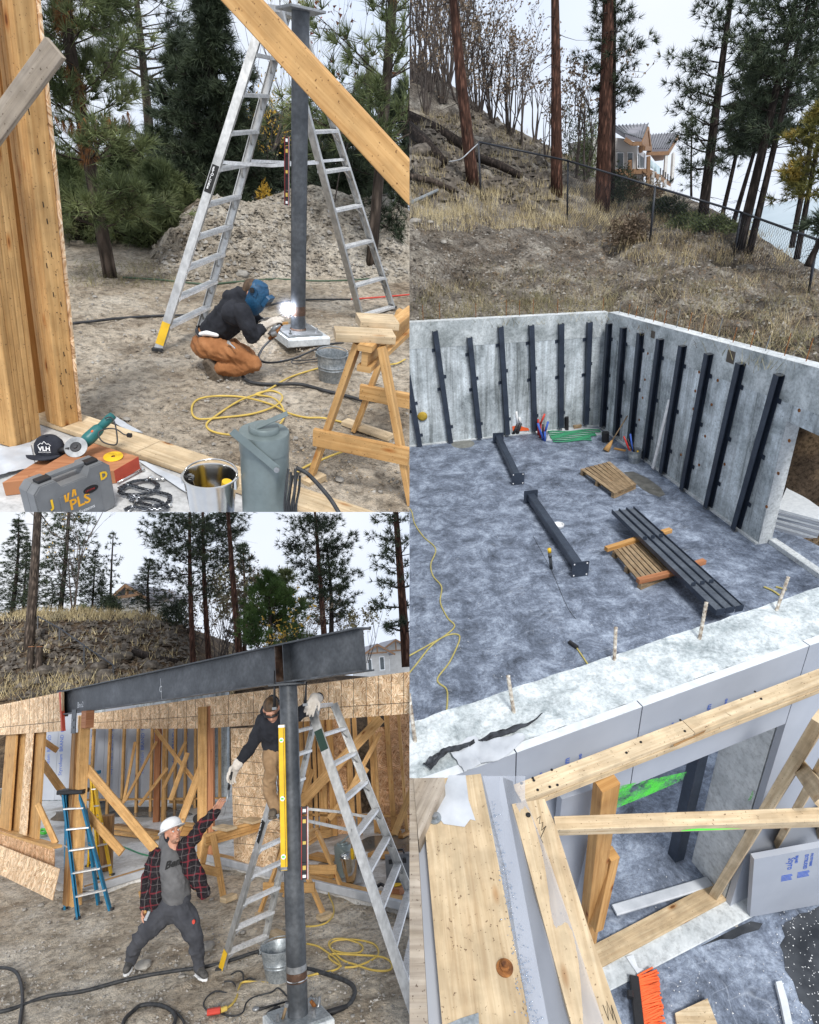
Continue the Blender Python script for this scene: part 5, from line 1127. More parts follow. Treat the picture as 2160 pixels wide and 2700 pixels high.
# ---- right wall: header band and standing strand board
hd2=thing('header_wall','long strand board header band running behind the column to the right edge','wall panel',S2(700,1900))
def hx(px,t):return S2(px,np.interp(px,[190,540,1080,1300],[1889,1840,1771,1743])if t else np.interp(px,[190,540,1080,1300],[1922,1921,1882,1866]))
xs=[205,330,440,540,655,770,880,990,1110]
for a,b in zip(xs,xs[1:]):ob('osb_panel',MB().prism([hx(a,1),hx(b -.6,1),hx(b -.6,0),hx(a,0)],nR *-.04),M['osb'],hd2)
lm=MB()
for x in list(range(300,560,24))+list(range(570,1090,33)):lm.beam(hx(x,1)+nR *.002,hx(x,0)+nR *.002,.007,.002,nR)
lm.beam(lerp(hx(205,1),hx(205,0),.62)+nR *.002,lerp(hx(1100,1),hx(1100,0),.74)+nR *.002,.007,.002,nR);ob('snap_lines',lm,M['ink'],hd2)
ow=thing('osb_wall','standing strand board wall panel behind the worker on the ladder','wall panel',S2(660,2275))
for (a,b,c_,d_)in (((608,1921),(744,1915),(744,2070),(612,2076)),((612,2077),(744,2071),(744,2190),(615,2176)),((615,2177),(744,2191),(720,2300),(618,2264))):
    ob('osb_panel',MB().prism([S2(*a),S2(*b),S2(*c_),S2(*d_)],nR *-.02),M['osb'],ow)
lm=MB()
for y in (1970,2004,2037,2098,2120,2153,2185,2222):lm.beam(S2(612,y,.002),S2(738,y +12,.002),.006,.002,nR)
ob('nail_lines',lm,M['ink'],ow)
# ---- far stud walls, foam panels, braces
yf_=17.2
fw=thing('foam_wall','row of grey-blue foam boards lining the far basement wall','foam wall',D(380,2105,yf_ +.25))
for k,x in enumerate(range(60,560,42)):
    if 150<x<215:pass
    a,b=D(x,2112 -.02 *x,yf_ +.25),D(x +41.4,2112 -.02 *x,yf_ +.25);zt2=2.75 -.12 *(k%3==1);fp2=ob('foam_panel',MB().prism([a,b,V(b[0],b[1],zt2),V(a[0],a[1],zt2)],V(0,.05,0)),M['foam'],fw)
    for j,zz in enumerate((.9,1.5,2.0)):ob('print',text_mb(('Styrofoam','BRAND','foam')[j],lerp(a,b,.35 +.2 *(k%2))+V(0,-.006,zz -.3),UP,V(-1,0,0),.13,0),M['blue_ink'],fp2)
single('basement_wall',MB().prism([D(40,2114,yf_ +.5),D(600,2104,yf_ +.5),V(D(600,2104,yf_ +.5)[0],yf_ +.5,2.9),V(D(40,2114,yf_ +.5)[0],yf_ +.5,2.9)],V(0,.2,0)),M['pitwall'],'rough concrete basement wall behind the foam boards','wall')
sw=thing('stud_wall','far row of thin pine studs in front of the foam boards','stud wall',D(380,2105,yf_))
for x in (240,284,322,360,398,437,461,488,515,545,580):a=D(x,2108,yf_);ob('stud',MB().beam(V(a[0],a[1],ZS -.04),V(a[0],a[1],2.65),.06,.09,V(0,1,0),.003),M['pine'],sw)
ob('bottom_plate',MB().beam(D(228,2109,yf_),D(600,2104,yf_),.09,.04,UP),M['pine'],sw)
for k,x in enumerate((414,432,537,556)):a=D(x,2105 if k<2 else 2200,15.8 if k<2 else 12.2);single('post',MB().beam(V(a[0],a[1],ZS -.04),V(a[0],a[1],2.7),(.14,.08,.20,.12)[k],.10,V(0,1,0),.003),M['red_wood']if k in (0,3)else M['pine'],['reddish post among the far studs','pine post beside the reddish far post','wide pine post left of the strand board wall','reddish post left of the strand board wall'][k],'post')
BR=[((228,2025),(413,2245),10.2,.13,'long pine brace slanting down to the slab behind the plaid worker'),((533,2018),(468,2192),12.5,.14,'wide pine brace leaning behind the raised arm'),((442,2025),(367,2124),15.5,.07,'pine brace leaning left among the far studs'),((357,1956),(326,2118),15.8,.06,'pale thin brace standing among the far studs'),((410,1925),(520,2068),15.2,.08,'long brace crossing down right in the far framing'),((490,1955),(430,2080),15.4,.07,'brace crossing up right in the far framing'),((495,1985),(450,2110),14.8,.10,'pine board leaning beside the lumber pile'),((413,1955),(330,2112),15.6,.06,'long thin brace leaning left of the reddish far post'),
      ((85,1975),(190,2120),13.0,.14,'wide pine brace behind the left studs'),((100,2120),(148,2225),11.6,.09,'pine brace running down behind the blue ladder'),((88,1935),(150,1978),12.8,.10,'short brace with green paint at the left opening'),((215,2130),(322,2248),10.6,.12,'pine brace running down right behind the yellow ladder')]
for a,b,y_,w_,lb in BR:single('brace',MB().beam(D(*a,y_),D(*b,y_ -.3),w_,.04,V(0,-1,.15),.003),M['pine'],lb,'brace')
# right framing beyond the opening
yr=13.0
rw=thing('stud_wall','right stud wall with strand board sheets beyond the opening','stud wall',D(940,2150,yr))
for x,w_,m_ in ((800,.10,'pine'),(818,.10,'pine'),(835,.06,'pine'),(855,.16,'pine'),(880,.12,'pine_wet'),(929,.11,'pine'),(948,.08,'pine_wet'),(993,.12,'pine'),(1000,.06,'pine'),(1037,.10,'pine'),(1070,.06,'pine')):a=D(x,2148,yr -(.1 if w_<.1 else 0));ob('stud',MB().beam(V(a[0],a[1],ZS -.03),V(a[0],a[1],2.5),w_,.09,V(0,1,0),.003),M[m_],rw)
for x0,x1,z0,z1 in ((860,925,.1,2.4),(1003,1030,.1,2.0),(1041,1110,.1,2.35)):a,b=D(x0,2148,yr +.12),D(x1,2148,yr +.12);ob('osb_panel',MB().prism([V(a[0],a[1],z0),V(b[0],b[1],z0),V(b[0],b[1],z1),V(a[0],a[1],z1)],V(0,.012,0)),M['osb_shade'],rw)
ob('bottom_plate',MB().beam(D(790,2147,yr),D(1110,2152,yr),.09,.04,UP),M['pine'],rw)
single('retaining_bank',MB().ell(D(935,2090,yr +3),2.6,1.2,1.9,20,10),M['hillB'],'dark earth bank seen through the right studs','earth bank',smooth=2)
for a,b,y_,w_,lb in [((1005,1893),(792,2120),11.3,.17,'wide pine brace slanting behind the ladder'),((1003,1932),(915,2100),11.6,.08,'thin pine brace right of the ladder'),((968,2025),(868,2160),11.5,.10,'pine brace crossing behind the right rail'),((1085,2085),(1040,2200),10.2,.10,'pine brace at the right edge'),((825,2030),(800,2090),11.6,.09,'short pine brace beside the column')]:
    single('brace',MB().beam(D(*a,y_),D(*b,y_ -.2),w_,.04,V(0,-1,.15),.003),M['pine'],lb,'brace')

# ---- steel column, pad, beam
cb0=G(786,2682,.07);rc=.092;ztB=D(765,1806,cb0[1])[2]
single('concrete_pad',MB().box(cb0 -UP *.05,.50,.50,.10,.55,.012),M['fresh'],'concrete pad under the base plate of the column carrying the beam','footing')
col=thing('steel_column','round grey steel column carrying the steel beam, with two levels on it','column',cb0)
ob('base_plate',MB().box(cb0 +UP *.012,.44,.44,.024,.55,.002),M['galv'],col);ob('pipe',MB().lathe([(rc,.024),(rc,ztB -cb0[2])],cb0,n=44),M['steel'],col,True)
ob('scorched_band',MB().lathe([(rc +.001,.29),(rc +.0015,.33),(rc +.001,.37)],cb0,n=44,cap=False),M['scorch'],col,True);ob('scraped_band',MB().lathe([(rc +.001,.372),(rc +.001,.425)],cb0,n=44,cap=False),M['plate'],col,True);ob('weld_bead',MB().lathe([(rc,.30),(rc +.006,.305),(rc,.312)],cb0,n=44,cap=False),M['chrome'],col,True)
ob('cap_plate',MB().box(V(cb0[0],cb0[1],ztB +.012),.36,.30,.022,.10,.002),M['steel'],col)
for s,u in ((-1,-.6),(1,-.5),(-.6,1),(.9,.9)):ob('anchor_bolt',MB().lathe([(.02,0),(.02,.02),(.011,.021),(.011,.055),(0,.055)],cb0 +V(s *.16,u *.16,.024),n=6),M['plate'],col)
kB=cb0[1]/5.67;bL=D(164,1884,9.7 *kB);bR=D(966,1768,4.98 *kB);bd=nrm(bR -bL);zc=ztB +.024
tcol=((cb0 -bL)[:2]@bd[:2])/(bd[:2]@bd[:2]);off=zc -(bL +bd *tcol)[2];bL=bL +UP *off;bR=bR +UP *off
bs=nrm(np.cross(bd,UP));bu=np.cross(bs,bd);Hb=.345 *kB
def t_px(px):
    lo,hi=0.0,20.0
    for _ in range(40):
        m_=(lo +hi)/2
        if f.P(bL +bd *m_)[0]<px:lo=m_
        else:hi=m_
    return lo
beam=thing('steel_beam','long grey steel I-beam raised across the column to the timber post','beam',(bL +bR)/2)
ob('bottom_flange',MB().beam(bL +bu *.008,bR +bu *.008,.20,.016,bu),M['steel'],beam);ob('top_flange',MB().beam(bL +bu *(Hb -.008),bR +bu *(Hb -.008),.20,.016,bu),M['steel'],beam);ob('web',MB().beam(bL +bu *Hb/2,bR +bu *Hb/2,.011,Hb -.03,bu),M['steel'],beam)
ob('end_plate',MB().beam(bL +bu *Hb/2 -bd *.012,bL +bu *Hb/2,.20,Hb +.06,bu),M['steel'],beam)
for dt,m_ in ((749,'rust'),(770,'steel')):
    p=bL +bd *t_px(dt)+bu *Hb/2
    for s in (-1,1):ob('stiffener',MB().beam(p +bs *s *.05 -bu *(Hb/2 -.017),p +bs *s *.05 +bu *(Hb/2 -.017),.010,.088,bs,roll=0),M[m_]if m_!='rust' else M['scorch'],beam)
fs=-bs if (-bs)[1]<0 else bs
ob('chalk_mark',text_mb('Bno2',bL +bd *.75 +bu *.08 +fs *.007,bd,bu,.13,0),M['chalk'],beam);ob('chalk_mark',text_mb('C',f.pl(*B1(1342,1520),bL +fs *.007,fs),bd,bu,.12,0),M['chalk'],beam)
ob('chalk_line',MB().beam(f.pl(*B1(1352,1400),bL +fs *.007,fs),f.pl(*B1(1364,1585),bL +fs *.007,fs),.006,.002,fs),M['chalk'],beam)
for k,(x,y0,y1)in enumerate(((724,1768,1866),(808,1797,1856))):
    a,b=D(x,y0,cb0[1]-.10),D(x -(3 if k else 0),y1,cb0[1]-.10 +.02);t=thing('spud_wrench',['black spud wrench hanging from the cap plate left of the column','black spud wrench hanging from the cap plate right of the column'][k],'wrench',b)
    ob('shaft',MB().tube([a,b],[.006,.016],10),M['black'],t,2);ob('nut',MB().lathe([(.026,0),(.026,.025),(.014,.027),(0,.03)],b -UP *.02,UP,6),M['plate'],t)
yl0,yl1=D(750,2294,cb0[1]-rc -.035),D(743,1911,cb0[1]-rc -.035);box_level(yl0,yl1,.062,.028,'long yellow spirit level standing upright on the column face','yellow',V(-.1,-1,0),M['yellow'])
rl0,rl1=D(803,2318,cb0[1]-.03),D(803,2127,cb0[1]-.03);box_level(rl0,rl1,.075,.03,'black and red box level clinging to the right side of the column','red',V(.1,-1,0),M['red'])

# ---- aluminium stepladder
LN,LF,RN,RF=G(581,2561),G(693,2515),G(1096,2682),G(1128,2470)
yn=(LN[1]+RN[1])/2 +.1;yf2=(LF[1]+RF[1])/2
TLn,TRn,TLf,TRf=D(783,1866,yn),D(818,1864,yn),D(842,1857,yf2),D(881,1855,yf2)
lad=thing('stepladder','tall aluminium stepladder with the hooded worker on it, straddling the column','ladder',(LN +RF)/2)
ladder_side(lad,LN,TLn,LF,TLf,[t_at(LN,TLn,y)for y in (2510,2447,2382,2310,2241,2160,2080,2000,1930)],M['alu'],M['alu_step'])
ladder_side(lad,RN,TRn,RF,TRf,[t_at(RN,TRn,y)for y in (2588,2498,2397,2300,2203,2110,2017,1938)],M['alu'],M['alu_step'],w=.095)
ob('top_cap',MB().beam((TLn +TRn)/2 -UP *.01,(TLf +TRf)/2 -UP *.01,.17,.045,UP,.006),M['alu_step'],lad)
for a,b in ((on(LN,TLn,2150),on(RN,TRn,2190)),(on(LF,TLf,2130),on(RF,TRf,2160))):m_=(a +b)/2 +UP *.02;ob('spreader',MB().beam(a,m_,.03,.012,V(0,-1,0)).beam(m_,b,.03,.012,V(0,-1,0)),M['alu'],lad)
tv=nrm(TLn -LN);nface=-nrm(LF -LN);nface=nrm(nface -tv *(nface @tv))
def rail_patch2(A_,B_,y0,y1,mat,name,w,nf):
    a,b=on(A_,B_,y0)+nf *.0065,on(A_,B_,y1)+nf *.0065;return ob(name,MB().beam(a,b,w,.002,nf),mat,lad)
rail_patch2(LN,TLn,2556,2508,M['yellow'],'yellow_band',.086,nface);rail_patch2(LN,TLn,2221,2165,M['ink'],'label_plate',.07,nface)
for k,ch_ in enumerate('ETOICRE'):ob('letter',text_mb(ch_,on(LN,TLn,2176 +k *7)+nface *.0095 +V(-.02,0,0),V(1,0,0)-nface *nface[0],tv,.034,0,bold=.001),M['logo'],lad)
tv2=nrm(TRn -RN);nf2=-nrm(RF -RN);nf2=nrm(nf2 -tv2 *(nf2 @tv2));rail_patch2(RN,TRn,1978,1925,flat('dark_green_label',(.01,.035,.025),.5),'label_plate',.09,nf2)
for p in (LN,LF):ob('foot',MB().box(p +UP *.015,.1,.06,.03),M['rubber'],lad)

# ---- blue and yellow fibreglass ladders
def small_ladder(label,fl,fr2,rl,rr,tl,tr_,ztop,mat,steps,capmat,name='stepladder'):
    yy=(fl[1]+rl[1])/2;T0,T1=D(*tl,yy),D(*tr_,yy);t=thing(name,label,'ladder',(fl +rr)/2)
    for p,q in ((fl,T0),(fr2,T1),(rl,T0 +V(0,.10,0)),(rr,T1 +V(0,.10,0))):ob('rail',rail_mb(p,q,.065,.028,nrm(V(T1[0]-T0[0],T1[1]-T0[1],0))*(1 if p is fl or p is rl else -1)),mat,t);ob('foot',MB().box(p +UP *.015,.07,.06,.03),M['rubber'],t)
    for s in steps:
        a,b=lerp(fl,T0,s),lerp(fr2,T1,s);ob('step',MB().beam(a,b,.08,.022,UP,.003),M['alu_step'],t)
        a,b=lerp(rl,T0 +V(0,.1,0),s -.04),lerp(rr,T1 +V(0,.1,0),s -.04);ob('rear_bar',MB().beam(a,b,.025,.02,UP,.003),M['alu'],t)
    ob('top_cap',MB().beam(T0 -V(.06,0,-.02)+V(0,.05,0),T1 +V(.06,0,.02)+V(0,.05,0),.22,.06,UP,.012),capmat,t)
    for a,b in ((fl,rl),(fr2,rr)):ob('spreader',MB().beam(lerp(a,T0 if a is fl else T1,.55),lerp(b,T0 if a is fl else T1,.55),.02,.006,V(1,0,0)),M['alu'],t)
    return t
small_ladder('blue fibreglass stepladder with a black top cap, standing before the timber post',G(204,2424),G(293,2400),G(171,2398),G(262,2384),(165,2092),(212,2091),1.8,M['blue_fg'],(.17,.35,.53,.70,.87),M['black'])
yl=11.2;small_ladder('yellow fibreglass stepladder behind the timber post',G(262,2318,ZS -.04),G(296,2308,ZS -.04),G(232,2285,ZS -.04),G(268,2276,ZS -.04),(238,2042),(246,2042),2.0,M['yellow'],(.10,.30,.5,.68,.85),M['blue_fg'])
# ---- things standing about on the slab and yard
hs=G(*B3(890,880),0.0);single('wood_post',MB().beam(G(*B3(885,860),ZS -.03),G(*B3(885,860),ZS -.03)+UP *.88,.22,.2,V(.3,-1,0),.003),M['lvl'],'short dark brown post stub behind the yellow ladder','post')
k=0
for x0,y0,x1,y1,n_ in ((1380,245,1690,265,1),(1440,285,1690,300,2),(1490,190,1700,225,1),(1500,240,1660,262,2)):
    for j in range(n_):k+=1;single('lumber_piece',MB().beam(G(*B3(x0,y0),ZS -.02)+UP *.045 *j,G(*B3(x1,y1),ZS -.02)+UP *.045 *j,.12,.04,UP,.003),M['pine'],['loose pine board at the back of the lumber pile','bottom board of the front lumber pair','top board of the front lumber pair','board lying apart behind the lumber pile','lower board in the middle of the pile','upper board in the middle of the pile'][k -1],'lumber')
for k,(x0,y0,x1,y1)in enumerate(((975,480,1320,540),(920,495,1310,560),(880,535,1320,590))):single('plank',MB().beam(G(*B3(x0,y0),ZS +.0),G(*B3(x1,y1),ZS),.12,.05,UP,.003),M['pine']if k else M['lvl'],['dark plank lying on the slab behind the hard hat','middle plank lying on the slab left of the hard hat','nearest long plank on the slab left of the worker'][k],'plank')
fs_=thing('foam_stack','stack of grey foam sheets lying on the far slab behind the post','foam sheets',G(*B3(880,270),ZS))
for j in range(5):ob('foam_sheet',MB().prism([G(*B3(x,y),ZS +.05 *j)for x,y in ((760,300),(1030,250),(1040,232),(760,262))],V(0,0,.045)),M['foam_edge']if j%2 else M['foam'],fs_)
single('lumber_bundle',MB().beam(G(*B3(1500,520),ZS +.09),G(*B3(1760,505),ZS +.09),.35,.18,UP,.004),M['pine_wet'],'thick bundle of boards on the slab behind the plaid worker','lumber');single('plank',MB().beam(G(*B3(1540,470),ZS +.22),G(*B3(1720,490),ZS +.22),.16,.04,UP,.003),M['pine'],'board lying on top of the thick bundle','plank')
sw2=thing('circular_saw','yellow and black power saw on the boards behind the plaid worker','power saw',G(*B3(1665,450),ZS +.24));sp_=G(*B3(1665,452),ZS +.26);ob('guard',MB().lathe([(.09,0),(.09,.04),(0,.04)],sp_ +UP *.06,V(.2,-1,0),16),M['black'],sw2,True);ob('motor',MB().ell(sp_ +V(.06,0,.06),.08,.06,.05),M['yellow'],sw2,2);ob('handle',MB().tube([sp_ +V(-.05,0,.1),sp_ +V(.02,0,.15),sp_ +V(.1,0,.1)],.015,8),M['black'],sw2,2)
single('bucket_black',MB().lathe([(.15,0),(.17,.3),(.16,.3),(.14,.02),(0,.02)],G(*B3(1680,310),ZS),n=20),M['black'],'black bucket beside the far lumber pile','bucket',smooth=True)
cable('hose','coil of bright green hose behind the knee wall','hose',[G(*B3(365 +30 *math.cos(a),540 +16 *math.sin(a)-a *.6),ZS +.03)for a in np.linspace(0,22,50)],.02,M['green_paint'],k=2)
cable('extension_cord','thin green cord lying across the slab behind the worker','cord',gpts(f,[B3(970,640),B3(1080,680),B3(1180,720),B3(1290,745)],ZS -.03),.014,M['green_cord'])
sL,sR=G(*B4(140,1100)),G(*B4(400,1000));sawB=saw_horse(G(*B4(-60,1040)),G(*B4(160,1105)),.86,1.1,'pine sawhorse beside the worker with two boards on it','sawhorses',M['pine'])
_,stop,sa,se=sawB
for k,(t_,w_)in enumerate(((.25,.2),(.75,.25))):c_=stop +sa *t_ +UP *.02;single('board_offcut',MB().beam(c_ -se *.2,c_ +se *.2,w_,.04,UP,.003),M['pine_pale'],['board across the near end of the sawhorse beside the worker','board across the far end of the sawhorse beside the worker'][k],'board')
single('wood_block',MB().beam(G(*B4(155,1115),.04),G(*B4(250,1075),.04),.14,.07,UP,.003),M['pine_pale'],'wood block under the right foot of the sawhorse beside the worker','block')
saw_horse(G(*B4(455,1245)),G(*B4(1010,1255)),.88,.75,'pine sawhorse standing behind the column','sawhorses',M['pine'])
single('wood_block',MB().beam(G(*B4(960,1265),.03),G(*B4(1065,1230),.03),.14,.06,UP,.003),M['pine_pale'],'wood block under the sawhorse foot right of the column','block');single('wood_block',MB().beam(G(*B4(425,1250),.03),G(*B4(500,1235),.03),.14,.06,UP,.003),M['pine_pale'],'wood block under the sawhorse foot left of the column','block')
single('board_offcut',MB().beam(G(*B4(560,1385),.02),G(*B4(710,1450),.02),.16,.05,UP,.003),M['pine_pale'],'pale board lying on the dirt behind the column','board')
cbB=G(*B4(1172,905),ZS);rod_can(cbB,.125,D(*B4(1172,640),cbB[1])[2]-cbB[2],'grey-green electrode can standing on the slab right of the column',ang=.5)
bucket(G(*B4(1262,955),ZS),.13,.185,.33,'shiny steel bucket beside the electrode can on the slab',M['chrome'],True,False,'steel_bucket');sbk=G(*B4(1255,945),ZS);single('yellow_hammer',MB().tube([sbk +UP *.1,sbk +UP *.42],[.02,.028],10),M['yellow'],'yellow tool handle sticking out of the steel bucket on the slab','tool handle',smooth=True)
cp=G(*B4(1640,965),ZS);csB=thing('tool_case','dark grey tool case standing on the slab behind the right ladder rail','case',cp);ob('shell',MB().box(cp +UP *.19,.36,.16,.36,.1,.03),M['case'],csB);ob('handle',MB().tube([cp +V(-.1,0,.36),cp +V(-.08,0,.42),cp +V(.08,0,.42),cp +V(.1,0,.36)],.014,8),M['black'],csB,2);ob('latch',MB().box(cp +V(-.1,-.09,.30),.05,.02,.06),M['black'],csB);ob('latch',MB().box(cp +V(.1,-.09,.30),.05,.02,.06),M['black'],csB)
single('drive_chain',MB().tube(smooth_pts([G(*B4(1440 +20 *i,985 +10 *math.sin(i *2.1)),ZS +.02)for i in range(7)],5),.022,6),M['rubber'],'black chain heap on the slab near the right rail','chain',smooth=2)
single('lumber_offcut',MB().beam(G(*B4(1555,1010),ZS +.04),G(*B4(1680,1030),ZS +.04),.2,.08,UP,.003),M['red_wood'],'reddish block with tools on it at the right edge','lumber');single('grinding_disc',MB().lathe([(.07,0),(.07,.006),(0,.008)],G(*B4(1615,985),ZS +.085),n=20),M['yellow'],'yellow disc on the reddish block at the right edge','disc',smooth=True)
single('strap_roll',MB().lathe([(.14,0),(.16,.0),(.16,.13),(.14,.13),(.14,0)],G(*B4(1007,575),ZS),n=24,cap=False),M['pine'],'round strapping roll on the slab behind the red level','roll',smooth=True)
for k,(x0,y0,x1,y1,w_,th_)in enumerate(((985,480,1140,470,.16,.06),(910,735,1080,770,.22,.06),(1405,720,1680,755,.2,.06),(890,890,1070,915,.16,.06),(1545,550,1650,535,.2,.06),(1650,580,1760,520,.1,.05))):single('plank',MB().beam(G(*B4(x0,y0),ZS),G(*B4(x1,y1),ZS),w_,th_,UP,.003),M['pine_wet'],['board on the far slab behind the red level','board on the slab just right of the level','lone board on the wet slab left of the right rail','offcut on the sill behind the electrode can','foot block of the right edge brace','board lying at the right edge of the slab'][k],'board')
pv=thing('pipe_stub','cluster of black and coloured pipe stubs rising from the slab right of the column','pipes',G(*B4(905,480),ZS))
for k,(x,y0,y1,r_,m_)in enumerate(((905,480,335,.035,'black'),(880,400,290,.016,'red'),(868,400,300,.016,'blue_ink'),(895,400,285,.016,'blue_ink'),(1185,550,420,.02,'pvc'))):a=G(*B4(x,y0),ZS -.04);ob('pipe',MB().tube([a,D(*B4(x +2,y1),a[1])],r_,8),M[m_],pv,2)
# buckets, cables, hand tools in the yard
gbk=G(*B4(632,1780));bucket(gbk,.135,.19,.30,'galvanized bucket standing behind the column base',M['galv'])
def c4(name,label,cat,px,r,mat,P=B4,z=None):return cable(name,label,cat,[G(*P(x,y),r if z is None else z)for x,y in px],r,mat)
c4('extension_cord','yellow cord looping on the dirt right of the column','cord',[(860,1480),(950,1500),(1030,1550),(1110,1610),(1140,1660),(1100,1700),(960,1730),(860,1755),(700,1795),(560,1812),(340,1800),(290,1850),(270,1930),(220,2000),(130,2050)],.011,M['cord'])
c4('extension_cord','coil of yellow cord lying right of the column','cord',[(1150,1670),(1060,1610),(1060,1570),(1200,1570),(1480,1590),(1570,1640),(1560,1700),(1430,1705),(1280,1660),(1150,1610),(1050,1500),(1070,1450),(1180,1440),(1320,1490),(1310,1550),(1180,1560),(1060,1520),(1090,1460),(1250,1445),(1420,1480),(1465,1560),(1400,1620),(1280,1670),(1180,1680)],.011,M['cord'])
c4('extension_cord','yellow cord hanging from the sill to the dirt right of the column','cord',[(1115,935),(1070,985),(1045,1060),(1080,1150),(1085,1230),(1030,1300),(940,1330),(855,1335)],.011,M['cord'],z=.05)
c4('welding_cable','thick black welding cable curving right of the column base','cable',[(860,1690),(960,1715),(1130,1770),(1230,1820),(1265,1880),(1240,1960),(1200,2010)],.022,M['rubber'])
single('cable_grip',MB().tube([G(*B4(1200,2010),.025),G(*B4(1100,2045),.028),G(*B4(1010,2070),.025)],[.022,.03,.024],10),M['black'],'black welding handle at the end of the cable right of the plate','handle',smooth=True)
c4('welding_cable','long black cable crossing the yard below the plaid worker','cable',[(-60,1030 *0 +2062 -0),(60,2040),(200,1995),(400,1925),(700,1880),(1000,1800),(1250,1745),(1500,1705),(1650,1685),(1800,1660),(1990,1605),(2180,1545),(2300,1560)],.020,M['rubber'],P=B3)
c4('welding_cable','black hose bending down at the lower left corner','cable',[(-40,1680),(80,1690),(150,1740),(185,1850),(190,1980),(175,2100),(165,2200)],.018,M['rubber'],P=B3)
c4('welding_cable','black electrode lead looped at the bottom centre left','cable',[(1180,2000),(1240,1985),(1380,2000),(1480,2060),(1540,2120),(1560,2200)],.012,M['rubber'],P=B3);c4('welding_cable','thick black lead loop at the bottom centre','cable',[(1030,2200),(1050,2120),(1120,2050),(1190,2000),(1330,1995),(1440,2040),(1480,2110),(1450,2200)],.019,M['rubber'],P=B3)
c4('wire','thin black wire snaking from the galvanized bucket','wire',[(690,1590),(640,1610),(590,1680),(540,1750),(450,1790),(380,1770),(330,1790),(320,1730),(280,1710),(220,1740)],.008,M['rubber']);c4('wire','thin black wire curling left of the yellow cord','wire',[(165,1800),(230,1800),(260,1850),(220,1900),(100,1880),(20,1930),(-10,2000),(40,2060)],.008,M['rubber']);c4('wire','thin black wire arcing to the plate','wire',[(110,2060),(230,2090),(320,2060),(350,1980),(420,1930),(560,1890),(620,1855),(690,1920)],.008,M['rubber'])
rp0=G(*B4(75,2075),.02);t=thing('plug','red plug at the end of the yellow cord, lower left of the column','plug',rp0);ob('body',MB().beam(rp0 -V(.06,0,-.02),rp0 +V(.06,.02,.02),.06,.05,UP,.015),M['red_hose'],t);ob('collar',MB().beam(rp0 +V(.06,.02,.02),rp0 +V(.11,.05,.02),.045,.04,UP,.01),M['cord'],t)
w0,w1=G(*B4(430,2030),.02),G(*B4(700,1965),.03);t=thing('wrench','dark pry wrench lying left of the column base','wrench',w0);ob('shaft',MB().tube([w0,lerp(w0,w1,.15)-UP *.01,w1],[.014,.012,.008],8),M['black'],t,2);ob('head',MB().ell(w0,.035,.03,.02),M['plate'],t,2)
single('cable_clamp',MB().tube([G(*B4(530,2080),.03),G(*B4(600,2040),.03),G(*B4(640,2020),.04)],[.025,.035,.02],8),M['black'],'black clamp lying left of the base plate','clamp',smooth=True);gcl=G(*B4(950,2040),.06);t=thing('ground_clamp','rusty ground clamp biting the right corner of the base plate','clamp',gcl);ob('jaw',MB().tube([gcl +V(-.06,0,.08),gcl,gcl +V(.03,-.03,-.01)],[.016,.022,.014],8),M['rust'],t,2);ob('jaw',MB().tube([gcl +V(.02,.02,.1),gcl +V(.01,0,.03),gcl +V(-.04,-.04,-.01)],[.014,.02,.012],8),M['plate'],t,2)
hmr=thing('hammer','hammer leaning on the base plate in front of the column','hammer',G(*B4(665,2140),.05));ob('handle',MB().tube([G(*B4(650,2140),.06),D(*B4(690,2000),cb0[1]-rc -.03)],[.016,.012],8),M['pallet'],hmr,2);ob('head',MB().beam(D(*B4(675,1990),cb0[1]-rc -.04),D(*B4(705,2000),cb0[1]-rc -.04),.03,.03),M['plate'],hmr)
gp=[G(R.uniform(0,1080),2360 +340 *R.random()**.9,-.005)for _ in range(1800)];pebbles('yard_gravel',gp,.005,.026,M['rock'],14)
for k,(x,y,s,fl)in enumerate([(65,2400,.07,.8),(108,2388,.09,.7),(130,2433,.06,.8),(207,2437,.06,.7),(80,2574,.08,.4),(252,2595,.04,.8),(315,2531,.06,.7),(378,2548,.12,.35),(465,2548,.05,.9),(480,2575,.08,.3),(530,2485,.08,.6),(545,2498,.12,.35),(275,2628,.04,.5),(958,2566,.06,.7),(895,2569,.05,.8),(923,2660,.06,.4),(930,2680,.05,.5),(640,2459,.09,.4),(607,2307,.06,.8),(560,2372,.08,.5),(695,2525,.04,.9),(975,2536,.05,.8)]):
    stone(G(x,y),s,'pale stone lying on the trodden dirt of the beam yard','stones in the beam yard',M['rock'],80 +k,k *.7,fl)

# ---- the worker in plaid reaching up
ym=G(440,2590)[1]
def J(x,y,dy=0.0):return D(300 +x/4.6875,2140 +y/4.6875,ym +dy)
per=thing('person','lunging person in white hard hat and red plaid jacket, reaching up with one arm','person',G(440,2585))
tr=MB();tr.ell(J(740,1180),.19,.14,.15,14,10);tr.ell(J(770,1090),.165,.125,.1,14,10)
cone_chain(tr,[J(640,1240,-.01),J(480,1400,-.07),J(320,1570,-.10)],[.125,.112,.085]);cone_chain(tr,[J(320,1570,-.10),J(250,1700,-.03),J(205,1860,.05)],[.085,.075,.056])
cone_chain(tr,[J(850,1240,-.01),J(940,1400,-.04),J(1000,1560,-.06)],[.125,.112,.085]);cone_chain(tr,[J(1000,1560,-.06),J(1030,1740,-.02),J(1050,1930,.0)],[.083,.073,.056])
ob('trousers',fold(voxel(tr,.010,3),.026,8,4),M['sweat'],per,2)
ob('leg_patch',MB().prism([J(985 +18 *math.cos(a),1365 +28 *math.sin(a),-.175)for a in np.linspace(0,6.28,12,False)],V(.0,.02,0)),M['red_hose'],per)
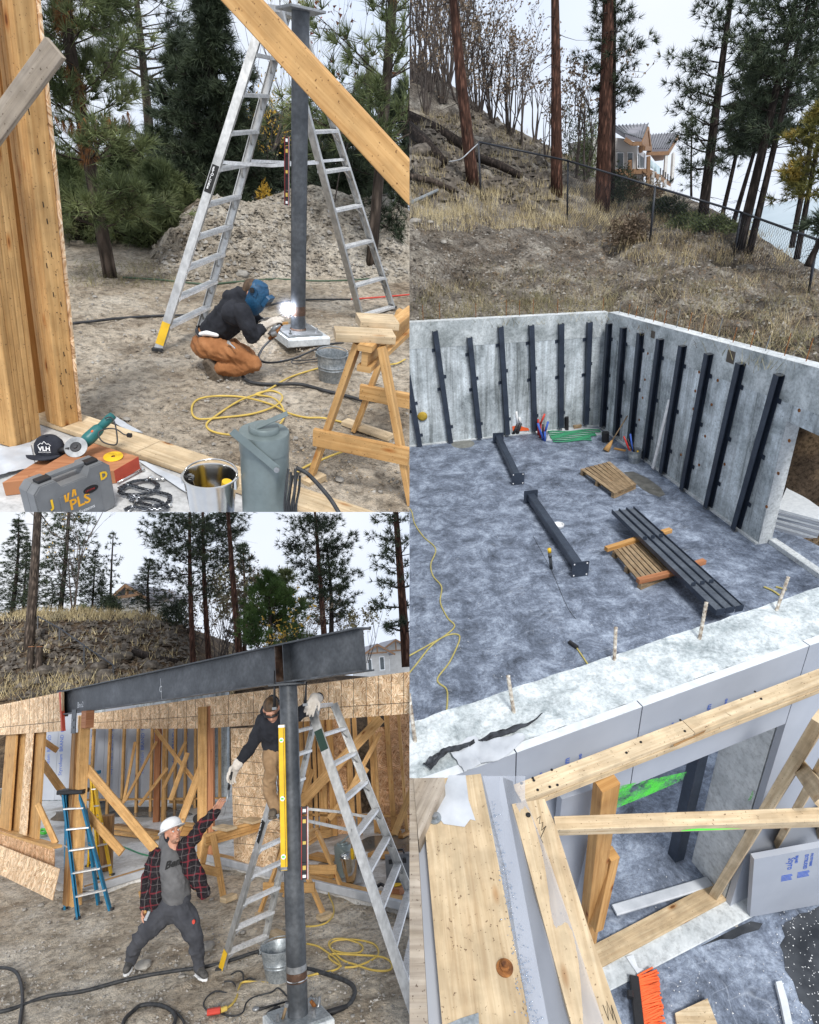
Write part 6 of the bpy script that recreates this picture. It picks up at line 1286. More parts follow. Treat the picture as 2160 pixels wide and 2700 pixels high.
ts=MB();cone_chain(ts,[J(770,1010),J(760,850,-.01),J(740,680,-.01),J(720,540)],[.155,.152,.155,.12],16);ts.ell(J(770,1010),.165,.135,.07);cone_chain(ts,[J(700,460,.02),J(690,400,.04)],[.10,.085]);cone_chain(ts,[J(640,320,.07),J(640,430,.05)],[.06,.075])
ob('hooded_sweatshirt',fold(voxel(ts,.010,3),.016,8,5),M['greytee'],per,2)
jk=MB();cone_chain(jk,[J(560,540,.0),J(520,760,-.06),J(530,1000,-.06),J(500,1180,-.05)],[.085,.085,.08,.07]);cone_chain(jk,[J(880,460,.0),J(960,680,-.06),J(1060,850,-.05),J(1110,1000,-.02)],[.095,.095,.085,.07]);cone_chain(jk,[J(640,560,.13),J(740,850,.13),J(800,1000,.10)],[.12,.12,.10]);cone_chain(jk,[J(880,600,.10),J(1030,850,.10)],[.11,.10])
cone_chain(jk,[J(520,560,.02),J(440,760,.04),J(405,920,.0)],[.088,.074,.066]);cone_chain(jk,[J(405,920,.0),J(390,1060,-.05),J(390,1175,-.08)],[.066,.06,.052])
cone_chain(jk,[J(880,440,.03),J(1000,320,.0),J(1080,190,-.02)],[.092,.078,.070]);cone_chain(jk,[J(1080,190,-.02),J(1180,80,.02),J(1265,0,.06)],[.068,.06,.052])
ob('plaid_jacket',fold(voxel(jk,.010,3),.024,8,6),M['plaid'],per,2)
ob('shirt_print',text_mb('Ben',J(628,720,-.182),nrm(J(810,650,-.182)-J(628,720,-.182)),nrm(V(.25,0,1)),.115,0,bold=.004),M['ink'],per)
hc=J(728,265,-.02);fwd=nrm(V(.72,-.62,.32));upv=nrm(V(-.28,.12,1));hm,q,Rm=head_mb(hc,fwd,upv,1.0)
ob('body',voxel(hm,.007,2),M['skin'],per,2)
for s in (-1,1):
    ey=ob('eye',MB().ell(q(s *.031,.083,.008),.012,.008,.009,10,8,Rm),M['white'],per,2);ob('iris',MB().ell(q(s *.031,.0905,.008),.005,.002,.005,8,6,Rm),M['ink'],ey,2);ob('eyebrow',MB().tube([q(s *.015,.094,.026),q(s *.035,.091,.032),q(s *.052,.080,.027)],.004,6),M['hair'],per,2)
ob('mouth',MB().tube([q(-.022,.092,-.058),q(0,.095,-.057),q(.022,.092,-.058)],.003,6),M['rleaf'],per,2);ob('stubble',voxel(MB().ell(q(0,.04,-.085),.052,.052,.035,12,8,Rm),.008,2),pmat('stubble',[(.3,(.18,.09,.06)),(.7,(.40,.22,.15))],60,3,.7),per,2)
hrm=MB();hrm.ell(q(0,-.045,-.01),.082,.07,.09,12,10,Rm);ob('hood_lining',voxel(hrm,.01,2),M['hoodie'],per,2)
hat=ob('hard_hat',MB().lathe([(.142,-.004),(.150,.0),(.142,.006),(.118,.012),(.116,.05),(.102,.085),(.07,.112),(.03,.124),(0,.126)],q(0,.0,.045),nrm(q(0,-.06,1)-q(0,0,0)),28),M['white'],per,2)
ob('hat_mark',text_mb('VLH',q(-.128,.03,.085),Rm @V(.15,1,0),Rm @V(.3,0,1),.035,0,bold=.001),M['ink'],hat)
g1=hand_mb(J(390,1185,-.08),nrm(V(.05,-.15,-1)),V(.9,-.3,0),.19,1.0,1);ob('hand',voxel(g1,.0055,2),M['skin'],per,2)
wr=J(1265,0,.06);g2=hand_mb(wr,nrm(V(.45,-.1,.75)),V(.6,-.6,-.2),.19,.3,-1);ob('hand',voxel(g2,.0055,2),M['skin'],per,2)
boot(J(225,1880,.10),J(140,2030,-.12),V(0,0,-1),'shoe',M['shoe'],M['white']);boot(J(1010,1990,.05),J(1150,2085,-.12),V(0,0,-1),'shoe',M['shoe'],M['white'])
hx0=J(395,1255,-.12);hmr=thing('hammer','framing hammer held in the lowered hand of the plaid worker','hammer',hx0 -UP *.1);ob('handle',MB().tube([J(320,990,-.0),hx0],[.016,.015],8),M['pine'],hmr,2);ob('head',MB().beam(J(390,1350,-.16),J(440,1235,-.12),.035,.035,V(0,-1,0),.005),M['chrome'],hmr);ob('claw',MB().beam(J(440,1235,-.12),J(455,1200,-.10),.03,.012,V(0,-1,0)),M['chrome'],hmr)

# ---- the hooded worker on the ladder
yw=cb0[1]+.42
def J(x,y,dy=0.0):return D(590 +x/5.565,1800 +y/5.565,yw +dy)
per=thing('person','bending person in black hoodie and khaki trousers on the stepladder behind the column','person',J(760,1960))
hd=MB();cone_chain(hd,[J(760,960,.05),J(740,800,.0),J(730,640,-.06),J(720,560,-.08)],[.13,.14,.15,.12],14);cone_chain(hd,[J(620,420,.08),J(720,280,.12),J(840,420,.10)],[.06,.07,.06])
cone_chain(hd,[J(580,580,-.05),J(500,760,-.1),J(440,880,-.14)],[.088,.075,.066]);cone_chain(hd,[J(440,880,-.14),J(330,1030,-.18),J(220,1180,-.22)],[.066,.058,.048])
cone_chain(hd,[J(850,560,-.02),J(1050,480,.05),J(1200,400,.08)],[.09,.08,.07]);cone_chain(hd,[J(1200,400,.08),J(1310,300,.05),J(1390,230,.0)],[.07,.064,.058]);ob('hoodie',fold(voxel(hd,.010,3),.022,8,7),M['hoodie'],per,2)
tr=MB();tr.ell(J(760,1010,.04),.14,.12,.10);cone_chain(tr,[J(700,1040,.0),J(680,1180,-.06),J(690,1290,-.06)],[.098,.088,.072]);cone_chain(tr,[J(690,1290,-.06),J(660,1460,.02),J(690,1680,.06),J(760,1850,.06)],[.073,.07,.062,.058]);cone_chain(tr,[J(830,1040,.05),J(900,1250,.1),J(900,1600,.12),J(880,1850,.12)],[.095,.085,.07,.058]);ob('trousers',fold(voxel(tr,.010,3),.024,9,8),M['khaki'],per,2)
hc=J(705,400,-.20);fwd=nrm(V(.12,-.72,-.68));upv=nrm(V(0,-.68,.74));hm,q,Rm=head_mb(hc,fwd,upv,1.05);ob('body',voxel(hm,.008,2),M['skin'],per,2)
hr=MB();hr.ell(q(0,-.015,.055),.083,.10,.075,16,12,Rm);hr.ell(q(0,-.06,.0),.08,.06,.08,12,10,Rm);ob('hair',voxel(hr,.009,2),M['hair'],per,2)
ob('sunglasses',MB().tube([q(-.078,.03,.012),q(-.055,.088,.012),q(0,.108,.010),q(.055,.088,.012),q(.078,.03,.012)],[.004,.014,.009,.014,.004],8),M['black'],per,2)
g1=hand_mb(J(205,1200,-.22),nrm(J(100,1380,-.22)-J(205,1200,-.22)),V(.8,-.5,0),.21,.85,1,r=.014);cone_chain(g1,[J(215,1185,-.22),J(190,1225,-.22)],[.055,.048]);ob('glove',voxel(g1,.0065,2),M['glove'],per,2)
g2=hand_mb(J(1330,215,-.2),nrm(V(-.25,-.55,-.75)),V(-.2,.6,-.5),.21,.55,1,r=.014);cone_chain(g2,[J(1385,235,-.1),J(1330,220,-.19)],[.055,.052]);ob('glove',voxel(g2,.0065,2),M['glove'],per,2)
boot(J(740,1970,.12),J(700,1990,-.14),V(0,0,-1));boot(J(880,1970,.2),J(860,1990,-.06),V(0,0,-1))
a,b=J(105,1370,-.25),J(10,1940,-.25);t=thing('spud_bar','tapered steel spike handed between the two workers','tool',b);ob('grip',MB().tube([a +(a -b)*.12,lerp(a,b,.35)],[.015,.013],8),M['black'],t,2);ob('spike',MB().tube([lerp(a,b,.35),b],[.012,.003],8),M['plate'],t,2)

# ---- houses
def house(name,label,base,w,d,h,rh,rz,wins,seed):
    """gabled house: siding boards, roof, trim, windows with panes"""
    t=thing(name,label,'house',base);c,s=math.cos(rz),math.sin(rz);X=V(c,s,0);Y=V(-s,c,0);b=np.asarray(base)
    ob('wall',MB().prism([b -X *w/2,b +X *w/2,b +X *w/2 +UP *h,b +UP *(h +rh),b -X *w/2 +UP *h],Y *d),M['siding'],t)
    for k in range(int(h/.28)):z=.14 +k *.28;ob('siding_board',MB().beam(b -X *w/2 -Y *.012 +UP *z,b +X *w/2 -Y *.012 +UP *z,.025,.26,UP +Y *.04),M['siding'],t)
    for sg in (-1,1):
        e=b +X *sg *(w/2 +.6)+UP *(h -.6 *rh/(w/2));r_=b +UP *(h +rh);rf=ob('roof',MB().prism([e -Y *.9,r_ -Y *.9,r_ +Y *(d +.6),e +Y *(d +.6)],V(0,0,.16)),M['roof'],t);ob('barge_board',MB().beam(e -Y *.92 +UP *.0,r_ -Y *.92 +UP *.0,.06,.22,UP),M['timber'],rf)
    ob('gable_tie',MB().beam(b -X *w *.38 -Y *.7 +UP *h,b +X *w *.38 -Y *.7 +UP *h,.16,.2,UP),M['timber'],t);ob('gable_post',MB().beam(b -Y *.7 +UP *h,b -Y *.7 +UP *(h +rh *.85),.16,.16,X),M['timber'],t)
    for (u,z,ww,hh)in wins:
        o=b +X *u -Y *.03 +UP *z;wn=ob('window',MB().beam(o -X *ww/2,o +X *ww/2,.06,hh,UP),M['white'],t);ob('pane',MB().beam(o -X *(ww/2 -.1)-Y *.02,o +X *(ww/2 -.1)-Y *.02,.06,hh -.2,UP),M['glass'],wn)
    return t
hb_=D(995,1776,80);house('house','grey sided house with timber gables behind the end of the beam',V(hb_[0],80,hb_[2]-3),3.3,6,5.5,1.0,.35,[(-.9,4.1,.6,1.5),(.7,4.2,.7,1.7)],1);hb2=D(1045,1776,86);house('house','taller rear wing of the grey house at the right edge',V(hb2[0],86,hb2[2]-3),4.6,6,6.0,1.4,.35,[(-1.2,4.2,.7,1.6)],2)
hb3=D(352,1596,46);house('house','small house with low grey roof peeking over the hill crest',V(hb3[0],46,hb3[2]-.5),2.6,4,1.1,.8,-.3,[(0,.8,.6,.5)],3)

# ---- trees
def tb(px,py,y):return D(px,py,y)
GB='trees above the rubble slope'
pine('pine_tree','tall bare-trunked pine at the left on the rubble slope',hp_(76,1712),16.5,.20,.40,3.2,201,GB,bark='bark_grey',whorls=14,per=4,tuft=12,nn=16,L=.26,wd=.026,up=.1,lean=(-.045,0))
f1=fir('fir_tree','tall dark fir right of the tall trunk on the hill crest',tb(160,1606,36),10.5,.12,.05,2.1,202,GB,whorls=34,per=6,tuft=9,nn=14,L=.26,wd=.03,up=-.12)[0]
for k,(x,y,d_,yt,wx,lb)in enumerate(((28,1640,35,1370,1.5,'dark fir at the far left edge of the crest'),(134,1610,34,1540,1.6,'low dark fir below the tall fir'),(243,1612,37,1450,1.3,'dark small fir right of the bare birch'),(268,1612,40,1500,1.0,'slim fir behind the round juniper'),(394,1622,36,1473,2.3,'broad conifer in front of the crest house'),(60,1625,42,1430,1.3,'dark fir behind the tall bare trunk'))):s=(D(x,yt,d_)[2]-D(x,y,d_)[2])/10.5;dup(f1,tb(x,y,d_),lb,k *1.1,(s *wx,s *wx,s))
pine('fir_tree','thin sparse fir on the crest left of the open sky',tb(291,1612,38),5.0,.07,.1,.9,203,GB,bark='bark_dk',whorls=14,per=4,tuft=4,nn=6,L=.22,wd=.04,up=-.1)
bush('juniper','round dark juniper bush on the hill crest',tb(291,1617,33.5),.62,1.0,204,'needle_dk',1600,.12,cat='bush');bush('juniper','low dark bush at the foot of the slope crest right',tb(465,1650,33),.9,1.6,205,'needle_dk',1800,.14,cat='bush');bush('juniper','leafy low shrub left of the round juniper',tb(222,1616,33.5),.45,.5,206,'needle',700,.10,cat='bush')
shrub('birch_tree','bare pale birch leaning on the hill crest',tb(192,1616,33),8.2,3,.28,207,None,'yleaf',70,.12,bark='twig',r0=.07,depth=4,cat='tree')
for k,(x,yb,yt,d_,tr_,c0,cr_,sd,lb,ln)in enumerate(((510,1752,1330,27,.11,.34,2.9,210,'red-trunked pine with a full crown above the middle of the beam',-.02),(551,1745,1300,28,.11,.50,2.5,211,'second red-trunked pine, just right of the full-crowned one',-.03),(632,1730,1290,26,.13,.70,2.6,212,'tall straight red pine trunk with high branches',-.06))):
    b=tb(x,yb,d_);H_=tb(x,yt,d_)[2]-b[2]+1.5;pine('pine_tree',lb,b,H_,tr_,c0,cr_,sd,GB,bark='bark_red',leaf='needle_dk',whorls=14,per=6,tuft=17,nn=18,L=.26,wd=.024,up=.25,lean=(ln,0))
b=tb(856,1690,25);pine('pine_tree','open-crowned red pine standing alone right of centre',b,tb(845,1335,25)[2]-b[2]+.8,.10,.25,2.1,213,GB,whorls=15,per=6,tuft=14,nn=18,L=.23,wd=.022,up=.3,lean=(-.03,0));b=tb(874,1690,26);pine('pine_tree','slimmer pine beside the lone open-crowned pine',b,tb(885,1440,26)[2]-b[2],.09,.18,1.35,214,GB,bark='bark_dk',whorls=13,per=5,tuft=7,nn=15,L=.24,wd=.026,up=.3)
b=tb(1072,1745,21);pine('pine_tree','dark pine cut off by the right edge',b,8.4,.14,.1,1.35,215,GB,whorls=15,per=5,tuft=10,nn=15,L=.23,wd=.025,up=.3,stubs=False)
b=tb(714,1735,19);pine('pine_tree','bright green young pine behind the beam',b,tb(714,1525,19)[2]-b[2],.06,.02,1.35,216,GB,bark='bark_grey',leaf='needle_lt',whorls=11,per=6,tuft=9,nn=26,L=.26,wd=.018,up=.85,spread=.5,prof=lambda x:(1 -x)**.7 +.05,stubs=False);b=tb(760,1745,20);pine('pine_tree','low bushy young pine right of the bright one',b,2.8,.05,.02,1.0,217,GB,bark='bark_grey',leaf='needle',whorls=8,per=6,tuft=10,nn=14,L=.26,wd=.03,up=.5,stubs=False)
b=tb(645,1730,36);pine('pine_tree','small dark pine behind the tall straight trunk',b,6.4,.1,.1,1.4,218,GB,whorls=12,per=6,tuft=9,nn=9,L=.3,wd=.05)
sb1=shrub('bare_shrub','grey-brown bare brush behind the red trunks',tb(575,1745,29),4.6,9,.35,220,'brush around the beam','scrub',700,.14,r0=.035)
for k,(x,y,d_,s,lb)in enumerate(((660,1750,31,1.0,'bare brush right of the tall trunk'),(515,1745,33,.95,'bare brush between the red trunks'),(930,1745,28,.6,'low bare brush under the beam end'),(795,1750,24,.55,'low bare brush behind the beam'))):dup(sb1,tb(x,y,d_),lb,k *1.7,s)
shrub('shrub','yellow-green leafy shrub behind the tall straight trunk',tb(605,1735,33),5.6,7,.3,221,None,'weed',1500,.18,r0=.03);shrub('shrub','olive leafy shrub above the right end of the beam',tb(965,1745,27),3.4,5,.35,222,None,'weed',420,.14,r0=.02);shrub('shrub','young shrub with yellow leaves just above the beam',tb(770,1755,16),1.9,5,.4,223,None,'yleaf',120,.09,r0=.012)
# ================================================================ SITE C: the basement pit (right half)
use(FC);f=FC;G=f.G;D=f.D
def mk(ox,oy):return lambda x,y:(ox +x *.313,oy +y *.313)
C1,C2,C3,C4,C5,C6,C7,C8=mk(1080,0),mk(1620,0),mk(1080,675),mk(1620,675),mk(1080,1350),mk(1620,1350),mk(1080,2025),mk(1620,2025)
Q=G(1580,1122);Lb=G(1080,1177);Jb=G(1999,1435);wB=nrm(Lb -Q);wRt=nrm(Jb -Q)
nB=nrm(np.cross(wB,UP));nB=nB if nB[1]<0 else -nB;nW=nrm(np.cross(wRt,UP));nW=nW if nW[0]<0 else -nW
def PB(px,py,off=0.0):return f.pl(px,py,Q +nB *off,nB)
def PW(px,py,off=0.0):return f.pl(px,py,Q +nW *off,nW)
# ---- floor, walls
R=np.random.default_rng(31)
gx=np.linspace(-1.5,9.5,60);gy=np.linspace(.6,16.5,90);Xg,Yg=np.meshgrid(gx,gy,indexing='ij');Pz=np.stack([Xg,Yg,0 *Xg],2)
struct('floor',grid_mb(Pz),M['pitfloor'])
zc,zl,zr_=PB(1592,825)[2],PB(1080,850)[2],PW(2160,972)[2]
Lx=Q +wB *(np.linalg.norm(Lb -Q)+1.2);zlx=zl +(zl -zc)*.2
def at_z(p,z):return V(p[0],p[1],z)
wb=thing('back_wall','streaked concrete back wall of the pit with a lighter upper band','wall',Q)
bz=.80
ob('lower_lift',MB().prism([Q -UP *.05,Lx -UP *.05,at_z(Lx,zlx *bz),at_z(Q,zc *bz)],-nB *.25),M['pitwall'],wb);ob('upper_lift',MB().prism([at_z(Q,zc *bz)+nB *.006,at_z(Lx,zlx *bz)+nB *.006,at_z(Lx,zlx)+nB *.006,at_z(Q,zc)+nB *.006],-nB *.262),M['pitband'],wb)
ob('top_face',MB().prism([at_z(Q,zc +.006),at_z(Lx,zlx +.006),at_z(Lx,zlx +.006)-nB *.25,at_z(Q,zc +.006)-nB *.25],V(0,0,-.003)),M['fresh'],wb)
Ljamb=np.linalg.norm(Jb -Q);zW=lambda s:zc +(zr_ -zc)*s/np.linalg.norm((PW(2160,972)-Q)[:2])
rwll=thing('side_wall','streaked concrete side wall of the pit ending at a doorway with a lintel','wall',Jb);E_=Q +wRt *(Ljamb +3.0);zlin=PW(2122,1132)[2]
bw=.80
ob('lower_lift',MB().prism([Q -UP *.05,Jb -UP *.05,at_z(Jb,zlin),at_z(Jb,zW(Ljamb)*bw),at_z(Q,zc *bw)],-nW *.25),M['pitwall'],rwll)
ob('upper_lift',MB().prism([at_z(Q,zc *bw)+nW *.006,at_z(Jb,zW(Ljamb)*bw)+nW *.006,at_z(E_,zW(Ljamb +3)*bw)+nW *.006,at_z(E_,zW(Ljamb +3))+nW *.006,at_z(Jb,zW(Ljamb))+nW *.006,at_z(Q,zc)+nW *.006],-nW *.262),M['pitband'],rwll)
ob('lintel',MB().prism([at_z(Jb,zlin)+wRt *.002,at_z(E_,zlin),at_z(E_,zW(Ljamb +3)*bw),at_z(Jb,zW(Ljamb)*bw)+wRt *.002],-nW *.25),M['pitwall'],rwll)
ob('top_face',MB().prism([at_z(Q,zc +.006),at_z(E_,zW(Ljamb +3)+.006),at_z(E_,zW(Ljamb +3)+.006)-nW *.25,at_z(Q,zc +.006)-nW *.25],V(0,0,-.003)),M['fresh'],rwll)
ob('jamb_face',MB().prism([Jb +wRt *.003,Jb -nW *.25 +wRt *.003,at_z(Jb -nW *.25,zlin)+wRt *.003,at_z(Jb,zlin)+wRt *.003],wRt *.003),M['fresh'],rwll)
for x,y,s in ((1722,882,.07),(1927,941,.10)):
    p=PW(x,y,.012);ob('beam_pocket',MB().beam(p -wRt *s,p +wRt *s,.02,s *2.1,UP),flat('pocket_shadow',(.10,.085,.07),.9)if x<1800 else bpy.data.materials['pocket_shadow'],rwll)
ob('footing_kerb',MB().beam(Q +nW *.02 +UP *.015,Jb +nW *.02 +UP *.015,.07,.05,UP),M['fresh'],rwll);ob('footing_kerb',MB().beam(Q +nB *.02 +UP *.012,Lx +nB *.02 +UP *.012,.06,.04,UP),M['fresh'],wb)
kk=MB()
for x,y in ((1709,932),(1701,1001),(1695,1049),(1686,1107),(1844,981),(1834,1031),(1829,1078),(1822,1182),(1893,1003),(1877,1067),(1860,1150),(2108,1082),(2082,1162),(2053,1248),(2022,1336),(1911,1224),(1844,1226),(1796,1199)):kk.lathe([(.03,0),(.03,.008),(0,.008)],PW(x,y),nW,10)
ob('tie_plugs',kk,M['rust'],rwll)
ob('foam_lump',MB().ell(PB(1114,1098,.02),.13,.05,.12,16,10),pmat('mustard_foam',[(.3,(.30,.20,.02)),(.7,(.52,.37,.06))],8,4,.9,bump=.5),wb,2)
# threshold kerb and soil beyond the doorway
single('door_kerb',MB().beam(Jb -nW *.25 +UP *.03 +wRt *.02,G(2230,1580)-nW *.1 +UP *.03,.14,.12,UP,.01),M['fresh'],'concrete kerb along the doorway threshold at the right','kerb')
sx=np.linspace(-5.5,4.2,40);sy=np.linspace(.27,4.5,30);Ps=np.zeros((40,30,3))
for i,a in enumerate(sx):
    for j,b in enumerate(sy):Ps[i,j]=Jb +wRt *(1.0 +a)-nW *b +UP *(-.06 +min(2.1,max(0,b -.9)*1.15))
Ps[...,2]+=(vnoise(Ps[...,0],Ps[...,1],44,4,2)-.5)*.3;struct('outside_soil',grid_mb(Ps),M['hillB'],2)
fsx=thing('foam_stack','stack of grey foam sheets outside the doorway','foam sheets',G(2090,1420,.0));fb=[f.G(x,y,.42)for x,y in (C4(1375,2130),C4(1465,1910),C4(1800,2080),C4(1760,2230))]
for j in range(8):ob('foam_sheet',MB().prism([p +V(rng.uniform(-.02,.02),rng.uniform(-.02,.02),-.42 +j *.053)for p in fb],V(0,0,.046)),M['foam_edge']if j%2 else M['foam'],fsx)
# ---- steel posts along the walls
POSTS=[((1076,990),(1107,1177),0),((1147,872),(1188,1168),0),((1238,889),(1265,1155),0),((1320,861),(1338,1145),0),((1401,857),(1410,1135),0),((1480,853),(1479,1127),0),((1555,849),(1545,1118),0),
         ((1606,853),(1589,1126),1),((1644,864),(1624,1149),1),((1689,878),(1661,1174),1),((1741,894),(1700,1210),1),((1800,912),(1747,1248),1),((1869,933),(1802,1292),1),((1953,958),(1866,1339),1),((2055,988),(1939,1397),1)]
names=['first','second','third','fourth','fifth','sixth','seventh','eighth']
for i,(t_,b_,w_)in enumerate(POSTS):
    PP=PW if w_ else PB;nn=nW if w_ else nB;al=wRt if w_ else wB;b=PP(*b_,.07);t=PP(*t_,.07);b=at_z(b,max(b[2],0.012));ax_=nrm(t -b)
    lab=('navy steel post on the %s wall, %s from the %s'%(('side',names[i -7],'corner')if w_ else ('back',names[i],'left edge')))
    pr=thing('steel_post',lab,'steel post',b,'steel posts along the pit walls');W_=.125;mb=MB();sd=nrm(al -ax_ *(al @ax_));nv=np.cross(sd,ax_);nv=nv if nv @nn>0 else -nv
    if w_:   # channel open towards the doorway
        ob('web',MB().beam(b -sd *.055,t -sd *.055,.008,.12,nv),M['steel_nav'],pr);
        for s in (-1,1):ob('flange',MB().beam(b +nv *s *.058,t +nv *s *.058,.118,.008,nv),M['steel_nav'],pr)
        ob('cap',MB().beam(t -ax_ *.004,t +ax_ *.004,.118,.124,nv),M['steel'],pr);ob('foot_plate',MB().beam(b -ax_ *.0,b +ax_ *.008,.13,.13,nv),M['plate'],pr)
    else:
        ob('web',MB().beam(b +nv *.058,t +nv *.058,.12,.008,nv),M['steel_nav'],pr)
        for s in (-1,1):ob('flange',MB().beam(b +sd *s *.056,t +sd *s *.056,.008,.118,nv),M['steel_nav'],pr)
    L_=np.linalg.norm(t -b)
    for k,(fz,sg)in enumerate(((.14,-1),(.5,1),(.60,-1),(.84,1))if not w_ else ((.20,1),(.52,1),(.86,1))):
        p=b +ax_ *L_ *fz +(sd if w_ else (sd *sg))*.095 -nv *.055;ob('clip',MB().beam(p -ax_ *.04,p +ax_ *.04,.075,.008,nv),M['steel_nav'],pr)
# ---- near wall, seen from above
zN=3.05
na,nb_=G(1060,1912,zN),G(2230,1524,zN);wN=nrm(nb_ -na);nIn=V(-wN[1],wN[0],0);nIn=nIn if nIn[1]>0 else -nIn;thN=abs((G(1620,1868,zN)-na)@nIn)
nw=thing('near_wall','pale rough concrete wall top crossing the foreground with rebar stubs','wall',at_z(na,0));na=na -wN *.6
n1,n2=40,260;Pn=np.zeros((n2,n1,3))
for i,a in enumerate(np.linspace(0,np.linalg.norm(nb_ -na)+.5,n2)):
    for j,b in enumerate(np.linspace(0,thN,n1)):Pn[i,j]=na +wN *a -nIn *b
Pn[...,2]+=(vnoise(Pn[...,0],Pn[...,1],55,5,9)-.5)*.035;ob('top_face',grid_mb(Pn),M['walltop'],nw,2)
sJ=float((G(1858,2313)-na)@wN);zH=2.35     # doorway through the near wall ends at sJ metres from its left end
e0=np.linalg.norm(nb_ -na)+.5
for nm,a,b,z0,z1 in (('pier',0,sJ -2.1,-.02,zN -.02),('pier',sJ,e0,-.02,zN -.02),('lintel',sJ -2.1,sJ,zH,zN -.02)):ob(nm,MB().prism([at_z(na +wN *a,z0),at_z(na +wN *b,z0),at_z(na +wN *b -nIn *thN,z0),at_z(na +wN *a -nIn *thN,z0)],V(0,0,z1 -z0)),M['fresh'],nw)
def rebar(p0,p1,r,parent=None,label=None):
    mb=MB();p0=np.asarray(p0);p1=np.asarray(p1);n_=26;pts=[lerp(p0,p1,t)for t in np.linspace(0,1,n_)];mb.tube(pts,[r *(1.16 if i%2 else .96)for i in range(n_)],8);return mb
rbm=pmat('crusted_rebar',[(.35,(.16,.11,.08)),(.5,(.45,.40,.33)),(.65,(.72,.70,.64))],28,5,.9)
for k,(x0,y0,x1,y1)in enumerate(((1096,1962,1078,1830),(1356,1884,1340,1782),(1620,1746,1624,1654),(1844,1688,1863,1588),(2046,1614,2079,1521))):
    b=G(x0,y0,zN -.02);single('rebar',rebar(b,D(x1,y1,b[1]+.05),.0115),rbm,['crusted rebar stub at the left edge of the near wall','crusted rebar stub above the black tape on the near wall','crusted rebar stub at the middle of the near wall top','crusted rebar stub beside the end of the channel bundle','crusted rebar stub at the right end of the near wall'][k],'rebar','rebar stubs on the near wall',smooth=2)
for k,x in enumerate((1116,1160,1255,1335,1370,1406,1470,1590)):
    b=PB(x,842 -(x -1080)*.05,-.19);single('rebar',MB().tube([b -UP *.05,b +UP *(.28 +.12 *rng.random())],.008,6),M['rust'],'thin rusty rebar sticking up along the back wall top','rebar','thin rebars on the back wall')
for k,x in enumerate((1632,1655,1675,1698,1722,1750,1783,1814,1850,1892,1932,1978,2018,2068,2125)):
    b=PW(x,np.interp(x,[1620,2160],[822,958])+3,-.15);single('rebar',MB().tube([b -UP *.05,b +UP *(.25 +.15 *rng.random())+V(.03,0,0)],.008,6),M['rust']if k%3 else M['plate'],'thin rebar sticking up along the side wall top','rebar','thin rebars on the side wall')
# black membrane scraps and plastic on the near wall
def patchC(name,label,px,z,mat,cat,amp=.03,n=22,seed=5):
    """a crumpled strip: px is a list of (x, y, half width in metres)"""
    c=[G(x,y,z)for x,y,_ in px];ws=[w_ for *_,w_ in px];sp=smooth_pts([V(*p[:2],w_)for p,w_ in zip(c,ws)],6);q=np.zeros((len(sp),7,3))
    for i,p in enumerate(sp):
        t_=nrm(sp[min(i +1,len(sp)-1)][:2]-sp[max(i -1,0)][:2]);
        for j,s in enumerate(np.linspace(-1,1,7)):q[i,j]=V(p[0]-t_[1]*s *p[2],p[1]+t_[0]*s *p[2],z)
    q[...,2]+=vnoise(q[...,0],q[...,1],seed,3,28)*amp;q[...,:2]+=(vnoise(q[...,0]+3,q[...,1],seed +1,3,22)[...,None]-.5)*.03;q2=q -V(0,0,.004);mb=grid_mb(q);o_=len(mb.v);m2=grid_mb(q2);mb.v+=m2.v;mb.f+=[tuple(o_ +i for i in reversed(t))for t in m2.f];mb.uv+=m2.uv;mb.mi+=m2.mi
    return single(name,mb,mat,label,cat,smooth=2)
patchC('membrane_scrap','torn strip of shiny black membrane on the near wall top',[(1428,1888,.002),(1390,1914,.010),(1340,1930,.022),(1290,1948,.02),(1260,1958,.008)],zN +.012,pmat('black_film',[(.3,(.012,.013,.016)),(.7,(.05,.055,.065))],20,4,.25),'plastic scrap')
patchC('membrane_scrap','second crumpled piece of black film at the left corner of the near wall',[(1250,1964,.008),(1215,1978,.018),(1180,1985,.02),(1150,2005,.03),(1125,2030,.03)],zN +.012,bpy.data.materials['black_film'],'plastic scrap',.05)
patchC('poly_sheet','white folded plastic over the corner of the near wall',[(1205,2012,.09),(1250,1990,.10),(1300,1985,.08),(1380,1945,.02)],zN +.004,M['plastic_w'],'plastic sheet',.05)
# ---- foam lining and timber framing on this side
def NF(px,py,off):return f.pl(px,py,na -nIn *(thN +off),nIn)      # plane parallel to the near wall
fo=thing('foam_lining','grey foam boards lining the near wall with white top edges and blue print','foam wall',NF(1620,1900,.0))
zF=zN +.015;fxs=[0.30,1.14,2.02,sJ,sJ +1.0,sJ +2.2]
for k in range(5):
    a,b=na +wN *fxs[k]-nIn *(thN +.012),na +wN *(fxs[k +1]-.008)-nIn *(thN +.012);zb_=zH -.02 if k<3 else .02
    pn=ob('foam_panel',MB().prism([at_z(a,zb_),at_z(b,zb_),at_z(b,zF -.003),at_z(a,zF -.003)],-nIn *.055),M['foam'],fo)
    ob('top_edge',MB().prism([at_z(a,zF),at_z(b,zF),at_z(b,zF)-nIn *.056,at_z(a,zF)-nIn *.056],V(0,0,-.003)),M['foam_edge'],pn)
    for tx,u,zz,sz in (('Styrofoam',.42,zF -.46,.06),('BRAND',.52,zF -.30,.025),('Insulation',.20,zF -.36,.028)):
        o_=lerp(a,b,u)-nIn *.058;ob('print',text_mb(tx,at_z(o_,zz),UP,-wN,sz,.0,bold=.001),M['blue_ink'],pn)
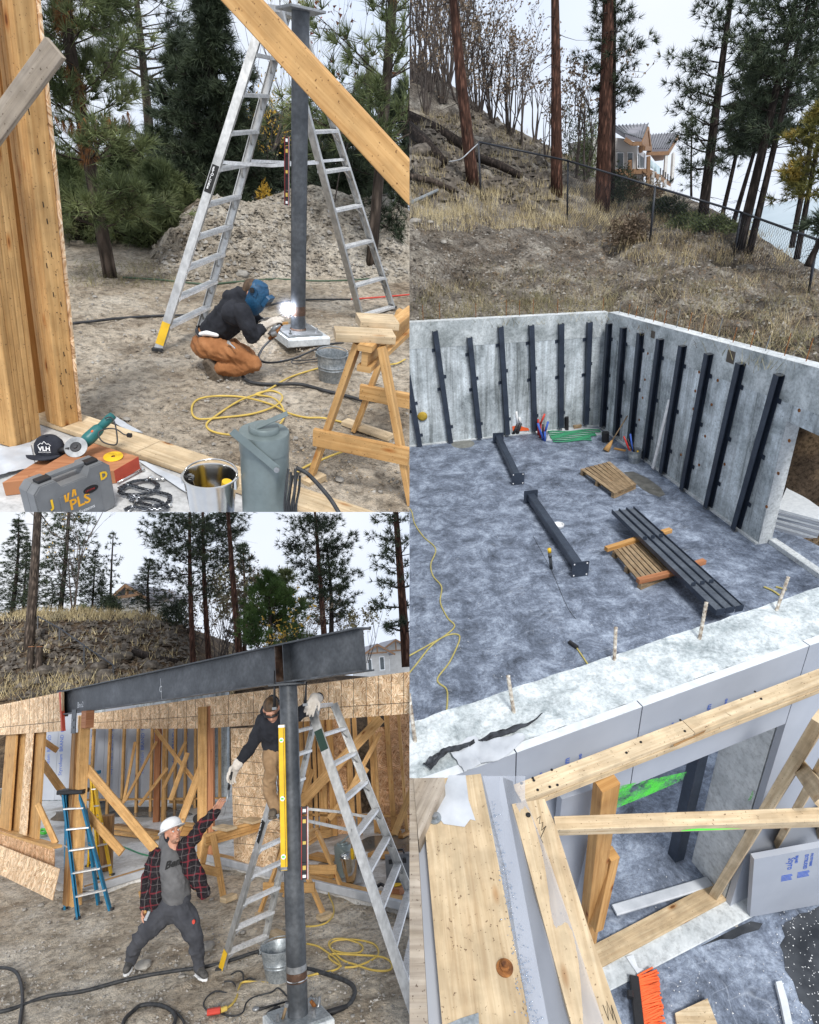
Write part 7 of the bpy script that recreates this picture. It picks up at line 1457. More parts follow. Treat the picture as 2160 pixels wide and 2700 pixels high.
ip=at_z(na +wN *(sJ -.10)+nIn *.10,0);single('steel_post',MB().beam(ip,at_z(ip,2.6),.11,.11,wN,.004),M['steel_nav'],'dark steel post standing inside the near doorway jamb','steel post')
for nm,px in (('spray_mark',[(1600,2140),(1700,2100),(1800,2056),(1810,2035),(1740,2050),(1600,2080)]),('spray_mark',[(1972,2110),(1985,2085),(1986,2095),(1980,2108)])):
    ob(nm,MB().prism([NF(x,y,.0685)for x,y in px],-nIn *.002),M['spray'],fo)
zP=3.08
def slabpx(name,label,cat,px,z,h,mat,group=None):
    return single(name,MB().prism([G(x,y,z)for x,y in px],V(0,0,-h)),mat,label,cat,group)
fr=thing('stud_wall','pale pine stud wall with a long nailed top plate in the foreground','stud wall',G(1700,2360))
tp0,tp1=G(1362,2090,zP),G(2240,1752,zP);tdir=nrm(tp1 -tp0)
tpm=lerp(tp0,tp1,.47)
ob('top_plate',MB().beam(tp0 -UP *.02,tpm -UP *.02 -tdir *.002,.105,.04,UP,.003),M['pine_pale'],fr);ob('top_plate',MB().beam(tpm -UP *.02 +tdir *.002,tp1 -UP *.02,.105,.04,UP,.003),M['pine_pale'],fr)
ob('lower_plate',MB().beam(tp0 -UP *.062 -nIn *.004,tp1 -UP *.062 -nIn *.004,.105,.04,UP,.003),M['pine_pale'],fr)
nm=MB()
for x,y in ((1408,2058),(1405,2052),(1375,2066),(1418,2083),(1794,1899),(1806,1928),(1991,1824),(2007,1843),(1690,1957),(1652,1985),(1455,2030),(1450,2075),(1470,2070)):nm.lathe([(.008,0),(.007,.004),(0,.004)],G(x,y,zP +.001),UP,8)
ob('nail_heads',nm,M['ink'],fr);ob('bark_streak',MB().prism([G(x,y,zP +.002)for x,y in ((1776,1962),(1830,1940),(1862,1924),(1856,1932),(1815,1950),(1778,1968))],V(0,0,-.003)),M['lvl'],fr)
bp0,bp1=G(1555,2530,.05),G(1905,2345,.05);ob('bottom_plate',MB().beam(bp0 -UP *.02,bp1 -UP *.02,.17,.04,UP,.003),M['pine_pale'],fr);bd_=nrm(bp1 -bp0);ob('bottom_plate',MB().beam(bp1 +bd_ *.14 -UP *.02,bp1 +bd_ *1.6 -UP *.02,.17,.04,UP,.003),M['pine_pale'],fr)
for (bx,by),(tx,ty),w_,t_ in (((1890,2352),(2172,1885),.15,.075),((2030,2260),(2200,1960),.14,.05),((2140,2225),(2200,2130),.14,.05),((2100,2010),(2175,2110),.10,.04)):
    b=G(bx,by,.05)if by>2200 else G(bx,by,2.2);t=G(tx,ty,2.98)if ty<2120 else G(tx,ty,1.2);ob('stud',MB().beam(b,t,t_,w_,nIn *.35 +wN,.003),M['pine_pale'],fr)
for (bx,by),(tx,ty),w_ in (((1549,2480),(1600,2060),.12),((1572,2440),(1613,2250),.07)):ob('stud',MB().beam(G(bx,by,.3 if w_>.1 else .9),G(tx,ty,2.95 if w_>.1 else 1.9),w_,.09,nIn,.003),M['pine_wet'],fr)
br=thing('brace','pine brace with bright green spray paint lying level across the opening','brace',G(1800,2200,2.6));b0,b1=G(1462,2178,2.75),G(2240,2152,2.75);ob('board',MB().beam(b0,b1,.075,.085,V(0,-.25,1),.003),M['pine_pale'],br)
ob('spray_mark',MB().prism([f.pl(x,y,b0 +V(0,-.062,0),V(0,-1,.25))for x,y in (C8(560,528),C8(940,470),C8(1130,437),C8(1280,445),C8(1360,482),C8(1100,505),C8(800,520))],V(0,-.003,0)),M['green_paint'],br);ob('end_stamp',text_mb('No2',b0 +V(-.004,.03,.0),V(0,-1,0),V(0,-.25,1),.04,0),M['ink'],br)
# foam seen between the near planks, lower concrete lip
single('foam_sheet',MB().prism([G(1440,2400,.6),G(1500,2480,.3),G(1600,2050,2.6),G(1470,2090,2.7)],-nIn *.05),M['foam'],'grey-blue foam sheet standing behind the dark studs','foam board')
lip=MB().beam(G(1620,2400,.04),G(1872,2325,.04),.10,.03,UP,.01);single('sill_gasket',lip,M['plastic_w'],'grey plastic gasket strip along the bottom plate','plastic strip');single('sill_gasket',MB().beam(G(1560,2590,.015),G(1990,2370,.015),.22,.02,UP,.006),M['fresh'],'grey strip of membrane on the floor before the bottom plate','plastic strip')
lb0,lb1,lb2,lb3=G(1989,2266,.95),G(2230,2222,.95),G(2230,2372,.02),G(1978,2418,.02)
bdp=np.cross(lb1 -lb0,lb3 -lb0);bdp=nrm(bdp);bdp=bdp if bdp[1]<0 else -bdp;fbd=thing('foam_board','loose foam board with blue lettering leaning at the lower right','foam board',lb3);ob('sheet',MB().prism([lb0,lb1,lb2,lb3],-bdp *.05),M['foam'],fbd)
for tx,x,y,sz,r_ in (('Styro',*C8(1470,760),.085,0),('BRAND',*C8(1530,740),.035,0),('EXTRUDED',*C8(1610,730),.045,0),('POLYSTYRENE',*C8(1660,720),.03,0)):
    o_=f.pl(x,y,lb0 +bdp *.002,bdp);ob('print',text_mb(tx,o_,-nrm(lb0 -lb3),nrm(lb1 -lb0),sz,0,bold=.0015),M['blue_ink'],fbd)
for x,y,w_ in ((*C8(1450,945),.10),(*C8(1590,915),.11)):
    p=f.pl(x,y,lb0 +bdp *.002,bdp);e_=nrm(lb1 -lb0);g_=nrm(lb0 -lb3)
    for j in range(5):ob('print_line',MB().beam(p -e_ *w_ *.5 +g_ *j *.02,p +e_ *w_ *(.5 -.06 *(j%3))+g_ *j *.02,.002,.009,g_),M['blue_ink'],fbd)
# foreground planks seen from straight above
pl1=thing('plank_wall_top','wide pale knotty plank in the foreground with a rusty bolt','plank',G(1250,2500,3.2));zq=3.2
ob('plank',MB().prism([G(x,y,zq)for x,y in ((1100,2060),(1268,2040),(1402,2720),(1420,2800),(1182,2800),(1168,2720),(1122,2200))],V(0,0,-.045)),M['pine_pale'],pl1)
bolt=G(1331,2553,zq);ob('washer',MB().lathe([(.034,.0),(.034,.006),(.030,.008),(0,.008)],bolt,UP,24),M['rust'],pl1,True);ob('bolt_nut',MB().lathe([(.020,.008),(.020,.022),(.012,.024),(.012,.04),(0,.04)],bolt,UP,12),M['rust'],pl1,True)
bolt=G(1146,2158,zq);ob('washer',MB().lathe([(.034,0),(.034,.008),(0,.01)],bolt,UP,20),M['galv'],pl1,True);ob('bolt_nut',MB().lathe([(.016,.01),(.016,.03),(0,.032)],bolt,UP,8),M['plate'],pl1,True)
single('paper_scrap',MB().prism([G(x,y,zq +.004)for x,y in ((1184,2044),(1228,2044),(1236,2110),(1254,2163),(1240,2160),(1225,2180),(1170,2172),(1146,2140))],V(0,0,-.002)),M['plastic_w'],'torn white paper scrap stuck on the wide plank','paper')
single('grey_block',MB().prism([G(x,y,zq +.06)for x,y in ((1090,2052),(1172,2050),(1174,2078),(1140,2140),(1104,2215))],V(0,0,-.1)),M['grey_wood'],'weathered grey wood block at the far end of the wide plank','block');single('tape_scrap',MB().prism([G(x,y,zq +.003)for x,y in ((1180,2700),(1215,2685),(1262,2670),(1264,2720),(1180,2730))],V(0,0,-.002)),M['galv'],'grey tape scrap at the bottom of the wide plank','tape')
slabpx('grey_board','narrow weathered grey board along the left edge of the foreground','board',[(1060,2050),(1093,2052),(1130,2720),(1136,2800),(1040,2800)],zq +.05,.12,M['grey_wood']);slabpx('foam_strip','blue-grey foam strip between the grey board and the wide plank','foam strip',[(1100,2210),(1122,2205),(1170,2720),(1172,2800),(1128,2800)],zq -.05,.06,M['foam'])
slabpx('foam_strip','pale blue foam strip under plastic beside the wide plank','foam strip',[(1270,2050),(1325,2048),(1450,2720),(1460,2800),(1412,2800),(1395,2720)],zq -.03,.06,M['foam'])
slabpx('foam_strip','dark grey gap strip seen through the clear plastic','foam strip',[(1327,2050),(1352,2060),(1515,2720),(1530,2800),(1462,2800),(1452,2720)],zq -.10,.06,M['steel'])
p2=thing('plank','second pale plank half covered by clear plastic, with pencil marks','plank',G(1500,2500,3.2));ob('board',MB().prism([G(x,y,zq -.01)for x,y in ((1350,2120),(1436,2106),(1470,2190),(1550,2440),(1640,2700),(1680,2810),(1530,2810),(1512,2720))],V(0,0,-.045)),M['pine_pale'],p2)
for px_ in ([(1415,2160),(1425,2152),(1422,2172),(1432,2168),(1428,2190),(1440,2178),(1425,2210),(1432,2222)],[(1590,2650),(1605,2690),(1600,2640),(1618,2690),(1612,2650),(1628,2700)]):ob('pencil_mark',MB().tube([G(x,y,zq -.009)for x,y in px_],.0016,4),M['ink'],p2)
ob('nail',MB().lathe([(.012,0),(.012,.008),(0,.01)],G(1393,2150,zq -.01),UP,10),M['ink'],p2)
n_=40;q=np.zeros((n_,12,3));la_,lb_=[(1272,2044),(1335,2300),(1400,2720),(1412,2800)],[(1385,2105),(1450,2270),(1600,2720),(1630,2800)]
for i,t_ in enumerate(np.linspace(0,1,n_)):
    yy=2046 +760 *t_;xa=np.interp(yy,[p[1]for p in la_],[p[0]for p in la_]);xb=np.interp(yy,[p[1]for p in lb_],[p[0]for p in lb_])
    for j,s in enumerate(np.linspace(0,1,12)):q[i,j]=G(lerp(xa,xb,s),yy,zq +.004 -.03 *math.sin(s *3.1)+.012 *math.sin(s *9 +i *.4))
single('poly_sheet',grid_mb(q),M['plastic'],'clear plastic sheet with droplets draped between the foreground planks','plastic sheet',smooth=2)
dr=MB();R=np.random.default_rng(77)
for k in range(300):
    t_=R.random();yy=2110 +590 *t_;xa=np.interp(yy,[2110,2700],[1292,1402]);dr.ell(G(xa +R.normal(4,6 +8 *t_),yy,zq +.008),*(R.uniform(.0015,.005,2)),.002,6,4)
o_=struct('water_droplets',dr,clear_mat('droplets',(.30,.36,.46),.55,.05),2,'stuff')
# floor of the near room: wet patch, brush, scraps
struct('wet_floor',MB().prism([G(x,y,.004)for x,y in (C8(1440,1300),C8(1500,1275),C8(1560,1225),C8(1640,1215),C8(1800,1120),C8(1800,2300),C8(1690,2170),C8(1640,2040),C8(1560,1960),C8(1510,1800),C8(1440,1700),C8(1425,1560),C8(1395,1490),C8(1440,1420),C8(1415,1350))],V(0,0,-.003)),M['wet']);struct('wet_floor',MB().prism([G(x,y,.004)for x,y in (C8(730,1500),C8(920,1400),C8(1060,1330),C8(1150,1290),C8(1250,1310),C8(1220,1360),C8(1080,1400),C8(1000,1440),C8(900,1440))],V(0,0,-.003)),M['wet'])
sp=[G(*C8(R.uniform(1350,1725),R.uniform(1180,2150)),.006)for _ in range(170)]+[G(*C8(R.uniform(200,1350),R.uniform(850,2150)),.003)for _ in range(90)]+[G(R.uniform(1080,2000),R.uniform(1180,1800),.003)for _ in range(220)]
pebbles('foam_crumbs',sp,.003,.009,M['white'],9)
bs=thing('push_broom','push broom head with orange bristles lying on the near floor','broom',G(1690,2640));h0,h1=G(*C8(165,1760),.05),G(*C8(215,2230),.05);bdx=nrm(h1 -h0);ob('block',MB().beam(h0,h1,.075,.05,UP,.008),M['black'],bs);ob('socket',MB().beam(lerp(h0,h1,.30)+V(-.05,0,.03),lerp(h0,h1,.42)+V(-.05,0,.03),.05,.05,UP,.01),M['black'],bs)
for k in range(21):
    p=lerp(h0,h1,.0 +.048 *k)+V(.03,0,0);bm_=MB()
    for j in range(5):dv=V(.16 +rng.uniform(-.02,.02),rng.uniform(-.03,.03)+.02,.02 +rng.uniform(-.02,.02));bm_.tube([p +V(0,(j -2)*.004,.0),p +dv +V(0,(j -2)*.006,0)],[.007,.009],5)
    ob('bristle_tuft',bm_,M['orange'],bs)
slabpx('foam_scrap','broken white foam strip under the broom head','foam scrap',[C8(100,1590),C8(160,1570),C8(200,1680),C8(260,1700),C8(330,1840),C8(280,1890),C8(200,1740)],.04,.035,M['foam_edge']);slabpx('foam_scrap','long white foam stick at the lower right','foam scrap',[C8(1360,1800),C8(1410,1790),C8(1460,1950),C8(1510,2200),C8(1450,2200),C8(1400,1960)],.05,.045,M['foam_edge']);slabpx('board_offcut','square pale board offcut at the bottom of the near floor','board',[C8(512,2065),C8(785,1940),C8(900,2240),C8(540,2240)],.05,.045,M['pine_pale']);stone(G(*C8(1020,1320)),.05,'small tan stone on the near floor by the bottom plate',None,M['rock'],301,.3,.5)
# ---- things on the pit floor
def tube_post(label,fa,fb,w_,ps):
    a,b=G(*fa,w_/2 +.07),G(*fb,w_/2 +.07);t=thing('steel_stub_column',label,'steel column',(a +b)/2 -UP *(w_/2));d=nrm(b -a);ob('tube',MB().beam(a,b,w_,w_,UP,.012),M['steel_nav'],t)
    for p,s in ((a,-1),(b,1)):
        pl_=ob('end_plate',MB().beam(p +d *s *.0,p +d *s *.014,ps,ps,UP),M['steel_nav'],t)
        for u in (-1,1):
            for v in (-1,1):ob('bolt_hole',MB().lathe([(.014,0),(.014,.003),(0,.003)],p +d *s *.014 +np.cross(d,UP)*u *ps *.38 +UP *v *ps *.38,d *s,8),M['white'],pl_)
    return t
tube_post('dark steel column lying on the floor pointing at the back wall',(1314,1155),(1366,1262),.15,.28);tube_post('dark steel column lying mid floor with a square end plate facing the camera',(1400,1310),(1530,1500),.15,.29)
cz_=.30;kc0,kc1=G(1642,1342,cz_),G(1925,1604,cz_);ksd=nrm(np.cross(kc1 -kc0,UP))
chn=None
for i in range(3):
    a,b=kc0 +ksd *.15 *(i -1),kc1 +ksd *.15 *(i -1);t=thing('steel_channel',['left channel of the dark bundle lying over the pallet','middle channel of the dark bundle lying over the pallet','right channel of the dark bundle lying over the pallet'][i],'steel channel',a,'channel bundle');d=nrm(b -a);sd=nrm(np.cross(d,UP));ob('web',MB().beam(a -UP *.022,b -UP *.022,.138,.010,UP),M['steel_lit'],t)
    for s in (-1,1):ob('flange',MB().beam(a +sd *s *.07 -UP *.015,b +sd *s *.07 -UP *.035,.007,.085,UP),M['steel_nav'],t)
    ob('end_plate',MB().beam(b -UP *.03,b -UP *.03 +d *.006,.125,.11,UP),M['steel_nav'],t)
    for fz in (.35,.80):p=lerp(a,b,fz)+sd *.02;ob('clip',MB().beam(p -UP *.01,p +UP *.06,.008,.075,sd),M['steel_nav'],t)
def pallet(label,c4_,z0,h=.12,nsl=7):
    p=[G(x,y,z0 +h)for x,y in c4_];t=thing('pallet',label,'pallet',(p[0]+p[2])/2 -UP *h)   # p0 left, p1 back, p2 right, p3 front: slats run p0-p3
    for k in range(nsl):u=(k +.5)/nsl;a,b=lerp(p[0],p[1],u),lerp(p[3],p[2],u);ob('slat',MB().beam(a,b,np.linalg.norm(p[1]-p[0])/nsl *.78,.02,UP,.002),M['pallet'],t)
    for u in (.04,.5,.96):a,b=lerp(p[0],p[3],u),lerp(p[1],p[2],u);ob('stringer',MB().beam(a -UP *.06,b -UP *.06,.07,.09,UP,.003),M['pallet'],t);ob('deck_board',MB().beam(a -UP *(h -.008),b -UP *(h -.008),.09,.014,UP),M['pallet'],t)
    return t
pallet('empty slatted wooden pallet near the side wall',[(1530,1238),(1609,1217),(1677,1276),(1620,1302)],.0);pallet('wooden pallet under the channel bundle',[(1616,1452),(1688,1424),(1772,1506),(1690,1540)],.0)
for k,(a,b,m_)in enumerate((((1598,1448),(1700,1416),'pine_wet'),((1682,1532),(1790,1506),'red_wood'),((1795,1500),(1857,1480),'red_wood'),((1745,1405),(1768,1398),'pine_wet'))):single('timber_bearer',MB().beam(G(*a,.16),G(*b,.16),.09,.08,UP,.004),M[m_],['pale timber bearer across the far end of the loaded pallet','reddish timber bearer across the near end of the loaded pallet','reddish bearer end sticking out right of the channel bundle','pale bearer end sticking out behind the channel bundle'][k],'timber')
def cc(name,label,px,r,mat,cat='cord',P=C5):return cable(name,label,cat,[G(*P(x,y),r)for x,y in px],r,mat)
cc('extension_cord','thin yellow cord snaking along the left of the pit floor',[(-10,-40),(20,0),(45,100),(120,210),(220,310),(180,440),(200,540),(270,630),(260,760),(320,890),(380,960),(300,1040),(180,1110),(0,1210),(-40,1230)],.012,M['cordC']);cc('extension_cord','second yellow cord loop near the near wall',[(-40,1400),(60,1280),(180,1130),(300,1045),(400,1030),(420,1080),(340,1260),(235,1410),(310,1490),(320,1580),(310,1700)],.012,M['cordC'])
cc('extension_cord','short yellow cord end with a black plug by the near wall',[(1400,1135),(1440,1190),(1520,1310)],.012,M['cordC']);pg=G(*C5(1388,1122),.03);single('plug',MB().beam(pg -V(.05,-.08,0),pg +V(.03,-.05,0),.055,.05,UP,.012),M['black'],'black plug at the end of the short yellow cord','plug')
for k,pts in enumerate(([(1260,630),(1330,660),(1390,700)],[(1360,630),(1400,640),(1450,655)])):cc('pipe_end',['pale tube with a black tip by the near wall','second pale tube tip by the right rebar'][k],pts,.016,M['cordC'],'tube',C6)
cr=MB().tube(smooth_pts([G(*C5(x,y),.002)for x,y in ((1040,200),(1120,350),(1200,500),(1280,690),(1340,820),(1400,900))],6),.004,4);ob_=single('floor_crack',cr,M['ink'],'thin crack line running across the pit floor','crack')
bw_=G(*C5(1255,130));single('bowl',MB().lathe([(.07,0),(.10,.03),(.105,.07),(.095,.07),(.085,.03),(.0,.02)],bw_,n=24),M['white'],'white plastic cap lying beside the long column','cap',smooth=True)
ps=G(*C5(1195,480));t=thing('pipe_stub','grey pipe stub with a yellow cap rising from the floor','pipe',ps);pe=D(*C5(1180,340),ps[1]);ob('pipe',MB().tube([ps,pe],.028,12),M['steel'],t,2);ob('cap',MB().tube([pe,pe +(pe -ps)*.22],.032,12),M['yellow'],t,2);ob('tape',MB().tube([lerp(ps,pe,.72),lerp(ps,pe,.82)],.031,12),M['ink'],t,2)
dp=G(*C3(450,1582));single('drain_patch',MB().lathe([(.30,0),(.27,.008),(0,.01)],dp,n=30),pmat('patch_mortar',[(.3,(.13,.135,.125)),(.7,(.22,.225,.21))],8,5,.9),'round dark mortar patch on the floor near the back wall','patch',smooth=True)
single('damp_patch',MB().prism([G(*C4(x,y),.004)for x,y in ((80,1820),(160,1815),(280,1870),(390,1950),(430,2010),(380,2030),(300,2000),(230,1960),(140,1880))],V(0,0,-.003)),pmat('damp_concrete',[(.35,(.07,.07,.065)),(.65,(.14,.14,.13))],5,5,.5),'dark damp patch on the floor right of the empty pallet','stain')
# plumbing clusters
pc=thing('pipe_cluster','cluster of coloured tubes rising by the back wall with orange paint','pipes',G(*C3(930,1500)))
for k,(x,y,x1,y1,m_,r_)in enumerate(((870,1508,912,1420,'rubber',.045),(905,1505,935,1410,'rubber',.045),(910,1420,900,1310,'pvc',.03),(935,1410,925,1360,'pvc',.03),(950,1490,950,1360,'green_cord',.03),(970,1490,972,1360,'green_cord',.03),(992,1490,985,1370,'green_cord',.03))):a=G(*C3(x,y))if y>1450 else D(*C3(x,y),G(*C3(905,1505))[1]);ob('tube',MB().tube([a,D(*C3(x1,y1),a[1])],r_,8),M[m_],pc,2)
ob('orange_paint',MB().prism([PB(*C3(x,y),.006)for x,y in ((865,1435),(920,1425),(960,1440),(1000,1450),(1010,1470),(940,1475),(870,1470))],nB *.004),M['orange'],pc);ob('manifold',MB().beam(G(*C3(945,1480),.05),G(*C3(1015,1462),.05),.06,.08,UP,.01),M['pvc'],pc)
pc2=thing('pipe_cluster','cluster of red and blue tubes in a row on the floor','pipes',G(*C3(1120,1540)))
for k,(x,y,x1,y1,m_)in enumerate(((1085,1510,1085,1375,'red'),(1100,1530,1105,1400,'red'),(1105,1410,1140,1330,'red_hose'),(1122,1550,1125,1420,'black'),(1130,1555,1080,1410,'blue_ink'),(1142,1560,1140,1480,'blue_ink'),(1140,1490,1168,1395,'blue_ink'),(1125,1545,1128,1440,'red'))):a=G(*C3(x,y))if y>1500 else D(*C3(x,y),G(*C3(1120,1540))[1]);ob('tube',MB().tube([a,D(*C3(x1,y1),a[1])],.028,8),M[m_],pc2,2)
fl_=thing('heating_loops','flat bed of green heating tubes on white plastic by the corner','tubing',G(*C3(1380,1510)));ob('sheet',MB().prism([G(*C3(x,y),.006)for x,y in ((1150,1555),(1180,1480),(1420,1440),(1600,1450),(1640,1500),(1400,1545))],V(0,0,-.004)),M['plastic_w'],fl_)
for k in range(8):yy=1462 +k *12;ob('tube',MB().tube(smooth_pts([G(*C3(x,yy +22 *(1 -(x -1150)/480)*.9 +5 *math.sin(x *.02 +k)),.03)for x in range(1165 +6 *k,1630 -10 *k,55)],4),.016,6),M['green_cord'],fl_,2)
single('brick',MB().box(G(*C3(1410,1450))+UP *.05,.22,.1,.09,.2,.006),M['pallet'],'brown block lying on the heating tubes','block')
for k,(x,y,y1,r_)in enumerate(((1325,1465,1355,.05),(1650,1562,1485,.09))):a=G(*C3(x,y));single('drain_pipe',MB().tube([a,D(*C3(x,y1),a[1])],r_,16),M['black'],['black pipe standing behind the heating tubes','fat black drain pipe stub at the corner'][k],'pipe',smooth=True)
bm0=G(*C3(1655,1640),.02);bm1=PW(*C4(112,1345),.06);t=thing('broom','old straw broom leaning on the side wall','broom',bm0);ob('stick',MB().tube([lerp(bm0,bm1,.28),bm1],.016,8),M['pallet'],t,2);ob('head',MB().tube([bm0,lerp(bm0,bm1,.14),lerp(bm0,bm1,.3)],[.085,.06,.02],10),M['pine'],t,2)
bk=G(*C4(165,1735));bucket(bk,.12,.15,.30,'small pail of tubes with a white band by the side wall',M['galv'],False,True);pc3=thing('tube_bundle','red and blue tubes standing in the pail by the side wall','pipes',bk +UP *.1)
for k,(x,y,m_)in enumerate(((70,1520,'red'),(125,1500,'blue_ink'),(150,1580,'black'),(190,1640,'yellow'),(100,1540,'black'))):ob('tube',MB().tube([bk +V(.02 *k -.04,0,.1),D(*C4(x +10,y),bk[1])],.02,8),M[m_],pc3,2)
a,b=G(*C4(325,1790),.02),PW(*C4(465,1215),.08);single('white_trim',MB().beam(a,b,.09,.03,nW,.003),M['white'],'long white trim board leaning on the side wall between posts','board');single('board_strip',MB().beam(G(*C4(0,1620),.02),G(*C4(95,1640),.02),.06,.03,UP),M['pine_wet'],'small wood strip on the floor by the pail','board')
# ---- hillside
rid=[(1040,130,44),(1080,150,44),(1200,228,44),(1300,306,43),(1400,358,42),(1500,415,40),(1620,468,38),(1760,500,35),(1850,532,31),(1950,592,27),(2080,668,22),(2160,708,19),(2320,790,17)]
un=np.linspace(1040,2320,170);Ph=np.zeros((170,110,3));rx_=[p[0]for p in rid]
for i,ux in enumerate(un):
    if ux<1588:ft=PB(ux,np.interp(ux,[1080,1588],[846,820])+4,-.27)
    else:ft=PW(ux,np.interp(ux,[1588,2160,2320],[820,960,1000])+4,-.27)
    ft[2]-=.12;tp=D(ux,np.interp(ux,rx_,[p[1]for p in rid]),np.interp(ux,rx_,[p[2]for p in rid]))
    for j,v in enumerate(np.linspace(0,1,110)):
        if v<.85:q_=(v/.85)**1.5;p=lerp(ft,tp,q_)
        else:q_=(v -.85)/.15;p=tp +V(0,12 *q_,-2.5 *q_)
        Ph[i,j]=p
jj=np.clip(np.linspace(0,1,110)*5,0,1)*np.clip((.87 -np.linspace(0,1,110))*6,.1,1)
Ph[...,2]+=((vnoise(Ph[...,0],Ph[...,1],28,5,.45)-.5)*1.5 +(vnoise(Ph[...,0],Ph[...,1],38,4,2.2)-.5)*.35)*jj[None]
hc_=grid_mb(Ph);struct('hillside',hc_,M['hillC'],2);bvhC=bvh_of(hc_)
def hp_(x,y):
    h=f.hit(bvhC,x,y);return h if h is not None else D(x,y,30)
R=np.random.default_rng(41)
def scat(n,x0,x1,y0,y1):
    o=[f.hit(bvhC,R.uniform(x0,x1),R.uniform(y0,y1))for _ in range(n)];return np.array([h for h in o if h is not None])
def tufts(name,pts,per,h,wd,mat,lean,jit):
    pts=np.repeat(pts[::4],4,0)+R.normal(0,.22,(len(pts[::4])*4,3))*V(1,1,0)-V(0,0,.03)
    p=np.repeat(pts,per,0)+R.normal(0,jit,(len(pts)*per,3))*V(1,1,.1);sc_=np.linalg.norm(p -f.eye,axis=1)
    leaf_stuff(name,Leaf().tris(blades(R,p,h,wd,lean)),M[mat])
tufts('dry_grass',np.concatenate([scat(1100,1080,1760,490,610),scat(420,1080,1500,300,480),scat(420,1620,2160,560,700)]),7,.36,.016,'drygrass',.28,.16)
tufts('dry_weeds',np.concatenate([scat(800,1080,2160,700,960),scat(300,1080,1620,780,850)]),7,.24,.010,'weed',.7,.16);tufts('brown_brush',np.concatenate([scat(1000,1500,2160,620,900),scat(350,1080,1500,590,760)]),6,.18,.013,'scrub',.9,.16)
tufts('straw_stalks',scat(650,1080,2160,730,965),5,.40,.007,'drygrass',.5,.12)
pebbles('bank_rubble',scat(1500,1080,2160,560,950),.02,.07,M['rock'],33);pebbles('slope_rubble',scat(900,1080,1500,300,530),.08,.30,M['rock_dark'],35);pebbles('bank_clods',scat(2200,1080,2160,600,960),.03,.10,M['hillC'],36);pebbles('dark_litter',scat(1500,1300,2160,560,930),.02,.07,M['scrub'],37)
for k,(x,y,s)in enumerate(((1093,588,.22),(1135,588,.12),(1170,640,.12),(1255,620,.10),(1188,1e9,0),(1110,410,.6),(1130,440,.5),(1165,420,.45))):
    if s:stone(hp_(x,y),s,['pale stone at the left edge of the bank','small pale stone right of the edge stone on the bank','pale stone lower on the bank','pale stone on the grey scar of the bank','','grey boulder under the charred logs','lower grey boulder beside the charred logs','grey boulder behind the first red trunk'][k],None,M['rock']if k<4 else M['rock_dark'],310 +k,k,.7)
for k,(a,b,r_)in enumerate((((1078,330),(1225,400),.30),((1078,355),(1170,445),.26),((1080,485),(1200,520),.12),((1250,430),(1375,480),.18))):p,q_=hp_(*a),hp_(*b);single('fallen_log',MB().tube([p +UP *.25,lerp(p,q_,.5)+UP *.3,q_ +UP *.2],[r_,r_ *.9,r_ *.7],9),M['bark_dk']if k!=2 else M['bark_grey'],['thick charred log lying above the rail fence at the left','second charred log below the thick one','grey pole lying in the grass at the left edge','dark log behind the rail fence'][k],'log',smooth=2)
single('grey_pipe',MB().tube([hp_(1088,538)+UP *.06,hp_(1155,512)+UP *.12],.06,8),M['galv'],'short grey pipe lying in the grass at the left edge','pipe',smooth=True)
# chain link fence
fpx=[((1269,528),(1262,374)),((1496,578),(1498,424)),((1714,637),(1728,493)),((1935,672),(1955,560)),((2133,772),(2156,632))]
fpost=[]
for (bx,by),(tx,ty)in fpx:b=hp_(bx,by);fpost.append((b,D(tx,ty,b[1])))
fn=thing('chain_link_fence','black chain link fence crossing the bank below the house','fence',fpost[2][0])
for b,t in fpost:ob('post',MB().tube([b -UP *.2,t],.035,8),M['fence'],fn,2)
for (b,t),(b2,t2)in zip(fpost,fpost[1:]):ob('top_rail',MB().tube([t,t2],.032,8),M['fence'],fn,2)
b2,t2=fpost[-1];ext=t2 +(t2 -fpost[-2][1])*.3;ob('top_rail',MB().tube([t2,ext],.032,8),M['fence'],fn,2)
for i,((b,t),(b2,t2))in enumerate(zip(fpost[1:],fpost[2:])):
    L_=np.linalg.norm(t2 -t);n_=int(L_/.13);H_=np.linalg.norm(t -b);wm_=MB();sl_=H_/L_
    for k in range(-int(n_ *sl_)-1,n_ +int(n_ *sl_)+1):
        for sg in (1,-1):
            u0=k/n_;u1=u0 +sg *sl_;v0,v1=0.0,1.0
            def cl(u0,v0,u1,v1):
                ts=[0,1]
                du=u1 -u0
                if du!=0:
                    for lim in (0,1):
                        t_=(lim -u0)/du
                        if (du>0)==(lim==0):ts[0]=max(ts[0],t_)
                        else:ts[1]=min(ts[1],t_)
                return ts
            ts=cl(u0,v0,u1,v1)
            if ts[0]<ts[1]-.02:wm_.tube([lerp(lerp(b,b2,u0 +(u1 -u0)*s),lerp(t,t2,u0 +(u1 -u0)*s),s)for s in ts],.0035,3,False)
    o_=ob('wire_mesh',wm_,M['fence'],fn);o_['kind']='stuff'
cable('rope','pale rope knotted round the first fence post','rope',[D(1262,378,fpost[0][0][1]),D(1240,398,fpost[0][0][1]),D(1218,418,fpost[0][0][1]),D(1200,424,fpost[0][0][1]+.3),D(1185,426,fpost[0][0][1]+.5)],.02,M['plastic_w'])
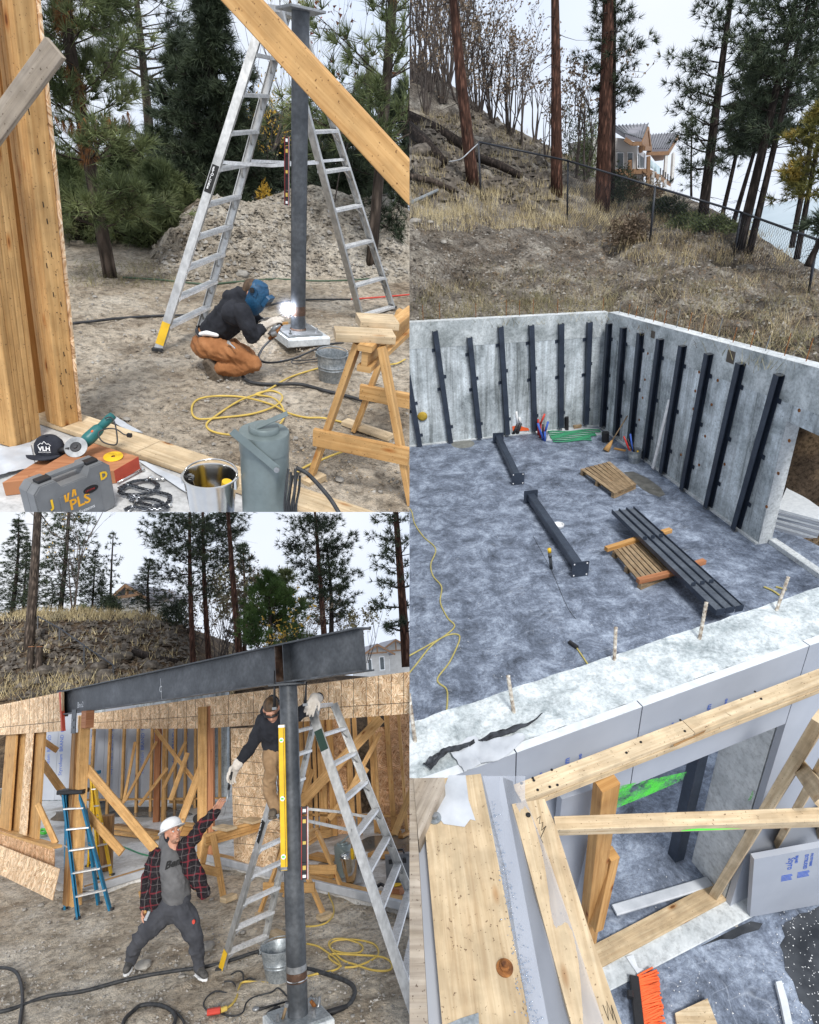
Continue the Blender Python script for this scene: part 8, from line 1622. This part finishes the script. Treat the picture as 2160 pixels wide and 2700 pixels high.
# ---- house on the ridge
yh=37.0
def H6(x,y,dy=0.0):return D(1620 +x/4.667,320 +y/4.667,yh +dy)
hs=thing('hill_house','grey shingled house with metal gable roofs and a glass railed deck on the ridge','house',H6(200,760));
ob('main_wall',MB().prism([H6(-260,780),H6(270,780),H6(280,290),H6(150,215),H6(20,200),H6(-260,200)],V(0,5,0)),M['siding'],hs)
ob('side_wall',MB().prism([H6(282,300,.1),H6(385,400,3.5),H6(385,600,3.5),H6(282,580,.1)],V(-.3,.4,0)),M['white'],hs)
for (x0,x1)in ((40,110),(170,225)):w_=ob('window',MB().prism([H6(x0 -10,582,-.06),H6(x1 +10,582,-.06),H6(x1 +10,382,-.06),H6(x0 -10,382,-.06)],V(0,.08,0)),M['white'],hs);ob('pane',MB().prism([H6(x0,574,-.09),H6(x1,574,-.09),H6(x1,392,-.09),H6(x0,392,-.09)],V(0,.05,0)),M['glass'],w_)
for k in range(3):w_=ob('window',MB().prism([H6(292 +26 *k,570,-.15 +k),H6(312 +26 *k,574,-.1 +k),H6(312 +26 *k,415 +18 *k,-.1 +k),H6(292 +26 *k,395 +18 *k,-.15 +k)],V(.02,.06,0)),M['glass'],hs)
def roofp(px,th,nm='roof'):
    pts=[H6(*p)for p in px];rf=ob(nm,MB().prism(pts,V(0,0,.18)),M['roof'],hs);n_=11
    for k in range(n_):u=k/(n_ -1);ob('roof_seam',MB().beam(lerp(pts[0],pts[1],u)+UP *.2,lerp(pts[3],pts[2],u)+UP *.2,.05,.07,UP),M['steel'],rf)
    return rf
roofp([(-40,105,1.5),(412,78,1.5),(332,272,-.9),(130,210,-.9)],.2);roofp([(440,208,5.0),(790,180,5.0),(662,385,2.4),(395,388,2.4)],.2)
for a,b in (((410,85,1.2),(332,285,-1.0)),((415,90,1.2),(450,365,2.4)),((130,218,-1.0),(220,278,-1.0)),((220,275,-1.0),(335,275,-1.0)),((785,190,4.8),(662,395,2.3)),((395,398,2.3),(665,390,2.3))):ob('fascia',MB().beam(H6(*a),H6(*b),.10,.18,UP),M['timber'],hs)
ob('gable_soffit',MB().prism([H6(408,110,1.0),H6(345,290,0),H6(440,350,2.0)],V(0,.3,0)),M['timber'],hs);ob('gable_tie',MB().beam(H6(360,335,.2),H6(440,335,1.8),.18,.2,UP),M['timber'],hs);ob('gable_post',MB().beam(H6(325,375,-.6),H6(330,280,-.8),.16,.16,V(1,0,0)),M['timber'],hs)
ob('porch_soffit',MB().prism([H6(430,400,2.6),H6(650,398,2.6),H6(600,480,5),H6(500,490,5)],V(0,.2,.1)),M['timber'],hs)
ob('deck',MB().prism([H6(-60,598,-1.4),H6(418,582,-1.4),H6(700,752,2.0),H6(560,640,6.0),H6(-60,590,3)],V(0,0,-.22)),M['timber'],hs)
for a,b in (((640,395,2.4),(622,690,2.0)),((728,400,5),(706,745,2.2)),((190,480,-1.5),(190,700,-1.4)),((420,430,-1.4),(412,800,-1.3)),((470,620,-.8),(465,780,-.7)),((548,670,.2),(545,790,.2)),((620,720,1.0),(615,810,1.0))):ob('deck_post',MB().beam(H6(*a),H6(*b),.16,.16,V(0,1,0)),M['timber']if a[0]<430 else M['siding'],hs)
for a,b in (((120,615,-1.4),(185,680,-1.4)),((262,605,-1.4),(198,680,-1.4)),((350,600,-1.4),(408,660,-1.4)),((430,610,-1.2),(455,650,-1.0))):ob('knee_brace',MB().beam(H6(*a),H6(*b),.1,.14,V(0,-1,0)),M['timber'],hs)
for (x0,y0,x1,y1)in ((440,460,478,500),(482,500,520,530),(524,532,560,560)):ob('glass_panel',MB().prism([H6(x0,y0,-.9),H6(x1,y1,-.5),H6(x1,y1 +90,-.5),H6(x0,y0 +110,-.9)],V(.02,.04,0)),M['glass_lt'],hs)
for k in range(5):x=570 +30 *k;ob('rail_post',MB().beam(H6(x,575 +24 *k,.2),H6(x -3,665 +24 *k,.2),.05,.05,V(1,0,0)),M['steel'],hs)
ob('lower_wall',MB().prism([H6(255,640,.5),H6(360,660,.5),H6(360,790,.5),H6(250,770,.5)],V(0,2,0)),M['siding'],hs)
# far hills over the lake
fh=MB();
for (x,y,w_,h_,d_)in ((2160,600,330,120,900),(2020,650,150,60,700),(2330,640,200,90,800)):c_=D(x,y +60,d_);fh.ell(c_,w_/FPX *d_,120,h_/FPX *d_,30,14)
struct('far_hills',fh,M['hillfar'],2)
# ---- trees
GC='trees on the bank above the pit'
def tree_px(label,bpx,tpx,w_px,c0,cr,seed,fn_=pine,depth=None,H=None,**kw):
    b=hp_(*bpx)if depth is None else D(*bpx,depth);t=D(*tpx,b[1]);d=t -b;H_=(H or 1.0)*d[2];tr_=w_px/2/FPX *b[1]/.93
    return fn_('pine_tree',label,b,H_,tr_,c0,cr,seed,GC,lean=(d[0]/d[2],0),**kw)
kw=dict(whorls=12,per=5,tuft=10,nn=10,L=.34,wd=.05,up=.2)
tree_px('first red trunk from the left, leaning over the charred logs',(1248,490),(1202,0),24,.80,3.0,401,H=1.7,**kw);tree_px('straight red trunk left of the fence post',(1468,510),(1460,0),23,.78,3.0,402,H=1.7,**kw);tree_px('thickest red trunk, right of the fence post',(1588,552),(1600,0),31,.78,3.2,403,H=1.8,**kw)
kw=dict(whorls=14,per=5,tuft=10,nn=18,L=.30,wd=.024,up=.3,bark='bark_dk')
tree_px('dark pine crown behind the thickest red trunk',(1612,520),(1618,-60),12,.38,1.7,404,H=1.15,depth=30,**kw)
tree_px('pine with a long open crown right of the house',(1852,582),(1938,-40),20,.22,2.3,405,depth=26,H=1.1,**kw);tree_px('thin pine just right of the long crown',(1897,598),(1990,110),8,.40,1.1,406,depth=27,**kw)
tree_px('thickest leaning trunk of the right group',(1952,645),(2102,-20),19,.55,1.7,407,depth=21,H=1.15,**dict(kw,tuft=7));tree_px('pine trunk leaning right beside the thickest one',(1978,656),(2112,60),13,.42,1.6,408,depth=21,H=1.15,**dict(kw,tuft=7));tree_px('thin bare trunk left of the thickest leaning one',(1927,612),(2034,250),9,.62,1.2,409,depth=23,**kw)
tree_px('pine with yellowing crown at the right edge',(2102,676),(2175,285),11,.42,1.25,410,depth=18,**dict(kw,leaf='needle_or',whorls=12,L=.24,wd=.022));tree_px('dark leaning trunk at the right edge below the fence',(2130,700),(2200,560),13,.6,.6,411,depth=14,**dict(kw,whorls=4,tuft=4));tree_px('small thin dead spruce beside the house deck',(1823,520),(1826,320),4,.15,.8,412,depth=32,**dict(kw,tuft=3,nn=6,whorls=10));tree_px('dark pine top at the upper right corner',(2090,640),(2190,-60),10,.5,1.5,413,depth=25,H=1.1,**dict(kw,tuft=6))
th=shrub('bare_tree','dense bare brush at the upper left of the bank',hp_(1130,240),7.0,9,.30,420,'bare brush on the bank','scrub',650,.17,r0=.07,depth=3,cat='tree')
for k,(x,y,s,lb)in enumerate(((1090,215,1.1,'bare brush tree at the left frame edge'),(1165,270,.9,'bare brush left of the first red trunk'),(1210,275,1.05,'bare brush behind the first red trunk'),(1262,300,.95,'bare brush right of the first red trunk'),(1300,325,.8,'bare brush in the middle of the slope'),(1345,355,.75,'slender bare brush on the slope edge'),(1120,300,.7,'low bare brush above the charred logs'),(1230,330,.6,'low bare brush behind the logs'),(1180,225,1.15,'tall bare brush near the top of the slope'))):dup(th,hp_(x,y),lb,k *1.3,(s,s,s))
th2=shrub('bare_tree','thin bare tree against the sky, left of the straight red trunk',hp_(1375,385),6.0,3,.14,421,'bare brush on the bank','scrub',260,.16,r0=.06,depth=3,cat='tree')
for k,(x,y,s,lb)in enumerate(((1335,345,1.0,'thin bare tree on the slope edge'),(1410,375,.9,'thin bare tree just left of the straight red trunk'),(1440,420,.8,'bare sapling at the foot of the straight red trunk'),(1520,470,1.0,'bare sapling right of the straight red trunk'),(1545,480,1.1,'bare sapling left of the thickest red trunk'))):dup(th2,hp_(x,y),lb,k *2.1,(s,s,s))
for k,(x,y,rx,rz,lf_)in enumerate(((1630,530,.8,1.4,'needle_dk'),(1548,470,1.1,2.6,'needle'),(1510,430,1.2,3.0,'needle_dk'),(1660,640,.8,.9,'scrub'),(1755,570,.9,.7,'needle_dk'),(1830,600,1.2,.5,'needle'),(1880,612,1.1,.45,'needle'),(1690,520,1.0,.8,'scrub'))):bush('bush',['dark juniper bush right of the thickest red trunk','green leafy bush left of the thickest red trunk','dark leafy bush behind the straight red trunk','round dry bush beside the third fence post','low dark bush under the house','low green bush on the bank below the long crown','second low green bush right of its twin','brown scrub bush below the deck'][k],hp_(x,y),rx,rz,430 +k,lf_,1300,.13)
# ---------------------------------------------------------------- end: trim each site where the next one begins
CAMP=np.array([0,0,6.0]);AX={'x-':(0,-1),'x+':(0,1),'y+':(1,1),'y-':(1,-1)}
def trim(fr):
    root_m={}
    for o in fr.objs:
        r=o
        while r.parent:r=r.parent
        root_m[o]=r.matrix_world.copy()
    dead=set()
    for o in fr.objs:
        if o.type!='MESH':continue
        me=o.data;n=len(me.vertices)
        if n==0:dead.add(o);continue
        co=np.empty(n *3,np.float32);me.vertices.foreach_get('co',co);co=co.reshape(-1,3)
        mw=np.array(root_m[o]);wv=co @mw[:3,:3].T +mw[:3,3]-CAMP
        for c in fr.clip:
            ax_,sg=AX[c];nw=Wm[:,ax_]*sg;d=wv @nw
            if d.min()>-1e-5:continue
            if d.max()<=1e-5:dead.add(o);break
            if o.data.users>1:o.data=o.data.copy()
            me=o.data;bm=bmesh.new();bm.from_mesh(me)
            if '_leaf' in o:
                bm.verts.ensure_lookup_table();kill=[bm.verts[i]for i in np.nonzero(d<0)[0]];bmesh.ops.delete(bm,geom=kill,context='VERTS')
            else:
                inv=root_m[o].inverted();pc=inv @Vector(CAMP);pn=(root_m[o].to_3x3().transposed()@Vector(nw)).normalized()
                r_=bmesh.ops.bisect_plane(bm,geom=bm.verts[:]+bm.edges[:]+bm.faces[:],plane_co=pc,plane_no=-pn,clear_outer=True,dist=1e-5)
                if len(bm.faces)<1500:
                    ed=[e for e in r_['geom_cut']if isinstance(e,bmesh.types.BMEdge)]
                    if ed:
                        try:bmesh.ops.edgeloop_fill(bm,edges=ed)
                        except Exception:pass
            bm.to_mesh(me);bm.free();me.update()
            n=len(me.vertices)
            if n==0:dead.add(o);break
            co=np.empty(n *3,np.float32);me.vertices.foreach_get('co',co);wv=co.reshape(-1,3)@mw[:3,:3].T +mw[:3,3]-CAMP
    for o in list(fr.objs):
        if o.type=='EMPTY' and all(c in dead for c in fr.objs if c.parent==o):dead.add(o)
    live=[o for o in fr.objs if o not in dead]
    for o in live:                                   # a sub-part whose part is gone goes with it
        if o.parent in dead:dead.add(o)
    for o in fr.objs:
        if o not in dead and '_leaf' in o:del o['_leaf']
    for o in sorted(dead,key=lambda q:-(1 if q.parent else 0)):bpy.data.objects.remove(o)
for fr in (FA,FB,FC):trim(fr)
bpy.context.view_layer.update()
